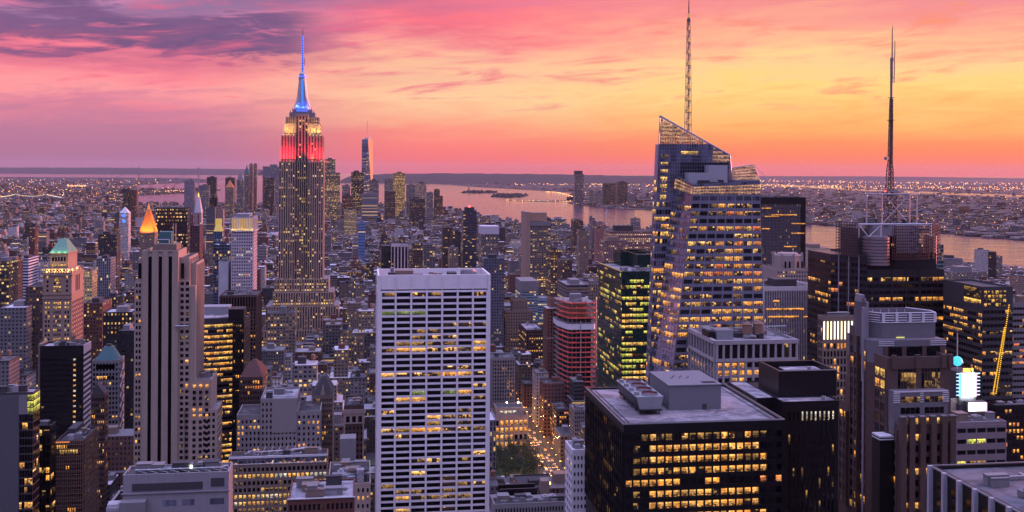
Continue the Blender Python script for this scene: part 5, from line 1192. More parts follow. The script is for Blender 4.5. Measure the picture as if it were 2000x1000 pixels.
b = block('office_building', 'pale brick block with a blank windowless upper wall between two lower wings', 509, 580, 779, 640, 34, wall=mat('pale_brick', (.27, .24, .24), .9, .1, .5, streak=.1), nb=9, ns=5, wx=.4, wz=.5, lit=.14, keys=('amber', 'yellow'), seed=211, roof=roofg, clut=3, done=False)
b.wall.box(b.w * .32, b.w, -.35, 0, b.z(846), b.h - .2); wl = b.x(462, 810); wr = b.x(626, 810)
b.body(wl, 0, 1, 30, 0, b.z(810), 0, tar); b.body(b.w, wr, 1, 30, 0, b.z(806), 0, tar)
b.front(wl, 0, b.zl, b.z(818), 6, 3.6, y=1, wx=.45, wz=.5, lit=LIT(212, .3, ('yellow', 'amber'))); b.front(b.w, wr, b.zl, b.z(812), 5, 3.6, y=1, wx=.4, wz=.5, lit=LIT(213, .25, ('yellow', 'amber', 'red'))); b.finish(b.wm)
b = block('office_building', 'stone building with a steep grey gabled roof and tall pointed dormer', 612, 650, 772, 670, 30, wall=tan, nb=9, ns=0, wx=.5, wz=.55, lit=.12, seed=221, clut=0, done=False)
b.part('gable_roof', dgrey).prism([(0, 0, b.h), (b.w, 0, b.h), (b.w, b.d, b.h), (0, b.d, b.h)], [(b.w * .45, 6, b.h + 11), (b.w * .6, 6, b.h + 11), (b.w * .6, 20, b.h + 11), (b.w * .45, 20, b.h + 11)])
b.part('dormer', lime).prism([(b.w * .35, -.3, b.h), (b.w * .62, -.3, b.h), (b.w * .62, 6, b.h), (b.w * .35, 6, b.h)], [(b.w * .48, -.3, b.h + 6), (b.w * .49, -.3, b.h + 6), (b.w * .49, 6, b.h + 6), (b.w * .48, 6, b.h + 6)]); b.finish(b.wm)
b = block('office_building', 'slim ornate brick tower with a pale stone arcade under its flat roof', 672, 711, 792, 640, 28, wall=brown, nb=5, ns=0, wx=.42, wz=.5, lit=.08, seed=231, clut=5, done=False)
b.part('arcade', lime).box(-.4, b.w + .4, -.5, 0, b.z(828), b.z(806)); b.part('cornice', lime).box(-.9, b.w + .9, -.9, 0, b.z(808), b.z(800)); b.front(.5, b.w - .5, b.z(826), b.z(812), 3, 9, y=-.5, wx=.6, wz=.85)
for x in (.35, b.w - .35): b.part('quoin', lime).box(x - .45, x + .45, -.2, 0, 0, b.z(828))
for k in range(12):
    for i in range(5): x = b.w * (i + .5) / 5; b.wall.box(x - .9, x + .9, -.12, -.0, b.zl + k * 3.6, b.zl + k * 3.6 + .2)
b.finish(b.wm)
b = block('office_building', 'low stone building with a cluttered roof just left of the white slab tower', 640, 724, 946, 500, pb=(645, 884), wall=lime, nb=9, ns=0, wx=.4, wz=.5, lit=.06, seed=241, roof=tar, clut=26, done=False)
b.part('stair_head', grey).box(2, 9, 2, 8, b.h - 1, b.h + 3.5); b.part('stair_head', roofg).box(14, 17.5, 5, 9, b.h - 1, b.h + 5); b.part('blue_tarp', mat('blue_tarp', (.02, .06, .55), .6)).box(9.6, 12.5, 1.5, 4, b.h - 1.2, b.h - .6); b.part('rear_block', grey).box(b.x(664, 880, 40), b.x(695, 880, 40), 40, 50, 0, b.z(858, 0, 40)); b.finish(b.wm)
b = block('office_building', 'pale flat roof with white coping at the bottom edge of the view', 562, 692, 975, 380, pb=(570, 972), wall=brick, nb=14, ns=0, lit=.1, seed=251, roof=roofg, par=.6, clut=8, done=False)
b.part('coping', white).box(-.3, b.w + .3, -.4, 0, b.h - .2, b.h + .15); b.finish(b.wm)
b = block('office_building', 'red-roofed pavilion building with a row of warm lit attic windows', 468, 513, 737, 690, pb=(522, 735), wall=brown, nb=9, ns=5, lit=.22, keys=('amber', 'red', 'warm'), seed=261, clut=0, done=False)
b.part('hip_roof', mat('dark_redtile', (.07, .028, .024), .85, .25, .6)).prism([(0, 0, b.h), (b.w, 0, b.h), (b.w, b.d, b.h), (0, b.d, b.h)], [(b.w * .45, b.d * .45, b.h + 9), (b.w * .62, b.d * .45, b.h + 9), (b.w * .62, b.d * .55, b.h + 9), (b.w * .45, b.d * .55, b.h + 9)]); b.finish(b.wm)
# right of the white slab
block('office_tower', 'grey masonry tower with closely set vertical window strips right of the white slab', 960, 1006, 700, 990, 30, wall=grey, nb=9, ns=4, wx=.5, wz=.6, lit=.02, pw=1.0, pd=.5, seed=301, clut=3)
b = block('apartment_tower', 'stepped tan tower with a plain square top block behind the grey masonry tower', 987, 1041, 607, 1260, 34, wall=tan, nb=11, ns=4, wx=.4, wz=.45, lit=.06, seed=311, clut=0, done=False)
b.body(b.x(1003), b.x(1032), 6, 24, 0, b.z(585, 0, 6), 0, tar); b.body(b.x(975), 0, 4, 30, 0, b.z(655), 0, tar); b.front(b.x(1003), b.x(1032), b.h + 1, b.z(589, 0, 6), 5, 3.6, y=6, wx=.3, wz=.45); b.front(b.x(975), 0, b.zl, b.z(660), 3, 3.6, y=4, wx=.4, wz=.45, lit=LIT(3, .1, ('amber',))); b.finish(b.wm)
b = block('office_tower', 'teal banded glass office tower with a grey blank top storey', 1018, 1051, 566, 1340, pb=(1007, 564), wall=mat('teal_band', (.2, .29, .34), .5, .1, .4), nb=8, ns=4, wx=.96, wz=.45, lit=.28, keys=('yellow', 'warm', 'pale'), off=('blueglass',), seed=321, clut=2, done=False)
b.part('mech_storey', grey).box(-.4, b.w, -.3, b.d, b.h - 1.5, b.z(549)); b.body(b.w, b.x(1072), 4, 30, 0, b.z(583), 0, roofg); b.front(b.w, b.x(1072), b.zl, b.z(588), 5, 3.6, y=4, wx=.96, wz=.45, lit=LIT(322, .15, ('yellow', 'pale'), .5, ('blueglass',)), bd=.2); b.finish(b.wm)
block('office_building', 'dark brown building with scattered yellow windows in front of the stepped tan tower', 1028, 1061, 644, 1190, pb=(1014, 641), wall=brown, nb=7, ns=5, wx=.5, wz=.5, lit=.32, keys=('yellow', 'warm'), seed=331, clut=3, roof=roofg)
b = block('apartment_tower', 'slender red-brown tower with vertical piers beside the orange-netted tower', 1068, 1092, 602, 1060, pb=(1062, 600), wall=mat('rust_brick', (.19, .10, .08), .85, .12, .5), nb=4, ns=5, wx=.35, wz=.55, lit=.03, pw=1.4, pd=.6, seed=341, clut=0, done=False)
b.body(b.x(1075), b.w - .5, 3, 18, 0, b.z(583, 0, 3), 0, tar); b.part('ledge', white).box(-.4, b.w + .4, -.8, b.d, b.h - .3, b.h); b.part('ledge', white).box(-.4, b.w + .4, -.8, b.d, b.z(661), b.z(660)); b.finish(b.wm)
block('office_tower', 'white slim tower beside the black office block with small square windows', 1118, 1148, 879, 410, pb=(1104, 858), wall=white, nb=4, ns=4, wx=.42, wz=.45, lit=.04, side=.12, seed=351, fh=3.4, clut=2, roof=roofg)
b = block('office_building', 'low building with cluttered dark roof and screens below the park', 965, 1108, 985, 480, pb=(960, 930), wall=mat('rib_stone', (.22, .2, .2), .8), nb=24, ns=0, wx=.4, wz=.6, pw=.5, pd=.3, lit=0, seed=361, roof=tar, clut=22, done=False)
rf_ = b.part('fan_rack', steel)
for k in range(5): rf_.cyl(5 + k * 6, 3.5, b.h - .6, b.h + 1, 2.2, k=16); rf_.bar((3 + k * 6, 1, b.h + 1), (7 + k * 6, 6, b.h + 1), .15)
b.part('screen_wall', black).box(4, 22, 9, 10, b.h - 1, b.h + 4); b.part('screen_wall', black).box(4, 22, 16, 17, b.h - 1, b.h + 4); b.part('stair_head', tan).box(b.w * .72, b.w * .84, 16, 22, b.h - 1, b.h + 5); b.part('roof_lamp', emis('orange_lamp', (1, .4, .08), 9)).box(b.w * .84, b.w * .86, 17, 18, b.h + 3, b.h + 4); b.finish(b.wm)
# behind / right of the faceted tower
b = block('office_tower', 'dark finely ribbed slab with a black top band right of the faceted glass tower', 1484, 1573, 385, 1250, 50, wall=mat('rib_dark', (.10, .085, .10), .5), nb=46, ns=0, wx=.5, wz=.6, lit=0, seed=401, clut=4, roof=tar, done=False, top=7)
b.wins = []; strips(0, b.w * .9, 0, b.zl, b.h - 8, 30, .035, wfrac=.5, proud=.5); b.part('top_band', black).box(-.3, b.w + .3, -.8, 0, b.h - 8, b.h); b.part('corner_pier', black).box(b.w * .9, b.w + .2, -.8, 0, 0, b.h - 8)
for py, a, c in ((408, 1487, 1505), (421, 1505, 1555), (424, 1492, 1520), (438, 1545, 1572), (448, 1487, 1502), (457, 1545, 1570), (483, 1530, 1555), (519, 1510, 1530)): b.wins.append(([Vector((b.x(a), -.85, b.z(py))), Vector((b.x(c), -.85, b.z(py))), Vector((b.x(c), -.85, b.z(py - 2.2))), Vector((b.x(a), -.85, b.z(py - 2.2)))], Vector((0, -1, 0)), 'amber'))
b.finish(b.wm)
b = block('office_building', 'stone building with an arched octagonal crown between the ribbed slabs', 1517, 1586, 525, 930, 40, wall=mat('buff_stone', (.30, .24, .22), .85, .12, .4), nb=13, ns=0, wx=.42, wz=.5, lit=.2, keys=('yellow', 'amber'), seed=411, done=False, clut=0)
xc = b.w / 2 + 2; yc = 20; W = b.wall; W.cyl(xc, yc, b.h - 2, b.z(500, 0, 6), 15, 14, 8); W.cyl(xc, yc, b.z(500, 0, 6), b.z(496, 0, 8), 11, 10, 8); 
for k in range(8):
    a = math.pi * 2 * (k + .5) / 8 - math.pi / 2 - math.pi / 8
    W.box(xc + 14 * math.cos(a) - .8, xc + 14 * math.cos(a) + .8, yc + 14 * math.sin(a) - .8, yc + 14 * math.sin(a) + .8, b.h, b.z(496, 0, 6))
for k in range(5): x = xc - 8 + k * 4; b.wins.append(([Vector((x - .9, yc - 14.6 + abs(k - 2) * .3, b.h)), Vector((x + .9, yc - 14.6 + abs(k - 2) * .3, b.h)), Vector((x + .9, yc - 14.6 + abs(k - 2) * .3, b.h + 6)), Vector((x - .9, yc - 14.6 + abs(k - 2) * .3, b.h + 6))], Vector((0, -1, 0)), 'dark'))
b.finish(b.wm)
b = block('office_block', 'office block with narrow white vertical stripes beside the antenna tower', 1493, 1599, 560, 720, 44, wall=mat('white_rib', (.60, .55, .56), .6), nb=30, ns=0, wx=.6, wz=.55, lit=0, seed=421, done=False, roof=tar, clut=5, top=3)
b.wins = []; strips(0, b.w, 0, b.zl, b.h - 3, 32, .03, wfrac=.62, proud=.7)
for py, a, c in ((590, 1510, 1522), (606, 1497, 1570), (621, 1500, 1560), (622, 1570, 1585)): b.wins.append(([Vector((b.x(a), -.4, b.z(py))), Vector((b.x(c), -.4, b.z(py))), Vector((b.x(c), -.4, b.z(py - 3.4))), Vector((b.x(a), -.4, b.z(py - 3.4)))], Vector((0, -1, 0)), 'amber'))
b.part('penthouse', dgrey).box(b.w * .3, b.w * .7, 10, 24, b.h - 1.2, b.h + 4); b.finish(b.wm)
b = block('office_building', 'stone building with a glowing row of tall white-lit slots under its roof', 1607, 1668, 618, 560, pb=(1597, 616), wall=tan, nb=9, ns=3, wx=.55, wz=.7, lit=.14, keys=('amber',), seed=431, done=False, fh=4.2, clut=4)
sl_ = emis('slot_light', (1, .86, .55), 2.6)
for k in range(9): x = b.w * (k + .5) / 9; b.part('lit_slot', sl_).box(x - .55, x + .1, -.3, -.1, b.z(663), b.z(628))
b.wall.box(0, b.w, -.1, 0, b.z(668), b.h); b.finish(b.wm)
b = Bld('office_tower', 'glass tower with a tilted gold-lit screen top and two lines of yellow bulbs', 1919, 1978, 560, 600, pb=(1843, 553))
P = b.pt; Z = lambda py: b.z(py); zs_ = Z(603)
b.body(0, b.w, 0, b.d, 0, b.h, 0, tar, 1, .5)
b.front(0, b.w, b.zl, zs_, 8, 4, wx=.85, wz=.5, lit=LIT(441, .34, ('amber', 'part', 'dim'), .9, ('dark',), .5), bd=.2, pw=.2, pd=.15)
b.left(0, 0, b.d, b.zl, zs_ - 2, 22, 4, wx=.8, wz=.5, lit=LIT(442, .45, ('amber', 'warm', 'part'), .6, ('dark',), .4), bd=.2, pw=.2, pd=.15)
b.front(.5, b.w - 4, zs_ + 1, b.h - 2, 6, 2.6, y=-.2, wx=.72, wz=.72, lit=lambda i, j: 'dim' if (i + j) % 3 else 'yellow', pw=.25, pd=.3, bd=.3)
b.wall.box(0, b.w, -.2, 0, zs_, b.h); b.left(-.2, 1, b.d * .45, zs_ + 2, b.h - 1, 12, 3.5, wx=.9, wz=.8, lit=lambda i, j: 'yellow' if j == 0 else 'dim', pw=.1, pd=.1); b.wall.box(-.2, 0, 0, b.d, zs_, b.h)
b.part('blank_wall', dgrey).box(-.35, -.2, b.d * .45, b.d, zs_, b.h)
yl = emis('yellow_bulb', (1, .50, .03), 1.6)
for pa, pc in (((1971, 596), (1945, 772)), ((1962, 640), (1939, 772))):
    n_ = 44
    for k in range(n_): mb = b.part('bulb', yl); q = P(pa[0] + (pc[0] - pa[0]) * k / n_, pa[1] + (pc[1] - pa[1]) * k / n_, -.6); mb.box(q[0] - .22, q[0] + .22, -.8, -.4, q[2] - .3, q[2] + .3)
b.finish([dgrey])
b = block('hotel_tower', 'banded tower at the right edge beside the line of yellow bulbs', 1968, 2060, 592, 615, 40, wall=grey, nb=16, ns=0, wx=.9, wz=.4, lit=.25, keys=('amber', 'dim', 'red'), seed=451, roof=tar, clut=2)
b = block('office_building', 'long grey low building with striped ledges in front of the bright billboard', 1848, 1966, 826, 450, pb=(1835, 802), wall=mat('mauve_stone', (.21, .17, .18), .8), nb=6, ns=0, fh=4.6, wx=.85, wz=.42, lit=.3, keys=('dim', 'lime', 'part'), seed=461, roof=roofg, par=.6, clut=12, bd=.3)
block('office_building', 'black building with orange windows at the right edge below the bulb-lined tower', 1945, 2070, 792, 560, pb=(1925, 768), wall=black, nb=16, ns=4, lit=.16, keys=('amber', 'red'), seed=471, roof=tar, clut=6)
# bottom right roof with white fins
b = Bld('office_block', 'dark roofed block with white vertical fins along its left face in the bottom right corner', 2080, 2240, 1000, 225, 70)
q = at(1818, 909, 300); a0 = w2st(q.x, q.y); a1 = w2st(*b.P); b.root.location.x, b.root.location.y = st2w(a0[0], a0[1] - 95); b.P = st2w(a0[0], a0[1] - 95); b.h = q.z; b.w = 70; b.d = 95
HEROES[-1] = (a0[0], a0[0] + 70, a0[1] - 95, a0[1], q.z)
b.body(0, 70, 0, 95, 0, b.h, 0, roofmat('blue_grey_roof', (.10, .098, .112), .4, .3), 1, 1); b.part('coping', steel).box(-.3, 0, 0, 95.3, b.h - .4, b.h + .05); b.part('coping', steel).box(0, 70, 95, 95.3, b.h - .4, b.h + .05)
fn = b.part('fin', mat('fin_grey', (.34, .33, .36), .6))
for k in range(12): y = 94.3 - k * 7.4; fn.box(-1.3, 0, y - .55, y + .55, 0, b.h + .2)
b.left(0, 0, 94, b.h - 60, b.h - 3, 12, 4, wx=.8, wz=.6, lit=LIT(481, .2, ('amber', 'dim')))
b.part('penthouse', dgrey).box(26, 62, 40, 74, b.h - 1, b.h + 4); b.part('penthouse', roofg).box(26.5, 61.5, 40.5, 73.5, b.h + 4, b.h + 4.2); b.clutter(6, 22, 20, 86, b.h - 1, 9)
mb = b.part('roof_rail', steel)
for k in range(3): mb.bar((8 + k, 10, b.h + .6 + .1 * k), (34 + k, 60 - k * 3, b.h + .6), .15)
b.finish([black])
# billboard tower
b = Bld('billboard_tower', 'slim tower with a glaring white screen, glowing ball on a pole, 2014 in lights', 1874, 1914, 790, 530, 14)
X = lambda px, y=0: b.x(px, 760, y); Z = lambda py: b.z(py)
b.body(0, b.w, 0, b.d, 0, b.h, 0, tar); b.wall.box(X(1877), X(1911), 2, 16, b.h - 1, Z(729))
scr = emis('screen_white', (.92, .96, 1), 7); b.part('screen', scr).box(X(1880), X(1908), 1.2, 2, Z(776), Z(731)); b.part('screen', emis('screen_pink', (1, .8, .9), 5)).box(X(1889), X(1921), -2, -1.2, Z(802), Z(786)); b.wall.box(X(1886), X(1923), -1.2, 2, 0, Z(784))
cy_, mg = emis('cyan_edge', (.05, .6, 1), 4), emis('pink_edge', (1, .25, .75), 3)
b.part('screen_edge', cy_).box(X(1877.5), X(1880), 1, 2, Z(776), Z(731)); b.part('screen_edge', mg).box(X(1908), X(1910), 1, 2, Z(776), Z(731)); b.part('screen_edge', mg).box(X(1921), X(1923), -2.2, -1.2, Z(803), Z(786))
sb_ = b.part('side_bar', emis('bar_glow', (.6, .8, 1), 1.5))
for k in range(7): z = Z(774 - k * 7); sb_.box(X(1871), X(1877), 1.2, 1.6, z, z + .5); sb_.box(X(1910), X(1917), 1.2, 1.6, z, z + .5)
b.part('gold_panel', mat('tan_panel', (.45, .36, .28), .7)).box(X(1856), X(1880), 3, 4, Z(806), Z(781)); b.part('pole', steel).bar((X(1888.5), 9, Z(729)), (X(1888.5), 9, Z(656)), .35)
bl = b.part('ball', emis('ball_glow', (.05, .55, .85), 1.5)); R_ = 2.6; zc = Z(711)
for k in range(8):
    t0, t1 = math.pi * k / 8 - math.pi / 2, math.pi * (k + 1) / 8 - math.pi / 2; bl.cyl(X(1887), 8, zc + R_ * math.sin(t0), zc + R_ * math.sin(t1), max(.05, R_ * math.cos(t0)), max(.05, R_ * math.cos(t1)), 16)
FONT = {'2': ['111', '001', '111', '100', '111'], '0': ['111', '101', '101', '101', '111'], '1': ['010', '110', '010', '010', '111'], '4': ['101', '101', '111', '001', '001']}
nm = b.part('numerals', emis('numeral_glow', (1, .42, .06), 4)); u = (X(1903) - X(1884)) / 15; z1 = Z(722)
for c_, ch in enumerate('2014'):
    for r_ in range(5):
        for k in range(3):
            if FONT[ch][r_][k] == '1': x0 = X(1884) + (c_ * 4 + k) * u; nm.box(x0, x0 + u, 1, 1.5, z1 - r_ * u, z1 - r_ * u + u)
l = bpy.data.lights.new('screen_lamp', 'AREA'); l.energy = 9000; l.color = (.8, .9, 1); l.size = 8; l.size_y = 14; l.shape = 'RECTANGLE'; o = bpy.data.objects.new('screen_lamp', l); COL.objects.link(o); o.parent = b.root; o.location = (X(1894), .9, Z(755) - 2); o.rotation_euler = (R(90), 0, 0)
b.finish([dgrey])
# library-like hall lit behind the trees, and neighbours along the avenue
b = block('hall', 'ornate stone hall with large orange-lit windows behind the park trees', 966, 1032, 812, 930, 30, wall=lime, nb=7, ns=0, fh=6.5, wx=.6, wz=.7, lit=.9, keys=('amber', 'warm'), row=.1, seed=501, roof=tar, clut=5, done=False, top=3)
b.body(b.x(972), b.x(1026), 4, 24, b.h - 2, b.z(797, 0, 4), 0, tar, .6); b.front(b.x(978), b.x(1012), b.h + .5, b.h + 3.6, 4, 9, y=4, wx=.7, wz=.8, lit=lambda i, j: 'pale')
for px in (990, 1012): b.part('roof_lamp', emis('star_lamp', (1, .9, .5), 25)).cyl(b.x(px, 790, 6), 6, b.z(788, 0, 6), b.z(786, 0, 6), .6, k=8); b.part('lamp_stem', steel).bar((b.x(px, 790, 6), 6, b.h), (b.x(px, 790, 6), 6, b.z(788, 0, 6)), .12)
b.finish(b.wm)
block('office_building', 'low dark building lit orange along the avenue below the orange-netted tower', 1087, 1112, 800, 950, pb=(1074, 795), wall=brown, nb=5, ns=9, fh=4, wx=.7, wz=.55, lit=.35, keys=('amber', 'red', 'dim'), seed=511, roof=tar, clut=5)
block('office_building', 'grey brick building with a lit roof terrace beside the black office block', 1122, 1142, 800, 885, pb=(1112, 790), wall=grey, nb=5, ns=6, wx=.5, wz=.5, lit=.1, seed=521, roof=roofg, clut=5)
# ================================================================== middle-distance towers (windows are a grid in the facade material)
def walls(mb, x0, x1, y0, y1, z0, z1, col, lit, sty, ru, m=0, roofcol=None, mr=1):
    bay, fl, fw, fh = sty; nf = max(1, round((z1 - z0) / fl)); fl = (z1 - z0) / nf
    q = ((x0, y0), (x1, y0), (x1, y1), (x0, y1))
    for i in range(4):
        a, c = q[i], q[(i + 1) % 4]; L = abs(a[0] - c[0]) + abs(a[1] - c[1]); n = max(1, round(L / bay)); bw_ = L / n; u = (ru + i * 37) * bw_; v = ru * fl
        mb.face(((*a, z0), (*c, z0), (*c, z1), (*a, z1)), m, [(u, v), (u + L, v), (u + L, v + nf * fl), (u, v + nf * fl)], (*col, lit), (bw_, fl, fw, fh))
    if roofcol is not None: mb.face([(*p, z1) for p in q], mr, [(0, 0)] * 4, (*roofcol, 0), (3, 3, 0, 0))
def rcol(r, k=1.0): g = r.choice([.05, .07, .12, .24, .42, .6, .18]) * k; return (g, g * .97, g * 1.04)
def mid(label, pl, pr, pt, Y, d, col, lit=.1, sty=(3.2, 3.6, .5, .5), top=None, name='tower', tcol=None, extra=None):
    P = at(pl, pt, Y); r = random.Random(int(pl * 31 + pt)); k = unroll(pr, pt)[0] / F; w_ = (k * P.y - P.x) / (CG - k * SG)
    root = empty(name, (P.x, P.y, 2), G); tag(root, label, 'building'); h = P.z - 2; a = w2st(P.x, P.y); HEROES.append((a[0], a[0] + w_, a[1], a[1] + d, P.z))
    mb = MB(); walls(mb, 0, w_, 0, d, 0, h, col, lit, sty, r.randint(0, 900)); mb.build('wall', FM, root)
    rc = rcol(r); zf = lambda py, y=0: EYE - 2 - unroll(pl, py)[1] * (Y + y) / F
    rb = MB(); t = min(1, w_ * .05); i = [(t, t), (w_ - t, t), (w_ - t, d - t), (t, d - t)]; o = [(0, 0), (w_, 0), (w_, d), (0, d)]
    for c in range(4):
        e = (c + 1) % 4; rb.face(((*o[c], h), (*o[e], h), (*i[e], h), (*i[c], h)), 0, [(0, 0)] * 4, (*col, 0), (3, 3, 0, 0)); rb.face(((*i[c], h), (*i[e], h), (*i[e], h - 1), (*i[c], h - 1)), 0, [(0, 0)] * 4, (*col, 0), (3, 3, 0, 0))
    rb.face([(*p, h - 1) for p in i], 0, [(0, 0)] * 4, (*rc, 0), (3, 3, 0, 0)); rb.build('roof', RM, root)
    def sub(nm, m, mb2): mb2.build(nm, m, root)
    if top is None:
        x0, y0 = w_ * r.uniform(.15, .4), d * r.uniform(.2, .4); mb2 = MB(); mb2.box(x0, x0 + w_ * .4, y0, y0 + d * .4, h - 1, h + w_ * .10 + 1.5); sub('penthouse', r.choice([grey, dgrey, tan]), mb2)
    if extra: extra(root, w_, d, h, zf, sub)
    return root
PIER, GRID, BAND, GLAS = (2.6, 3.6, .45, .75), (3.2, 3.6, .5, .48), (60, 3.7, .98, .5), (2.0, 3.8, .85, .7)
c_brown, c_brick, c_tan, c_grey, c_dark, c_white, c_black, c_blue = (.08, .052, .046), (.12, .052, .04), (.22, .165, .13), (.15, .145, .155), (.035, .033, .037), (.45, .42, .43), (.01, .01, .012), (.07, .12, .18)
def pyramid(m, top, base=None, k=.02, lantern=None):
    def f(root, w_, d, h, zf, sub):
        mb = MB(); zt = zf(top, d / 2); c = (w_ / 2, d / 2); mb.prism([(0, 0, h), (w_, 0, h), (w_, d, h), (0, d, h)], [(c[0] - w_ * k, c[1] - d * k, zt), (c[0] + w_ * k, c[1] - d * k, zt), (c[0] + w_ * k, c[1] + d * k, zt), (c[0] - w_ * k, c[1] + d * k, zt)]); sub('pyramid_roof', m, mb)
        if lantern: mb = MB(); mb.cyl(c[0], c[1], zt - (zt - h) * .12, zt + (zt - h) * .1, w_ * .09, w_ * .07, 8); mb.cyl(c[0], c[1], zt + (zt - h) * .1, zt + (zt - h) * .28, w_ * .07, 0, 8); sub('lantern', lantern, mb)
    return f
goldroof = emis('gold_lantern_glow', (1, .33, .045), .85)  # self-glow for the lantern, standing in for floodlight on gold
def goldpyr(root, w_, d, h, zf, sub):
    pyramid(mat('gilded_tile', (.55, .19, .03), .4, .3, .5), 408, k=.10, lantern=MATS['gold_lantern_glow'])(root, w_, d, h, zf, sub)
    mb = MB(); mb.box(-1.5, w_ + 1.5, -1.5, 0, h - 6, h); sub('cornice', tan, mb)
    for i in range(4):
        for x, y in ((w_ * (i + .5) / 4, -13), (w_ + 13, d * (i + .5) / 4)):
            l = bpy.data.lights.new('floodlight', 'SPOT'); l.spot_size = R(80); l.spot_blend = .7; l.energy = 60000; l.color = (1, .30, .04); l.shadow_soft_size = 1; o = bpy.data.objects.new('floodlight_lamp', l); COL.objects.link(o); o.parent = root; o.location = (x, y, h - 3); o.rotation_euler = Vector((w_ / 2 - x, d / 2 - y, 22)).to_track_quat('-Z', 'Y').to_euler()
mid('tower capped by a floodlit golden pyramid roof', 272, 302, 452, 2050, 32, c_tan, .12, GRID, 1, extra=goldpyr)
mid('black slab with horizontal rows of orange light behind the golden pyramid', 305, 366, 406, 2150, 45, c_black, .16, (2.2, 7.5, .9, .4), 1)
mid('slender dark red tower with a pink right side beside the striped limestone tower', 372, 390, 440, 1230, 26, (.10, .045, .045), .04, PIER, 1, extra=lambda r_, w_, d, h, zf, sub: [sub('roof_fin', rust, (lambda mb: (mb.box(1, 3, 1, 3, h, zf(418)), mb.box(w_ - 3, w_ - 1, 4, 7, h, zf(418)), mb)[-1])(MB()))])
def clock(root, w_, d, h, zf, sub):
    pyramid(mat('white_tile', (.6, .58, .62), .6), 404, k=.02)(root, w_, d, h, zf, sub)
    for py in (421, 432):
        mb = MB(); mb.cyl(0, 0, 0, .4, w_ * .18, k=16); o = mb.build('clock_face', emis('clock_blue', (.05, .15, 1), 2.5), root); o.location = (w_ / 2, -.1, zf(py)); o.rotation_euler = (R(90), 0, 0)
mid('white clock tower glowing blue near its pointed top', 233, 251, 416, 2600, 26, c_white, .18, GRID, 1, extra=clock)
mid('white tower with a stepped pyramid roof and golden lantern', 379, 393, 415, 2200, 24, c_white, .06, PIER, 1, extra=pyramid(mat('white_tile2', (.5, .46, .48), .7), 384, k=.16, lantern=emis('gilt_glow', (1, .5, .08), 3)))  # the gilded cupola is given a glow of its own
def gcrown(root, w_, d, h, zf, sub):
    mb = MB(); mb.prism([(1, 1, h), (w_ - 1, 1, h), (w_ - 1, d - 1, h), (1, d - 1, h)], [(w_ * .25, d * .25, zf(438)), (w_ * .75, d * .25, zf(438)), (w_ * .75, d * .75, zf(438)), (w_ * .25, d * .75, zf(438))]); mb.box(w_ * .2, w_ * .8, d * .2, d * .8, zf(438), zf(428)); sub('lit_crown', emis('crown_glow', (.9, .60, .12), .6), mb)
mid('small tower with a glowing yellow-green crown left of the gold-crowned pale tower', 416, 434, 452, 1500, 20, c_blue, .1, PIER, 1, extra=gcrown)
mid('blue-grey glass tower with a red-lit terrace below the yellow-green crown', 417, 448, 478, 1300, 30, c_blue, .1, GLAS)
mid('blank pale wall tower in front of the blue-grey glass tower', 427, 446, 511, 1180, 26, (.42, .42, .46), 0, (60, 60, 0, 0))
mid('grey tower with pale vertical piers and pink right side', 188, 216, 505, 1350, 30, (.2, .22, .26), .06, (2.6, 3.6, .6, .8))
mid('dark apartment slab left of the pale-piered grey tower', 192, 228, 458, 1900, 30, c_dark, .08, GRID)
mid('brown brick slab with a salmon-pink side at far left', 56, 68, 447, 2100, 24, c_brick, .08, GRID)
mid('dark tower at the left edge with lit floors', -12, 18, 510, 1150, 30, c_dark, .16, (2.6, 3.8, .8, .5))
mid('brown tower at the far left with pink side', 14, 32, 507, 1180, 24, c_brown, .06, GRID)
mid('white curved block with blue bands near the left edge', 32, 56, 505, 1300, 40, (.5, .54, .66), .02, BAND)
mid('grey stone block with a deep cornice near the left edge', 0, 52, 601, 960, 44, c_grey, .05, GRID)
mid('dark brick block with a lit stairwell edge left of the green-roofed tower', 50, 84, 560, 980, 50, c_brown, .10, GRID)
mid('dark block with rows of yellow windows right of the green-roofed tower', 201, 258, 610, 960, 30, c_black, .38, (3.4, 4.2, .4, .45))
mid('black box building behind the striped limestone tower', 230, 262, 646, 820, 30, c_black, .02, GRID)
mid('blue-black slab below the pale-piered tower with lit rows', 205, 232, 580, 1150, 26, c_dark, .25, GRID)
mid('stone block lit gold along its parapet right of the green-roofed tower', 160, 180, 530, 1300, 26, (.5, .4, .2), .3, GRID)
mid('brown hotel block behind the dark block with yellow windows', 163, 200, 592, 1050, 40, c_brick, .12, GRID)
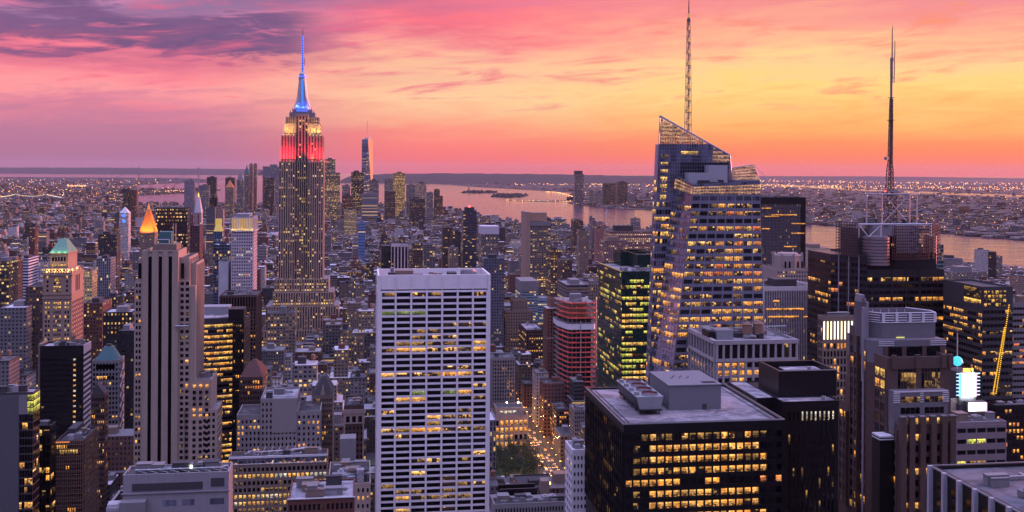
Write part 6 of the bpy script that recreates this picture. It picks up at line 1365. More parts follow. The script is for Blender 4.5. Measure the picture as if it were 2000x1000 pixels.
# downtown cluster
def spire(root, w_, d, h, zf, sub):
    mb = MB(); mb.bar((w_ / 2, d / 2, h), (w_ / 2, d / 2, zf(236)), 2.2, 6); sub('spire', white, mb)
P = at(708, 272, 5800); rt = empty('skyscraper', (P.x, P.y, 2), G + R(6)); tag(rt, 'tallest distant tapering tower with a gold sunlit right face and a white spire', 'building')
W_ = 62; h = P.z - 2; s2 = W_ / 2; q0 = [(0, 0), (W_, 0), (W_, W_), (0, W_)]; k_ = W_ * .5; q1 = [(k_, -0), (W_, k_), (k_, W_), (0, k_)]
for nm, fs in [('glass_facet', [(q0[0], q0[1], None, q1[0]), (q0[1], q0[2], None, q1[1]), (q0[2], q0[3], None, q1[2]), (q0[3], q0[0], None, q1[3]), (q0[1], None, q1[0], q1[1]), (q0[2], None, q1[1], q1[2]), (q0[3], None, q1[2], q1[3]), (q0[0], None, q1[3], q1[0])])]:
    for n_, f_ in enumerate(fs):
        mb = MB(); pts = [(*p, 0) for p in f_[:2] if p] + [(*p, h) for p in f_[2:][::-1] if p]
        if f_[1] is None: pts = [(*f_[0], 0), (*f_[3], h), (*f_[2], h)]
        else: pts = [(*f_[0], 0), (*f_[1], 0), (*f_[3], h)]
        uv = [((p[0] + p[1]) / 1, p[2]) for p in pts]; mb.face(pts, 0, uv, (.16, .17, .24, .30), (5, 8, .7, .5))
        mb.build(nm, FM if n_ not in (1, 4, 5) else mat('facet_sunset_tint', (.62, .37, .14), .6, .08, .1), rt)  # gold sunset light is put into the colour of the right-hand facets
mb = MB(); mb.face([(*p, h) for p in q1]); mb.build('roof', dgrey, rt); mb = MB(); mb.cyl(W_ / 2, W_ / 2, h, h + 10, 16, k=16); mb.bar((W_ / 2, W_ / 2, h), (W_ / 2, W_ / 2, h + 106), 1.8, 6); mb.build('spire', white, rt)
D = 5700
for a in [
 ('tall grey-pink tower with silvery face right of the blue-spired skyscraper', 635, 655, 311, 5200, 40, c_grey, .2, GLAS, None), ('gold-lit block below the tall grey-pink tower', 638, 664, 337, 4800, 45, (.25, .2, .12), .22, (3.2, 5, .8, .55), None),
 ('dark flat-topped tower with gold rows left of the tapering tower', 686, 711, 336, 5500, 50, c_dark, .16, (3.2, 5, .8, .55), None), ('rounded-top grey tower right behind the tapering tower', 722, 740, 352, 5500, 45, c_grey, .06, PIER, None),
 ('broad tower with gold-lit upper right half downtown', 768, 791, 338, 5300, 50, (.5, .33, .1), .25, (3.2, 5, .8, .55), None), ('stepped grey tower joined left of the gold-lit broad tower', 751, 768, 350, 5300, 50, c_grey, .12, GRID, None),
 ('tan flat-topped tower with a grid of windows near the river', 812, 833, 358, 5000, 50, (.3, .22, .2), .18, PIER, None), ('grey tower with lit top left of the tan flat-topped tower', 794, 812, 361, 5100, 50, c_grey, .12, GRID, None),
 ('slim tower closest to the river bay', 848, 859, 370, 4800, 30, c_brown, .1, GRID, None), ('short brick tower by the bay shore', 859, 865, 383, 4700, 22, c_brick, .1, GRID, None),
 ('squat block at the foot of the slim bay tower', 834, 846, 376, 4800, 40, c_grey, .1, GRID, None),
 ('broad grey tower left of the blue-spired skyscraper', 513, 548, 325, 5600, 60, (.2, .2, .24), .06, PIER, None), ('dark slab in front of the broad grey tower', 514, 536, 347, 5200, 40, c_dark, .1, GRID, None),
 ('left one of two tall twin towers downtown', 487, 494, 320, 5700, 30, (.3, .2, .18), .06, PIER, None), ('right one of two tall twin towers downtown', 495, 502, 320, 5650, 30, (.3, .2, .18), .06, PIER, None),
 ('grey slab tower standing alone before the harbour', 360, 379, 352, 5200, 45, (.24, .22, .26), .03, PIER, None), ('dark tower left of a darker twin near the harbour', 239, 252, 367, 4300, 34, c_dark, .12, GRID, None), ('lower dark red twin tower near the harbour', 254, 267, 371, 4300, 34, c_brick, .1, GRID, None),
 ('dark stepped tower downtown left of the pointed ones', 404, 422, 346, 5600, 45, c_dark, .06, GRID, None), ('flat dark tower downtown left of the twin towers', 440, 458, 347, 5500, 45, c_dark, .08, GRID, None), ('pale downtown tower with gridded face', 388, 408, 362, 5000, 40, c_grey, .1, GRID, None),
 ('slim black tower below the pale downtown tower', 409, 424, 384, 3600, 26, c_black, .06, GRID, None), ('banded slab below the slim black tower', 403, 420, 405, 3000, 26, c_grey, .1, BAND, None), ('pink-sided slab right of the banded slab', 425, 436, 410, 2800, 24, (.36, .2, .18), .05, GRID, None),
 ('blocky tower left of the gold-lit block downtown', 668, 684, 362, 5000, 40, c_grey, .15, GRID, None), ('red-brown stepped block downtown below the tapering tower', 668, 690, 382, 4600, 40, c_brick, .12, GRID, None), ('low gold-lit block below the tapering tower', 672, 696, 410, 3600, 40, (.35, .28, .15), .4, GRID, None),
 ('slate-roofed block with glass vault below the tapering tower', 707, 738, 378, 4700, 50, (.24, .25, .3), .1, BAND, None), ('rounded brown block beside the gold-lit broad tower', 752, 772, 374, 4500, 40, c_brown, .1, GRID, None), ('lit block at the waterfront below the tan tower', 800, 830, 388, 4300, 40, c_dark, .14, GRID, None),
 ('blue glass block amid low roofs right of the blue-spired skyscraper', 700, 714, 434, 2500, 26, (.16, .3, .55), .02, BAND, None)]: mid(*a[:9])
mid('downtown tower with a green-tinted pointed roof beside the twin towers', 477, 486, 340, 5600, 30, c_grey, .08, PIER, 1, extra=pyramid(teal, 322)); mid('downtown tower with an orange-lit pyramid top', 440, 456, 366, 4700, 34, c_tan, .12, PIER, 1, extra=pyramid(mat('orange_light_tint', (.55, .2, .06), .6), 352)); mid('downtown tower with a thin pointed crown left of the orange-topped one', 462, 476, 352, 5300, 30, c_grey, .1, PIER, 1, extra=pyramid(grey, 336))  # orange light on the pyramid top is put into its roof colour
# middle right
def frame_top(root, w_, d, h, zf, sub):
    mb = MB()
    for k in range(6): x = w_ * k / 5; mb.box(max(0, x - .8), min(w_, x + .8), -1, 0, 0, h + 1)
    mb.box(-.5, w_ + .5, -1, 0, h - 3, h + 1); sub('pier', mat('pier_white', (.6, .5, .52), .6), mb)
mid('black building with five bold white columns behind the white slab tower', 764, 797, 478, 1500, 40, c_black, .04, (4, 3.8, .8, .6), 1, extra=frame_top)
mid('dark side block left of the white-columned building', 745, 763, 480, 1510, 40, c_dark, .02, GRID, 1)
mid('dark residential tower with a red beacon, banded with balconies', 905, 931, 412, 1900, 30, (.06, .06, .08), .10, (4, 3.2, .9, .45), 1, extra=lambda r_, w_, d, h, zf, sub: [sub('stepped_top', dgrey, (lambda mb: (mb.box(4, w_ - 4, 4, d - 4, h - 1, zf(405)), mb)[-1])(MB())), sub('beacon', emis('beacon_red2', (1, .05, .05), 8), (lambda mb: (mb.box(w_ / 2 - 2, w_ / 2 + 2, 8, 12, zf(405), zf(402)), mb)[-1])(MB()))])
mid('dark brown slab left of the dark residential tower', 865, 884, 444, 1900, 30, c_brown, .06, GRID); mid('black wall tower beside the dark brown slab', 884, 900, 452, 1850, 30, c_dark, .05, (5, 3.2, .5, .45)); mid('tan stepped apartment block below the dark brown slab', 878, 895, 485, 1500, 24, c_tan, .1, GRID)
mid('brown slab with an orange string of windows behind the white slab tower', 806, 826, 475, 1500, 30, c_brown, .3, GRID); mid('pale banded apartment block right of the brown slab', 828, 850, 478, 1600, 28, c_grey, .12, (5, 3.2, .7, .5))
mid('grey office tower with a pale blank top', 940, 974, 455, 1700, 40, c_grey, .1, PIER, 1, extra=lambda r_, w_, d, h, zf, sub: [sub('mech_storey', mat('lav_panel', (.5, .48, .54), .6), (lambda mb: (mb.box(-.5, w_ + .5, -.8, d, h - 2, zf(442)), mb)[-1])(MB()))])
mid('dark-blue tower in front of the grey office tower', 945, 985, 505, 1250, 36, (.09, .10, .14), .05, GRID)
mid('tall tower with a tan blank side and banded balconies', 1036, 1075, 433, 1500, 40, (.17, .14, .13), .16, (3.4, 3.1, .7, .5), 1, extra=lambda r_, w_, d, h, zf, sub: [sub('side_wall', mat('tan_wall', (.30, .215, .165), .8), (lambda mb: (mb.box(-6.6, -.05, 0, d + 6, 0, zf(414)), mb)[-1])(MB())), sub('top_wall', mat('tan_wall2', (.30, .20, .14), .8), (lambda mb: (mb.box(0, w_ - 3, 14, d, h, zf(416)), mb)[-1])(MB())), sub('top_band', grey, (lambda mb: (mb.box(-.3, w_ + .3, -.6, .0, h - 6, h), mb)[-1])(MB()))])
mid('broad brick block with long rows of lit windows near the river', 1192, 1278, 452, 2100, 60, (.22, .13, .12), .42, (4.2, 4.4, .55, .45)); mid('lower wing of the broad brick block with lit rows', 1180, 1225, 470, 2000, 40, (.22, .13, .12), .2, (4.2, 4.4, .55, .45))
mid('tan slab with a flat top near the river', 1131, 1150, 450, 2300, 26, c_tan, .05, PIER); mid('pink brick tower near the river', 1165, 1180, 446, 2500, 26, (.3, .14, .12), .05, GRID); mid('left pale twin block by the river shore', 1157, 1165, 431, 3000, 30, c_grey, .06, GRID); mid('right pale twin block by the river shore', 1170, 1181, 434, 2950, 30, (.3, .17, .17), .06, GRID); mid('brown block by the river behind the tan-sided tower', 1120, 1136, 429, 2900, 36, c_brown, .1, GRID); mid('pier shed with a row of lights on the river shore', 1076, 1106, 428, 4200, 50, c_grey, .5, (9, 6, .5, .5))
mid('yellow-lit small office behind the tan-sided tower', 1076, 1098, 488, 1450, 26, c_brown, .4, GRID); mid('dark apartment block left of the green glass tower', 1098, 1118, 508, 1200, 30, c_brown, .06, GRID); mid('stone block with columns left of the green glass tower', 1150, 1172, 555, 1180, 30, c_tan, .08, PIER)
mid('low wide mall block with cyan roof box below the dark apartment block', 1106, 1150, 556, 1100, 50, c_grey, .05, BAND); mid('teal glass block low beside the tan-sided tower', 958, 1000, 597, 1480, 36, (.4, .42, .5), .04, BAND)
mid('grey tower half hidden behind the antenna tower', 1822, 1843, 478, 1000, 30, (.14, .2, .22), .1, GLAS); mid('white slab pair by the river on the right', 1918, 1930, 488, 2300, 30, c_white, .04, PIER); mid('dark slab of the river pair on the right', 1931, 1946, 492, 2350, 40, c_black, .04, GRID); mid('low pale block below the river pair', 1945, 1958, 500, 2400, 40, c_grey, .06, GRID)
mid('convention hall block with a blue screen by the river', 1575, 1622, 485, 1900, 60, (.4, .3, .22), .2, (8, 8, .3, .3)); mid('low dark pier building by the river on the right', 1846, 1880, 505, 2600, 60, c_grey, .08, GRID); mid('grey warehouse with skylights on the right', 1862, 1930, 532, 1800, 60, c_grey, .14, GRID)
# across the river
mid('tall rounded tower with an open top across the river', 1123, 1140, 340, 7700, 50, (.15, .14, .18), .06, GLAS, 1, extra=lambda r_, w_, d, h, zf, sub: [sub('crown', dgrey, (lambda mb: (mb.box(2, w_ * .45, 2, d - 2, h - 1, zf(333.5)), mb.box(2, w_ - 2, d * .6, d - 2, h - 1, zf(333.5)), mb)[-1])(MB()))])
for a in [('left one of a tower trio across the river', 1179, 1189, 359, 7800, 40, c_dark), ('middle one of a tower trio across the river', 1191, 1203, 358, 7800, 40, c_dark), ('right broad one of a tower trio across the river', 1207, 1226, 356, 7900, 50, c_dark), ('low tower right of the rounded tower across the river', 1152, 1160, 372, 7900, 40, c_grey), ('mid-rise between the rounded tower and the trio', 1163, 1176, 376, 7700, 40, c_grey), ('low shore block across the river', 1228, 1240, 380, 7500, 40, c_grey),
          ('apartment slab across the river on the far right', 1808, 1822, 428, 6200, 60, c_brown), ('pair block across the river left of the far right slab', 1856, 1868, 422, 6000, 50, (.3, .2, .18)), ('pale block across the river at far right', 1880, 1894, 404, 6400, 40, c_brick), ('glassy block across the river right of the antenna tower', 1800, 1816, 410, 6600, 60, c_blue), ('long brick block across the river far right', 1838, 1856, 418, 6200, 50, c_brick)]: mid(*a, lit=.12, sty=GRID)
# ================================================================== the city grid
def inpoly(x, y, P):
    c = False; j = len(P) - 1
    for i in range(len(P)):
        xi, yi = P[i]; xj, yj = P[j]
        if (yi > y) != (yj > y) and x < (xj - xi) * (y - yi) / (yj - yi) + xi: c = not c
        j = i
    return c
AVE = [161, -119, -259, -399, -539, -740, -950] + [161 + 280 * k for k in range(1, 9)] + [-950 - 220 * k for k in range(1, 12)]
AVE.sort()
PARK = (-15, 146, 835, 912)      # trees and lawn beside the avenue
rng = random.Random(77)
def clear(s0, s1, t0, t1):
    for a in HEROES:
        if s0 < a[1] + 2 and s1 > a[0] - 2 and t0 < a[3] + 2 and t1 > a[2] - 2: return False
    return not (s0 < PARK[1] and s1 > PARK[0] and t0 < PARK[3] + 10 and t1 > PARK[2] - 6)
LOTS = []
def facecol(r):
    k = r.random()
    if k < .26: c, n = (.115, .06, .05), 'brick-red'
    elif k < .50: c, n = (.20, .155, .125), 'tan'
    elif k < .76: c, n = (.15, .14, .148), 'grey'
    elif k < .87: c, n = (.46, .43, .43), 'pale'
    else: c, n = (.045, .04, .042), 'dark'
    j = r.uniform(.65, 1.35); NAME[0] = n; return tuple(min(.7, v * j) for v in c)
NAME = ['']
t = 300.0
while t < 6900:
    far = t > 2600; step = 80
    for a0, a1 in zip(AVE, AVE[1:]):
        b0, b1 = a0 + 14, a1 - 14
        xa, ya = st2w((b0 + b1) / 2, t + 31)
        if ya < 200 or abs(xa) > ya * .56 + 160: continue
        for row in (0, 1):
            s = b0
            while s < b1 - 8:
                lw = min(rng.uniform(11, 34) * (1.25 if far else 1), b1 - s)
                if b1 - s - lw < 8: lw = b1 - s
                s1 = s + lw; d_ = 29 + rng.uniform(-6, 1); t0 = t + row * 31 + (31 - d_ if row else 0); t1 = t0 + d_
                X_, Y_ = st2w((s + s1) / 2, (t0 + t1) / 2)
                if Y_ > 240 and abs(X_) < Y_ * .53 + 60 and inpoly(X_, Y_, MANH) and clear(s, s1, t0, t1):
                    hm = float(np.interp(Y_, [300, 900, 1500, 2300, 3500, 4800, 6500], [62, 52, 42, 29, 21, 20, 24]))
                    h = hm * math.exp(rng.gauss(-.12, .42))
                    if rng.random() < .07: h *= rng.uniform(1.5, 2.3)
                    cap = EYE - float(np.interp(Y_, [300, 600, 680, 780, 950, 1300, 2000, 3000, 5000, 7000], [760, 690, 560, 460, 345, 245, 166, 112, 80, 62])) * Y_ / F
                    ppx = CX + X_ / Y_ * F
                    if 945 < ppx < 1115 and Y_ < 840: cap = min(cap, EYE - 615 * Y_ / F)
                    if 1050 < ppx < 1120 and 840 <= Y_ < 1000: cap = min(cap, 22)
                    if ppx > 1480 and Y_ > 1900: cap = min(cap, 15)
                    if cap < 8: s = s1; continue
                    h = max(8, min(h, cap, lw * 4.2))
                    LOTS.append((Y_, s, s1, t0, t1, h))
                s = s1 + (0 if rng.random() < .8 else 1.5)
    t += step
# which of them show: a coarse depth test against everything nearer
W2, H2 = 500, 250; zb = np.zeros((H2, W2), bool); items = []
for i, (a0, a1, c0, c1, h) in enumerate(HEROES): items.append((st2w((a0 + a1) / 2, c0)[1], None, a0, a1, c0, c1, h))
for i, l in enumerate(LOTS): items.append((l[0], i) + l[1:])
items.sort(key=lambda q: q[0]); seen = np.zeros(len(LOTS)); cpos = {}
for Y_, i, a0, a1, c0, c1, h in items:
    pp = [proj((*st2w(s, t_), z)) for s in (a0, a1) for t_ in (c0, c1) for z in (h,) if st2w(s, t_)[1] > 20]
    if len(pp) < 4: continue
    x0, x1 = min(p[0] for p in pp), max(p[0] for p in pp); y0 = min(p[1] for p in pp); y1 = proj((*st2w(a0, c0), 2))[1]
    xa, xb, ya, yb = max(0, int(x0 / 4)), min(W2, int(math.ceil(x1 / 4))), max(0, int(y0 / 4)), min(H2, int(math.ceil(y1 / 4)))
    if xa >= xb or ya >= yb: continue
    sub = zb[ya:yb, xa:xb]
    if i is not None:
        n = int((~sub).sum()) * ((x1 - x0) / 4 / (xb - xa)); seen[i] = n
        if n > 0: yy, xx = np.nonzero(~sub); cpos[i] = ((xa + xx.mean()) * 4, (ya + yy.mean()) * 4)
    zb[ya:yb, xa:xb] = True
order = np.argsort(-seen); NIND = 300
single = {int(i) for i in order[:NIND] if seen[i] > 0}
LAND = [((124, 560), 'green-roofed tower'), ((320, 700), 'striped limestone tower'), ((285, 440), 'golden pyramid'), ((475, 500), 'gold-crowned pale tower'), ((590, 480), 'blue-spired skyscraper'), ((847, 760), 'white slab tower'), ((1128, 680), 'orange-netted tower'), ((1220, 620), 'green glass tower'), ((1400, 500), 'faceted glass tower'), ((1050, 480), 'tan-sided tower'), ((780, 500), 'white-columned building'), ((1735, 560), 'antenna tower'), ((1545, 620), 'white-striped block'), ((918, 460), 'dark residential tower'), ((770, 370), 'gold-lit broad tower'), ((335, 430), 'black orange-lit slab'), ((242, 430), 'blue-lit clock tower'), ((1240, 475), 'broad brick block'), ((1530, 450), 'ribbed dark slab'), ((205, 720), 'teal pyramid tower'), ((545, 830), 'pale brick block'), ((495, 750), 'red-roofed pavilion'), ((630, 760), 'gabled stone building'), ((385, 500), 'slender dark red tower'), ((240, 550), 'pale-piered grey tower'), ((1010, 660), 'stepped tan tower'), ((1900, 640), 'bulb-lined tower'), ((1640, 660), 'building with lit slots'), ((120, 760), 'black striped-side slab'), ((20, 640), 'deep-corniced stone block'), ((1935, 500), 'river-side slab pair'), ((690, 840), 'slim ornate tower'), ((718, 330), 'tapering distant tower'), ((958, 470), 'grey blank-topped tower')]
big = MB(); labels = {}; recs = {}
def lot_geo(i, mbw, mbr, ox, oy, turn):
    """walls, roof, setback, bulkhead and tank of one building, in local metres (or turned into world metres)"""
    Y_, s0, s1, t0, t1, h = LOTS[i]; r = random.Random(i * 17 + 3); col = facecol(r); lit = r.choice([.02, .04, .07, .12, .2]); sty = r.choice([GRID, GRID, (2.6, 3.4, .42, .5), PIER, BAND if h > 30 else GRID, (3.6, 3.8, .6, .5)])
    rc = rcol(r, .9); w_, d_ = s1 - s0, t1 - t0; feats = []
    def put(mb, x0, x1, y0, y1, z0, z1, c, l_, st, roof, m=0, mr=1):
        tmp = MB(); walls(tmp, x0, x1, y0, y1, z0, z1, c, l_, st, r.randint(0, 900), m, roof, mr)
        for f_, mi, uv, e1, e2 in zip(tmp.f, tmp.mi, tmp.uv, tmp.c1, tmp.c2):
            p = [tmp.v[k] for k in f_]
            if turn: p = [(*st2w(s0 + x, t0 + y), z + 2) for x, y, z in p]
            mb.face(p, mi, uv, e1, e2)
    setb = h > 34 and r.random() < .55
    h1 = h * r.uniform(.6, .85) if setb else h
    put(mbw, 0, w_, 0, d_, 0, h1, col, lit, sty, rc)
    if setb:
        i_ = min(w_, d_) * r.uniform(.1, .2); put(mbw, i_, w_ - i_, i_, d_ - i_ * .6, h1 - .5, h, col, lit, sty, rc); feats.append('setback')
    ex = []
    x0, y0 = w_ * r.uniform(.2, .55), d_ * r.uniform(.25, .55); bh = r.uniform(2.5, 4.5) if h < 60 else r.uniform(4, 7)
    if w_ > 9: ex.append(('penthouse', (x0, x0 + min(7, w_ * .3), y0, y0 + min(8, d_ * .35), h - .3, h + bh)))
    if r.random() < .6: ex.append(('air_handler', (w_ * .1, w_ * .1 + 2.4, d_ * .12, d_ * .12 + 3, h - .3, h + 1.8)))
    tank = Y_ < 2600 and r.random() < .34 and w_ > 9
    return r, col, feats, ex, tank, (w_, d_, h, rc)
def tank_mb(mb, x, y, z, rr=1.9, turn=None):
    mb.cyl(x, y, z + 2.4, z + 2.4 + rr * 1.9, rr, rr * .96, 10); mb.cyl(x, y, z + 2.4 + rr * 1.9, z + 2.4 + rr * 2.6, rr * 1.08, 0, 10)
    for a in (-1, 1):
        for c in (-1, 1): mb.bar((x + a * rr * .6, y + c * rr * .6, z - .3), (x + a * rr * .6, y + c * rr * .6, z + 2.4), .16)
bigt = MB()
for i in range(len(LOTS)):
    Y_, s0, s1, t0, t1, h = LOTS[i]
    if i in single:
        X0, Y0 = st2w(s0, t0); root = empty('building', (X0, Y0, 2), G); mw = MB()
        r, col, feats, ex, tank, (w_, d_, h, rc) = lot_geo(i, mw, None, 0, 0, False); cname = NAME[0]
        mwall, mroof = MB(), MB()
        for f_, mi, uv, e1, e2 in zip(mw.f, mw.mi, mw.uv, mw.c1, mw.c2): (mroof if mi else mwall).face([mw.v[k] for k in f_], 0, uv, e1, e2)
        mwall.build('wall', FM, root); pm = r.choice([grey, tan, dgrey, brick])
        par = MB()      # parapet
        for x0, x1, y0, y1 in ((0, w_, -.15, .35), (0, w_, d_ - .35, d_ + .15), (-.15, .35, .35, d_ - .35), (w_ - .35, w_ + .15, .35, d_ - .35)):
            if 'setback' not in feats: par.box(x0, x1, y0, y1, h - .4, h + .9)
        for f_, uv, e1, e2 in zip(mroof.f, mroof.uv, mroof.c1, mroof.c2): e = MB(); e.face([mroof.v[k] for k in f_], 0, uv, e1, e2); e.build('roof', RM, root)
        if par.v: par.build('parapet', pm, root)
        for nm, q in ex: e = MB(); e.box(*q); e.build(nm, steel if nm == 'air_handler' else pm, root)
        if tank: e = MB(); tank_mb(e, w_ * .72, d_ * .7, h); e.build('water_tank', wood, root); feats.append('tank')
        base = cname; px, py = cpos[i]
        lm = min(LAND, key=lambda l: math.hypot(l[0][0] - px, (l[0][1] - py) * 1.3)); dx, dy = px - lm[0][0], py - lm[0][1]
        dr = ('left of' if dx < 0 else 'right of') if abs(dx) > abs(dy) else ('behind' if dy < 0 else 'in front of')
        kind = 'tower' if h > 70 else ('high block' if h > 42 else ('mid-rise' if h > 24 else 'low building'))
        ft = 'with a water tank' if tank else ('with a setback top' if 'setback' in feats else ('with a flat roof'))
        labels.setdefault((base, kind, ft, dr, lm[1]), []).append((px, py, root)); 
        tag(root, None, 'building', 'ordinary buildings filling the street grid')
    else:
        if seen[i] == 0 and Y_ < 900 and rng.random() < .3: continue
        r, col, feats, ex, tank, (w_, d_, h, rc) = lot_geo(i, big, None, 0, 0, True)
        for nm, (x0, x1, y0, y1, z0, z1) in ex:
            if Y_ < 4200:
                q = [st2w(s0 + x, t0 + y) for x, y in ((x0, y0), (x1, y0), (x1, y1), (x0, y1))]; c = rcol(r, .8); b4 = [(*p, z0 + 2) for p in q]; t4 = [(*p, z1 + 2) for p in q]
                for a in range(4): big.face((b4[a], b4[(a + 1) % 4], t4[(a + 1) % 4], t4[a]), 1, [(0, 0)] * 4, (*col, 0), (3, 3, 0, 0))
                big.face(t4, 1, [(0, 0)] * 4, (*c, 0), (3, 3, 0, 0))
        if tank and seen[i] > 0: X0, Y0 = st2w(s0 + w_ * .72, t0 + d_ * .7); n0 = len(big.f); tmp = MB(); tank_mb(tmp, X0, Y0, h + 2); [big.face([tmp.v[k] for k in f_], 1, [(0, 0)] * len(f_), (.16, .10, .07, 0), (3, 3, 0, 0)) for f_ in tmp.f]
tag(big.build('distant_buildings', [FM, RM]), 'dense carpet of smaller city buildings reaching to the river', 'buildings', kind='stuff')
ORD = lambda k: '%d%s' % (k, {1: 'st', 2: 'nd', 3: 'rd'}.get(k, 'th'))
for (c, kind, ft, dr, lm), l in labels.items():
    l.sort(key=lambda q: q[0])
    for k, (px, py, root) in enumerate(l):
        pos = '' if len(l) == 1 else (', leftmost' if k == 0 else (', rightmost' if k == len(l) - 1 else ', %s from left' % ORD(k + 1)))
        root['label'] = '%s %s %s, %s the %s%s' % (c, kind, ft, dr, lm, pos)

# ------------------------------------------------------------------ far shores: houses and lamps
def scatter(name, label, P, n, y0, y1, seed, hh=(7, 16), tall=.04):
    r = random.Random(seed); mb = MB(); k = 0; v0, v1 = EYE * F / y1, EYE * F / y0
    while k < n:
        v = r.uniform(v0, v1) if r.random() < .5 else v0 + (v1 - v0) * r.random() ** .6; px = r.uniform(-60, 2060); Y_ = EYE * F / v; X_ = (px - CX) / F * Y_; k += 1
        if not inpoly(X_, Y_, P): continue
        w_, d_ = r.uniform(18, 60), r.uniform(15, 45); h = r.uniform(*hh) * (r.uniform(2, 4.5) if r.random() < tall else 1); col = tuple(v * .6 for v in facecol(r)); tmp = MB()
        walls(tmp, -w_ / 2, w_ / 2, -d_ / 2, d_ / 2, 0, h, col, .12, (6, 5, .45, .45), r.randint(0, 900), 0, rcol(r, .4), 1); a = r.uniform(-.5, .5); ca, sa = math.cos(a), math.sin(a)
        for f_, mi, uv, e1, e2 in zip(tmp.f, tmp.mi, tmp.uv, tmp.c1, tmp.c2): mb.face([(X_ + x * ca - y * sa, Y_ + x * sa + y * ca, z + 2) for x, y, z in (tmp.v[q] for q in f_)], mi, uv, e1, e2)
    return tag(mb.build(name, [FM, RM]), label, 'buildings', kind='stuff')
scatter('brooklyn_buildings', 'hazy low buildings on the far left shore', BROOK, 9000, 6900, 24000, 5)
scatter('jersey_buildings', 'low buildings across the river on the right', NJ, 12000, 3300, 24000, 6, (6, 13), .03)
def island(name, label, P, n, seed):
    r = random.Random(seed); mb = MB(); xs, ys = [p[0] for p in P], [p[1] for p in P]; k = 0
    while k < n:
        x, y = r.uniform(min(xs), max(xs)), r.uniform(min(ys), max(ys))
        if not inpoly(x, y, P): continue
        k += 1; q = r.uniform(14, 34); mb.cyl(x, y, 2, r.uniform(5, 9), q, q * .9, 7); mb.cyl(x, y, 5, r.uniform(14, 24), q * .9, q * .2, 7)
    return tag(mb.build(name, hillm), label, 'trees', kind='stuff')
island('liberty_trees', 'dark low trees on the island with the statue', pxpoly([(898, 376.5), (930, 378), (965, 377), (972, 375), (945, 373.6), (915, 373.8)]), 70, 1); island('ellis_trees', 'dark low mass on the island beside the statue island', pxpoly([(957, 384), (985, 386.5), (1020, 385), (1030, 381.5), (1010, 380), (975, 380)]), 90, 2)
LA = [emis('lamp_orange', (1, .34, .06), 4), emis('lamp_warm', (1, .50, .16), 4), emis('lamp_white', (1, .74, .45), 2.4)]
def lamps(name, label, pts, sz=.00030):
    mb = MB(); r = random.Random(len(pts))
    for x, y, z in pts:
        s = y * sz * r.uniform(.5, 1.5); m = r.choice([0, 0, 0, 1, 1, 2]); a, c = (x, y, z - s), (x, y, z + s); q = [(x + s, y, z), (x, y + s, z), (x - s, y, z), (x, y - s, z)]
        for k in range(4): mb.face((q[k], q[(k + 1) % 4], c), m); mb.face((q[(k + 1) % 4], q[k], a), m)
    return tag(mb.build(name, LA), label, 'lamps', kind='stuff')
r = random.Random(9); pts = []
def add_band(n, pxa, pxb, fy, spread, P=None):
    k = 0
    while k < n:
        k += 1; px = r.uniform(pxa, pxb); X_, Y_ = gnd(px, fy(px) + r.gauss(0, spread), 12)
        if P is None or inpoly(X_, Y_, P): pts.append((X_, Y_, 12 + r.random() * 8))
add_band(430, -20, 430, lambda p: 368 + r.uniform(-18, 28), 2, BROOK); add_band(60, 130, 170, lambda p: 363.5, .5, BROOK); add_band(40, 290, 360, lambda p: 374, .6, BROOK)
l1 = lamps('far_shore_lamps', 'sparkling street lamps on the far left shore', pts); pts = []
add_band(800, 1000, 2050, lambda p: 357 + (p - 1000) * .0115, 2.2, NJ); add_band(260, 940, 1290, lambda p: 356.5 + (p - 940) * .008, 1.0, NJ); add_band(520, 1100, 2050, lambda p: r.uniform(362, 450), 2, NJ); add_band(300, 1560, 2050, lambda p: np.interp(p, [1560, 1700, 1840, 2000], [435, 444, 454, 468]), 1.6, NJ); add_band(40, 1200, 1330, lambda p: 408, .6, NJ)
add_band(200, 1450, 2000, lambda p: 353 + (p - 1450) * .012, 1.2, NJ)
lamps('jersey_lamps', 'thousands of orange lamps across the river on the right', pts); pts = []
for s in AVE:
    for side in (-11, 11):
        for t_ in range(420, 2900, 34):
            if r.random() < .45: continue
            X_, Y_ = st2w(s + side, t_)
            if Y_ > 600 and abs(X_) < Y_ * .52 and inpoly(X_, Y_, MANH): pts.append((X_, Y_, 10))
for k in range(1500):
    Y_ = r.uniform(900, 5600); X_ = r.uniform(-.5, .5) * Y_
    if inpoly(X_, Y_, MANH): pts.append((X_, Y_, r.uniform(10, 28)))
lamps('avenue_lamps', 'street lamps glinting down the avenues between roofs', pts, .00034); pts = []
for k in range(46): px = 990 + 125 * k / 45; x, y = gnd(px, 390.6 + (px - 990) * .022, 8); pts.append((x, y, 8))
for k in range(40): u = k / 39; x, y = gnd(1066 + 52 * u, 374.5 + 9 * u ** 2.2, 8); pts.append((x, y, 8))
for k in range(30): x, y = gnd(190 + 48 * k / 29, 388 + .1 * (k % 3), 8); pts.append((x, y, 8))
lamps('pier_lamps', 'rows of lamps along the pier and harbour causeway', pts, .00032)

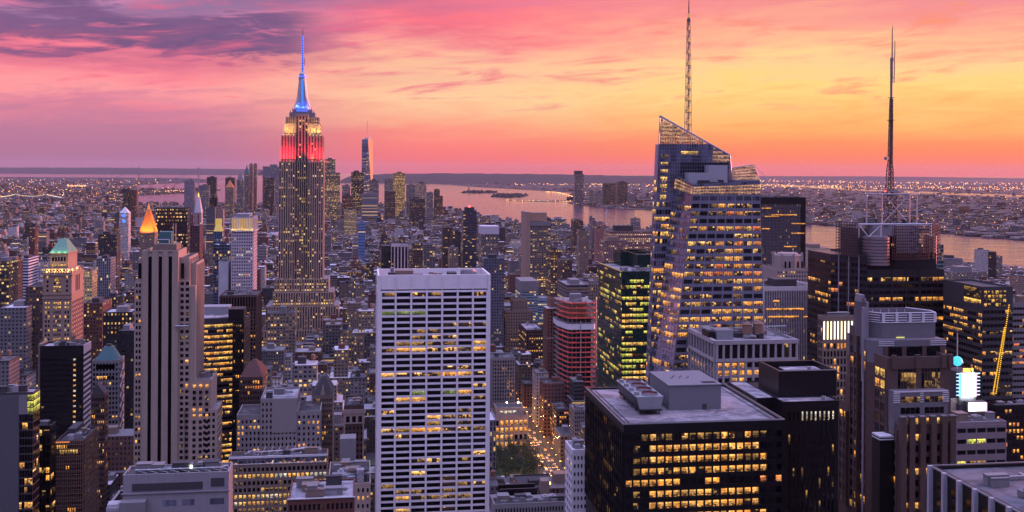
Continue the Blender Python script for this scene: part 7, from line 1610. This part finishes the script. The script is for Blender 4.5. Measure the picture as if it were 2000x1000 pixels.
# ------------------------------------------------------------------ bridges, statue, cranes, boat
brm = mat('bridge_steel', (.16, .17, .22), .6)
def tower_b(root, x, y0, y1, z, zt, m):
    mb = MB()
    for y in (y0, y1): mb.box(x - 5, x + 5, y - 5, y + 5, 0, zt)
    for zz_ in (zt - 8, zt * .62, zt * .3): mb.box(x - 4.5, x + 4.5, y0, y1, zz_, zz_ + 8)
    mb.build('bridge_tower', m, root)
def bridge(label, pa, pc, ya, yc, Y, top, deck, bulbs, m):
    A, B = at(pa, top, Y), at(pc, top, Y * (1.0)); zt = A.z; L = B.x - A.x; root = empty('suspension_bridge', (A.x, Y, 0), 0); tag(root, label, 'bridge')
    for x in (0, L): tower_b(root, x, -14, 14, 0, zt, m)
    mb = MB(); mb.box(-L * .55, L * 1.55, -13, 13, deck, deck + 7); mb.build('deck', m, root); cb = MB(); lb = MB()
    seg = [(-L * .5, deck + 8, 0, zt, .55), (0, zt, L, zt, 1), (L, zt, L * 1.5, deck + 8, .55)]
    for x0, z0, x1, z1, sg in seg:
        last = None
        for k in range(25):
            u = k / 24; sag = (zt - deck - 14) * sg * 4 * u * (1 - u) * (1 if sg == 1 else .28); p = (x0 + (x1 - x0) * u, 0, z0 + (z1 - z0) * u - sag)
            if last: cb.bar((last[0], -13, last[2]), (p[0], -13, p[2]), 1.6); cb.bar((last[0], 13, last[2]), (p[0], 13, p[2]), 1.6)
            if bulbs: s = 1.5; lb.box(p[0] - s, p[0] + s, -15.5, -13.5, p[2] - s, p[2] + s, base=True)
            last = p
    cb.build('cable', m, root)
    if bulbs: lb.build('cable_lamp', emis('cable_bulb', (1, .75, .45), 2.2), root)
bridge('far suspension bridge with two tall towers on the left horizon', 272, 388, 0, 0, 17500, 326.5, 66, False, brm)
bridge('near left suspension bridge strung with lamps', 33, 92, 0, 0, 7300, 379, 38, True, brm)
x, y = gnd(916, 375.5); rt = empty('statue', (x, y, 2)); tag(rt, 'small statue holding up a torch on a pedestal, on a low harbour island', 'statue')
mb = MB(); mb.prism([(-14, -14, 0), (14, -14, 0), (14, 14, 0), (-14, 14, 0)], [(-9, -9, 46), (9, -9, 46), (9, 9, 46), (-9, 9, 46)]); mb.build('pedestal', lime, rt)
mb = MB(); mb.cyl(0, 0, 46, 66, 7.5, 5.5, 12); mb.cyl(0, 0, 66, 80, 5.5, 4.2, 12); mb.cyl(0, 0, 80, 83, 1.6, 1.5, 8); mb.cyl(0, 0, 83, 88, 2.4, 1.9, 10); mb.bar((3.4, 0, 78), (6.5, 0, 92), 1.4, 6); mb.bar((-3.6, -1, 78), (-5.2, -3, 68), 1.5, 6); mb.build('figure', verdi, rt); mb = MB(); mb.cyl(6.6, 0, 92, 95, 1.8, .6, 8); mb.build('torch', emis('torch_glow', (1, .6, .2), 2), rt)
for k, (px, py) in enumerate(((295, 374), (322, 373), (341, 373.5))):
    x, y = gnd(px, py); rt = empty('harbour_crane', (x, y, 2)); tag(rt, ['red harbour crane, leftmost of three by the left inlet', 'red harbour crane, middle of three by the left inlet', 'red harbour crane, rightmost of three by the left inlet'][k], 'crane', 'harbour cranes by the inlet')
    mb = MB()
    for a in (-12, 12): mb.bar((a, 0, 0), (a, 0, 55), 2.2)
    mb.bar((-12, 0, 40), (12, 0, 40), 2); mb.build('gantry', rust, rt); mb = MB(); mb.bar((-25, 0, 52), (55, 0, 88), 2.2); mb.bar((0, 0, 55), (0, 0, 84), 1.6); mb.bar((0, 0, 84), (55, 0, 88), .9); mb.build('boom', rust, rt)
x, y = gnd(1185, 417); rt = empty('sailing_boat', (x, y, 0)); tag(rt, 'small white sailing boat on the river before the opposite shore', 'boat')
mb = MB(); mb.prism([(-8, -2, .2), (8, -1.5, .2), (12, 0, .2), (8, 1.5, .2), (-8, 2, .2)], [(-9, -2.6, 2.4), (9, -2, 2.4), (14, 0, 2.6), (9, 2, 2.4), (-9, 2.6, 2.4)]); mb.build('hull', white, rt); mb = MB(); mb.bar((1, 0, 2), (1, 0, 30), .3); mb.build('mast', steel, rt); mb = MB(); mb.prism([(-8, -.1, 4), (.6, -.1, 4), (.6, .1, 4), (-8, .1, 4)], [(.4, -.1, 29), (.6, -.1, 29), (.6, .1, 29), (.4, .1, 29)]); mb.build('sail', white, rt)

# ------------------------------------------------------------------ the park and the lamp-lit avenue
def leafm(name, c):
    m = bpy.data.materials.new(name); m.use_nodes = True; t = NT(m.node_tree); t.n.clear(); p = t.nd('ShaderNodeNewGeometry').outputs['Position']
    k = t.m('ADD', .45, t.m('MULTIPLY', t.noise(p, .5, 3), 1.1)); bs = t.nd('ShaderNodeBsdfPrincipled', {'Base Color': t.mix(1.0, (*c, 1), t.xyz(k, k, k), 'MULTIPLY'), 'Roughness': .8}); t.nd('ShaderNodeOutputMaterial', {0: bs.outputs[0]}); return m
leaf = leafm('plane_tree_leaf', (.03, .05, .02)); bark = mat('bark', (.09, .07, .055), .9)
q0, q1 = st2w(PARK[0], PARK[2]), st2w(PARK[1], PARK[3])
sheet('park_lawn', [st2w(*p) for p in ((PARK[0], PARK[2]), (PARK[1] + 4, PARK[2]), (PARK[1] + 4, PARK[3]), (PARK[0], PARK[3]))], 2.15, mat('park_grass', (.05, .075, .03), .95, .4, .2))
protos = []
for k in range(4):
    r = random.Random(400 + k); rt = empty('plane_tree', (0, 0, 2.1)); mb = MB(); mb.cyl(0, 0, 0, 7, .45, .3, 8)
    for a in range(6): an = a * 1.05 + r.random(); mb.bar((0, 0, 5 + a * .4), (3.6 * math.cos(an), 3.6 * math.sin(an), 10 + r.random() * 3), .15)
    mb.build('trunk', bark, rt); mb = MB(); blobs = [(r.gauss(0, 2.6), r.gauss(0, 2.6), 11.5 + r.gauss(0, 2), r.uniform(1.6, 2.8)) for _ in range(13)]
    for bx, by, bz, br_ in blobs:
        for _ in range(80):
            v = Vector((r.gauss(0, 1), r.gauss(0, 1), r.gauss(0, 1))).normalized() * br_ * r.uniform(.6, 1.08); n = Vector((r.gauss(0, 1), r.gauss(0, 1), r.gauss(.5, 1))).normalized(); u = n.orthogonal().normalized() * r.uniform(.22, .5); w_ = n.cross(u); c = Vector((bx, by, bz)) + v
            mb.face((c - u, c - w_ * .7, c + u, c + w_ * .7))
    mb.build('crown', leaf, rt); tag(rt, 'dark leafy park tree between the orange-lit hall and the cluttered low roof', 'tree', 'park trees beside the avenue'); protos.append(rt)
r = random.Random(12); n = 0
for a in range(14):
    for c in range(8):
        s = PARK[0] + 6 + (PARK[1] - PARK[0] - 8) * a / 13 + r.uniform(-2, 2); t_ = PARK[2] + 5 + (PARK[3] - PARK[2] - 12) * c / 7 + r.uniform(-2, 2)
        X_, Y_ = st2w(s, t_); px = proj((X_, Y_, 10))[0]
        if px < 930 or 3 <= c <= 4 and a < 8: continue
        o = protos[n] if n < 4 else copy_tree(protos[n % 4]); n += 1; o.location = (X_, Y_, 2.1); o.rotation_euler.z = r.uniform(0, 6.28); k = r.uniform(.85, 1.2); o.scale = (k, k, k * r.uniform(.9, 1.1))
# avenue lamps with their own light, and cars at rest with lights on
lp = empty('street_lamp', (0, 0, 2)); mb = MB(); mb.cyl(0, 0, 0, 9, .14, .09, 8); mb.bar((0, 0, 9), (2.2, 0, 9.5), .07); mb.build('post', dgrey, lp); mb = MB(); mb.box(1.7, 2.7, -.2, .2, 9.3, 9.5); mb.build('lamp_head', emis('lamp_head', (1, .45, .10), 14), lp); tag(lp, 'orange street lamp along the avenue beside the park', 'street lamp', 'street lamps along the lit avenue')
k = 0
for t_ in range(780, 1120, 20):
    for side in (-1, 1):
        X_, Y_ = st2w(161 + side * 10, t_); o = lp if k == 0 else copy_tree(lp); o.location = (X_, Y_, 2); o.rotation_euler.z = G + (math.pi if side > 0 else 0); k += 1
        if side == (1 if k % 4 else -1):
            l = bpy.data.lights.new('street_light', 'POINT'); l.energy = 14000; l.color = (1, .36, .09); l.shadow_soft_size = .4; lo = bpy.data.objects.new('street_light', l); COL.objects.link(lo); lo.location = (*st2w(161 + side * 7, t_), 11)
for a in range(5):
    for c in range(2):
        X_, Y_ = st2w(40 + a * 23, PARK[2] + 18 + c * 36); o = copy_tree(lp); o.location = (X_, Y_, 2); o.scale = (.55, .55, .55); o.rotation_euler.z = a; tag(o, 'warm lamp among the park trees', 'park lamp', 'lamps in the park')
        l = bpy.data.lights.new('park_light', 'POINT'); l.energy = 2600; l.color = (1, .5, .14); l.shadow_soft_size = .3; lo = bpy.data.objects.new('park_light', l); COL.objects.link(lo); lo.location = (X_ + 1, Y_ - .8, 7.6)
for s, w_ in ((148.5, 3), (170.5, 3)): sheet('pavement', [st2w(*p) for p in ((s, 700), (s + w_, 700), (s + w_, 1500), (s, 1500))], 2.14, dgrey)
mk = MB()
for t_ in range(720, 1400, 9):
    for s in (156, 159.5, 163, 166.5): q = [st2w(*p) for p in ((s, t_), (s + .2, t_), (s + .2, t_ + 3), (s, t_ + 3))]; mk.face([(*p, 2.006) for p in q])
tag(mk.build('lane_markings', white), kind='structure')
def make_car(m):
    rt = empty('car', (0, 0, 2)); mb = MB(); pr = [(-2.3, .35), (2.3, .35), (2.35, .8), (1.3, .95), (.7, 1.42), (-1.0, 1.45), (-1.8, .98), (-2.35, .85)]; L_ = [(-.88, x, z) for x, z in pr]; R_2 = [(.88, x, z) for x, z in pr]
    mb.face(L_[::-1]); mb.face(R_2)
    for a in range(len(pr)): c = (a + 1) % len(pr); mb.face((L_[a], L_[c], R_2[c], R_2[a]))
    mb.build('body', m, rt)
    for y in (-1.45, 1.45):
        for x in (-.8, .8): mb = MB(); mb.bar((x - .1, y, .33), (x + .1, y, .33), .33, 10); mb.build('wheel', black, rt)
    for x in (-.6, .6): mb = MB(); mb.box(x - .2, x + .2, 2.3, 2.42, .55, .8); mb.build('taillight', MATS['beacon_red'], rt); mb = MB(); mb.box(x - .28, x + .28, -2.46, -2.3, .5, .85); mb.build('headlight', emis('headlight', (1, .50, .18), 5), rt)
    mb = MB(); mb.face([(-.75, -1.72, 1.02), (.75, -1.72, 1.02), (.7, -1.06, 1.42), (-.7, -1.06, 1.42)]); mb.build('windscreen', MATS['dark'], rt); return rt
cars = [make_car(mat('yellow_paint', (.70, .42, .04), .35)), make_car(mat('dark_paint', (.03, .03, .04), .3)), make_car(mat('silver_paint', (.40, .40, .42), .3, metal=.5))]
r = random.Random(5); n = 0; t_ = 740
while t_ < 1180:
    for s in (154.3, 157.8, 161.3, 164.8, 168):
        if r.random() < .5: continue
        X_, Y_ = st2w(s, t_ + r.uniform(-2, 2)); k = r.choice([0, 0, 1, 2]) if n > 2 else n; o = cars[k] if n < 3 else copy_tree(cars[k]); o.location = (X_, Y_, 2.01); o.rotation_euler.z = G; n += 1
        tag(o, ['yellow car with headlights on in the avenue beside the park', 'dark car with headlights on in the avenue beside the park', 'silver car with headlights on in the avenue beside the park'][k], 'car', ['yellow cars in the lit avenue', 'dark cars in the lit avenue', 'silver cars in the lit avenue'][k])
    t_ += 9

# ------------------------------------------------------------------ haze
HAZE = 0.6e-5
m = bpy.data.materials.new('haze_air'); m.use_nodes = True; t = NT(m.node_tree); t.n.clear()
v = t.nd('ShaderNodeVolumePrincipled', {'Color': (.80, .68, .82, 1), 'Density': HAZE, 'Anisotropy': .2}); o = t.nd('ShaderNodeOutputMaterial'); t.l.new(v.outputs[0], o.inputs[1])
mb = MB(); mb.box(-70000, 70000, -4000, 65000, -1.2, 620, base=True); hz = mb.build('haze', m); tag(hz, kind='stuff')
SC.cycles.volume_bounces = 0; SC.cycles.max_bounces = 6; SC.cycles.diffuse_bounces = 1; SC.cycles.glossy_bounces = 3
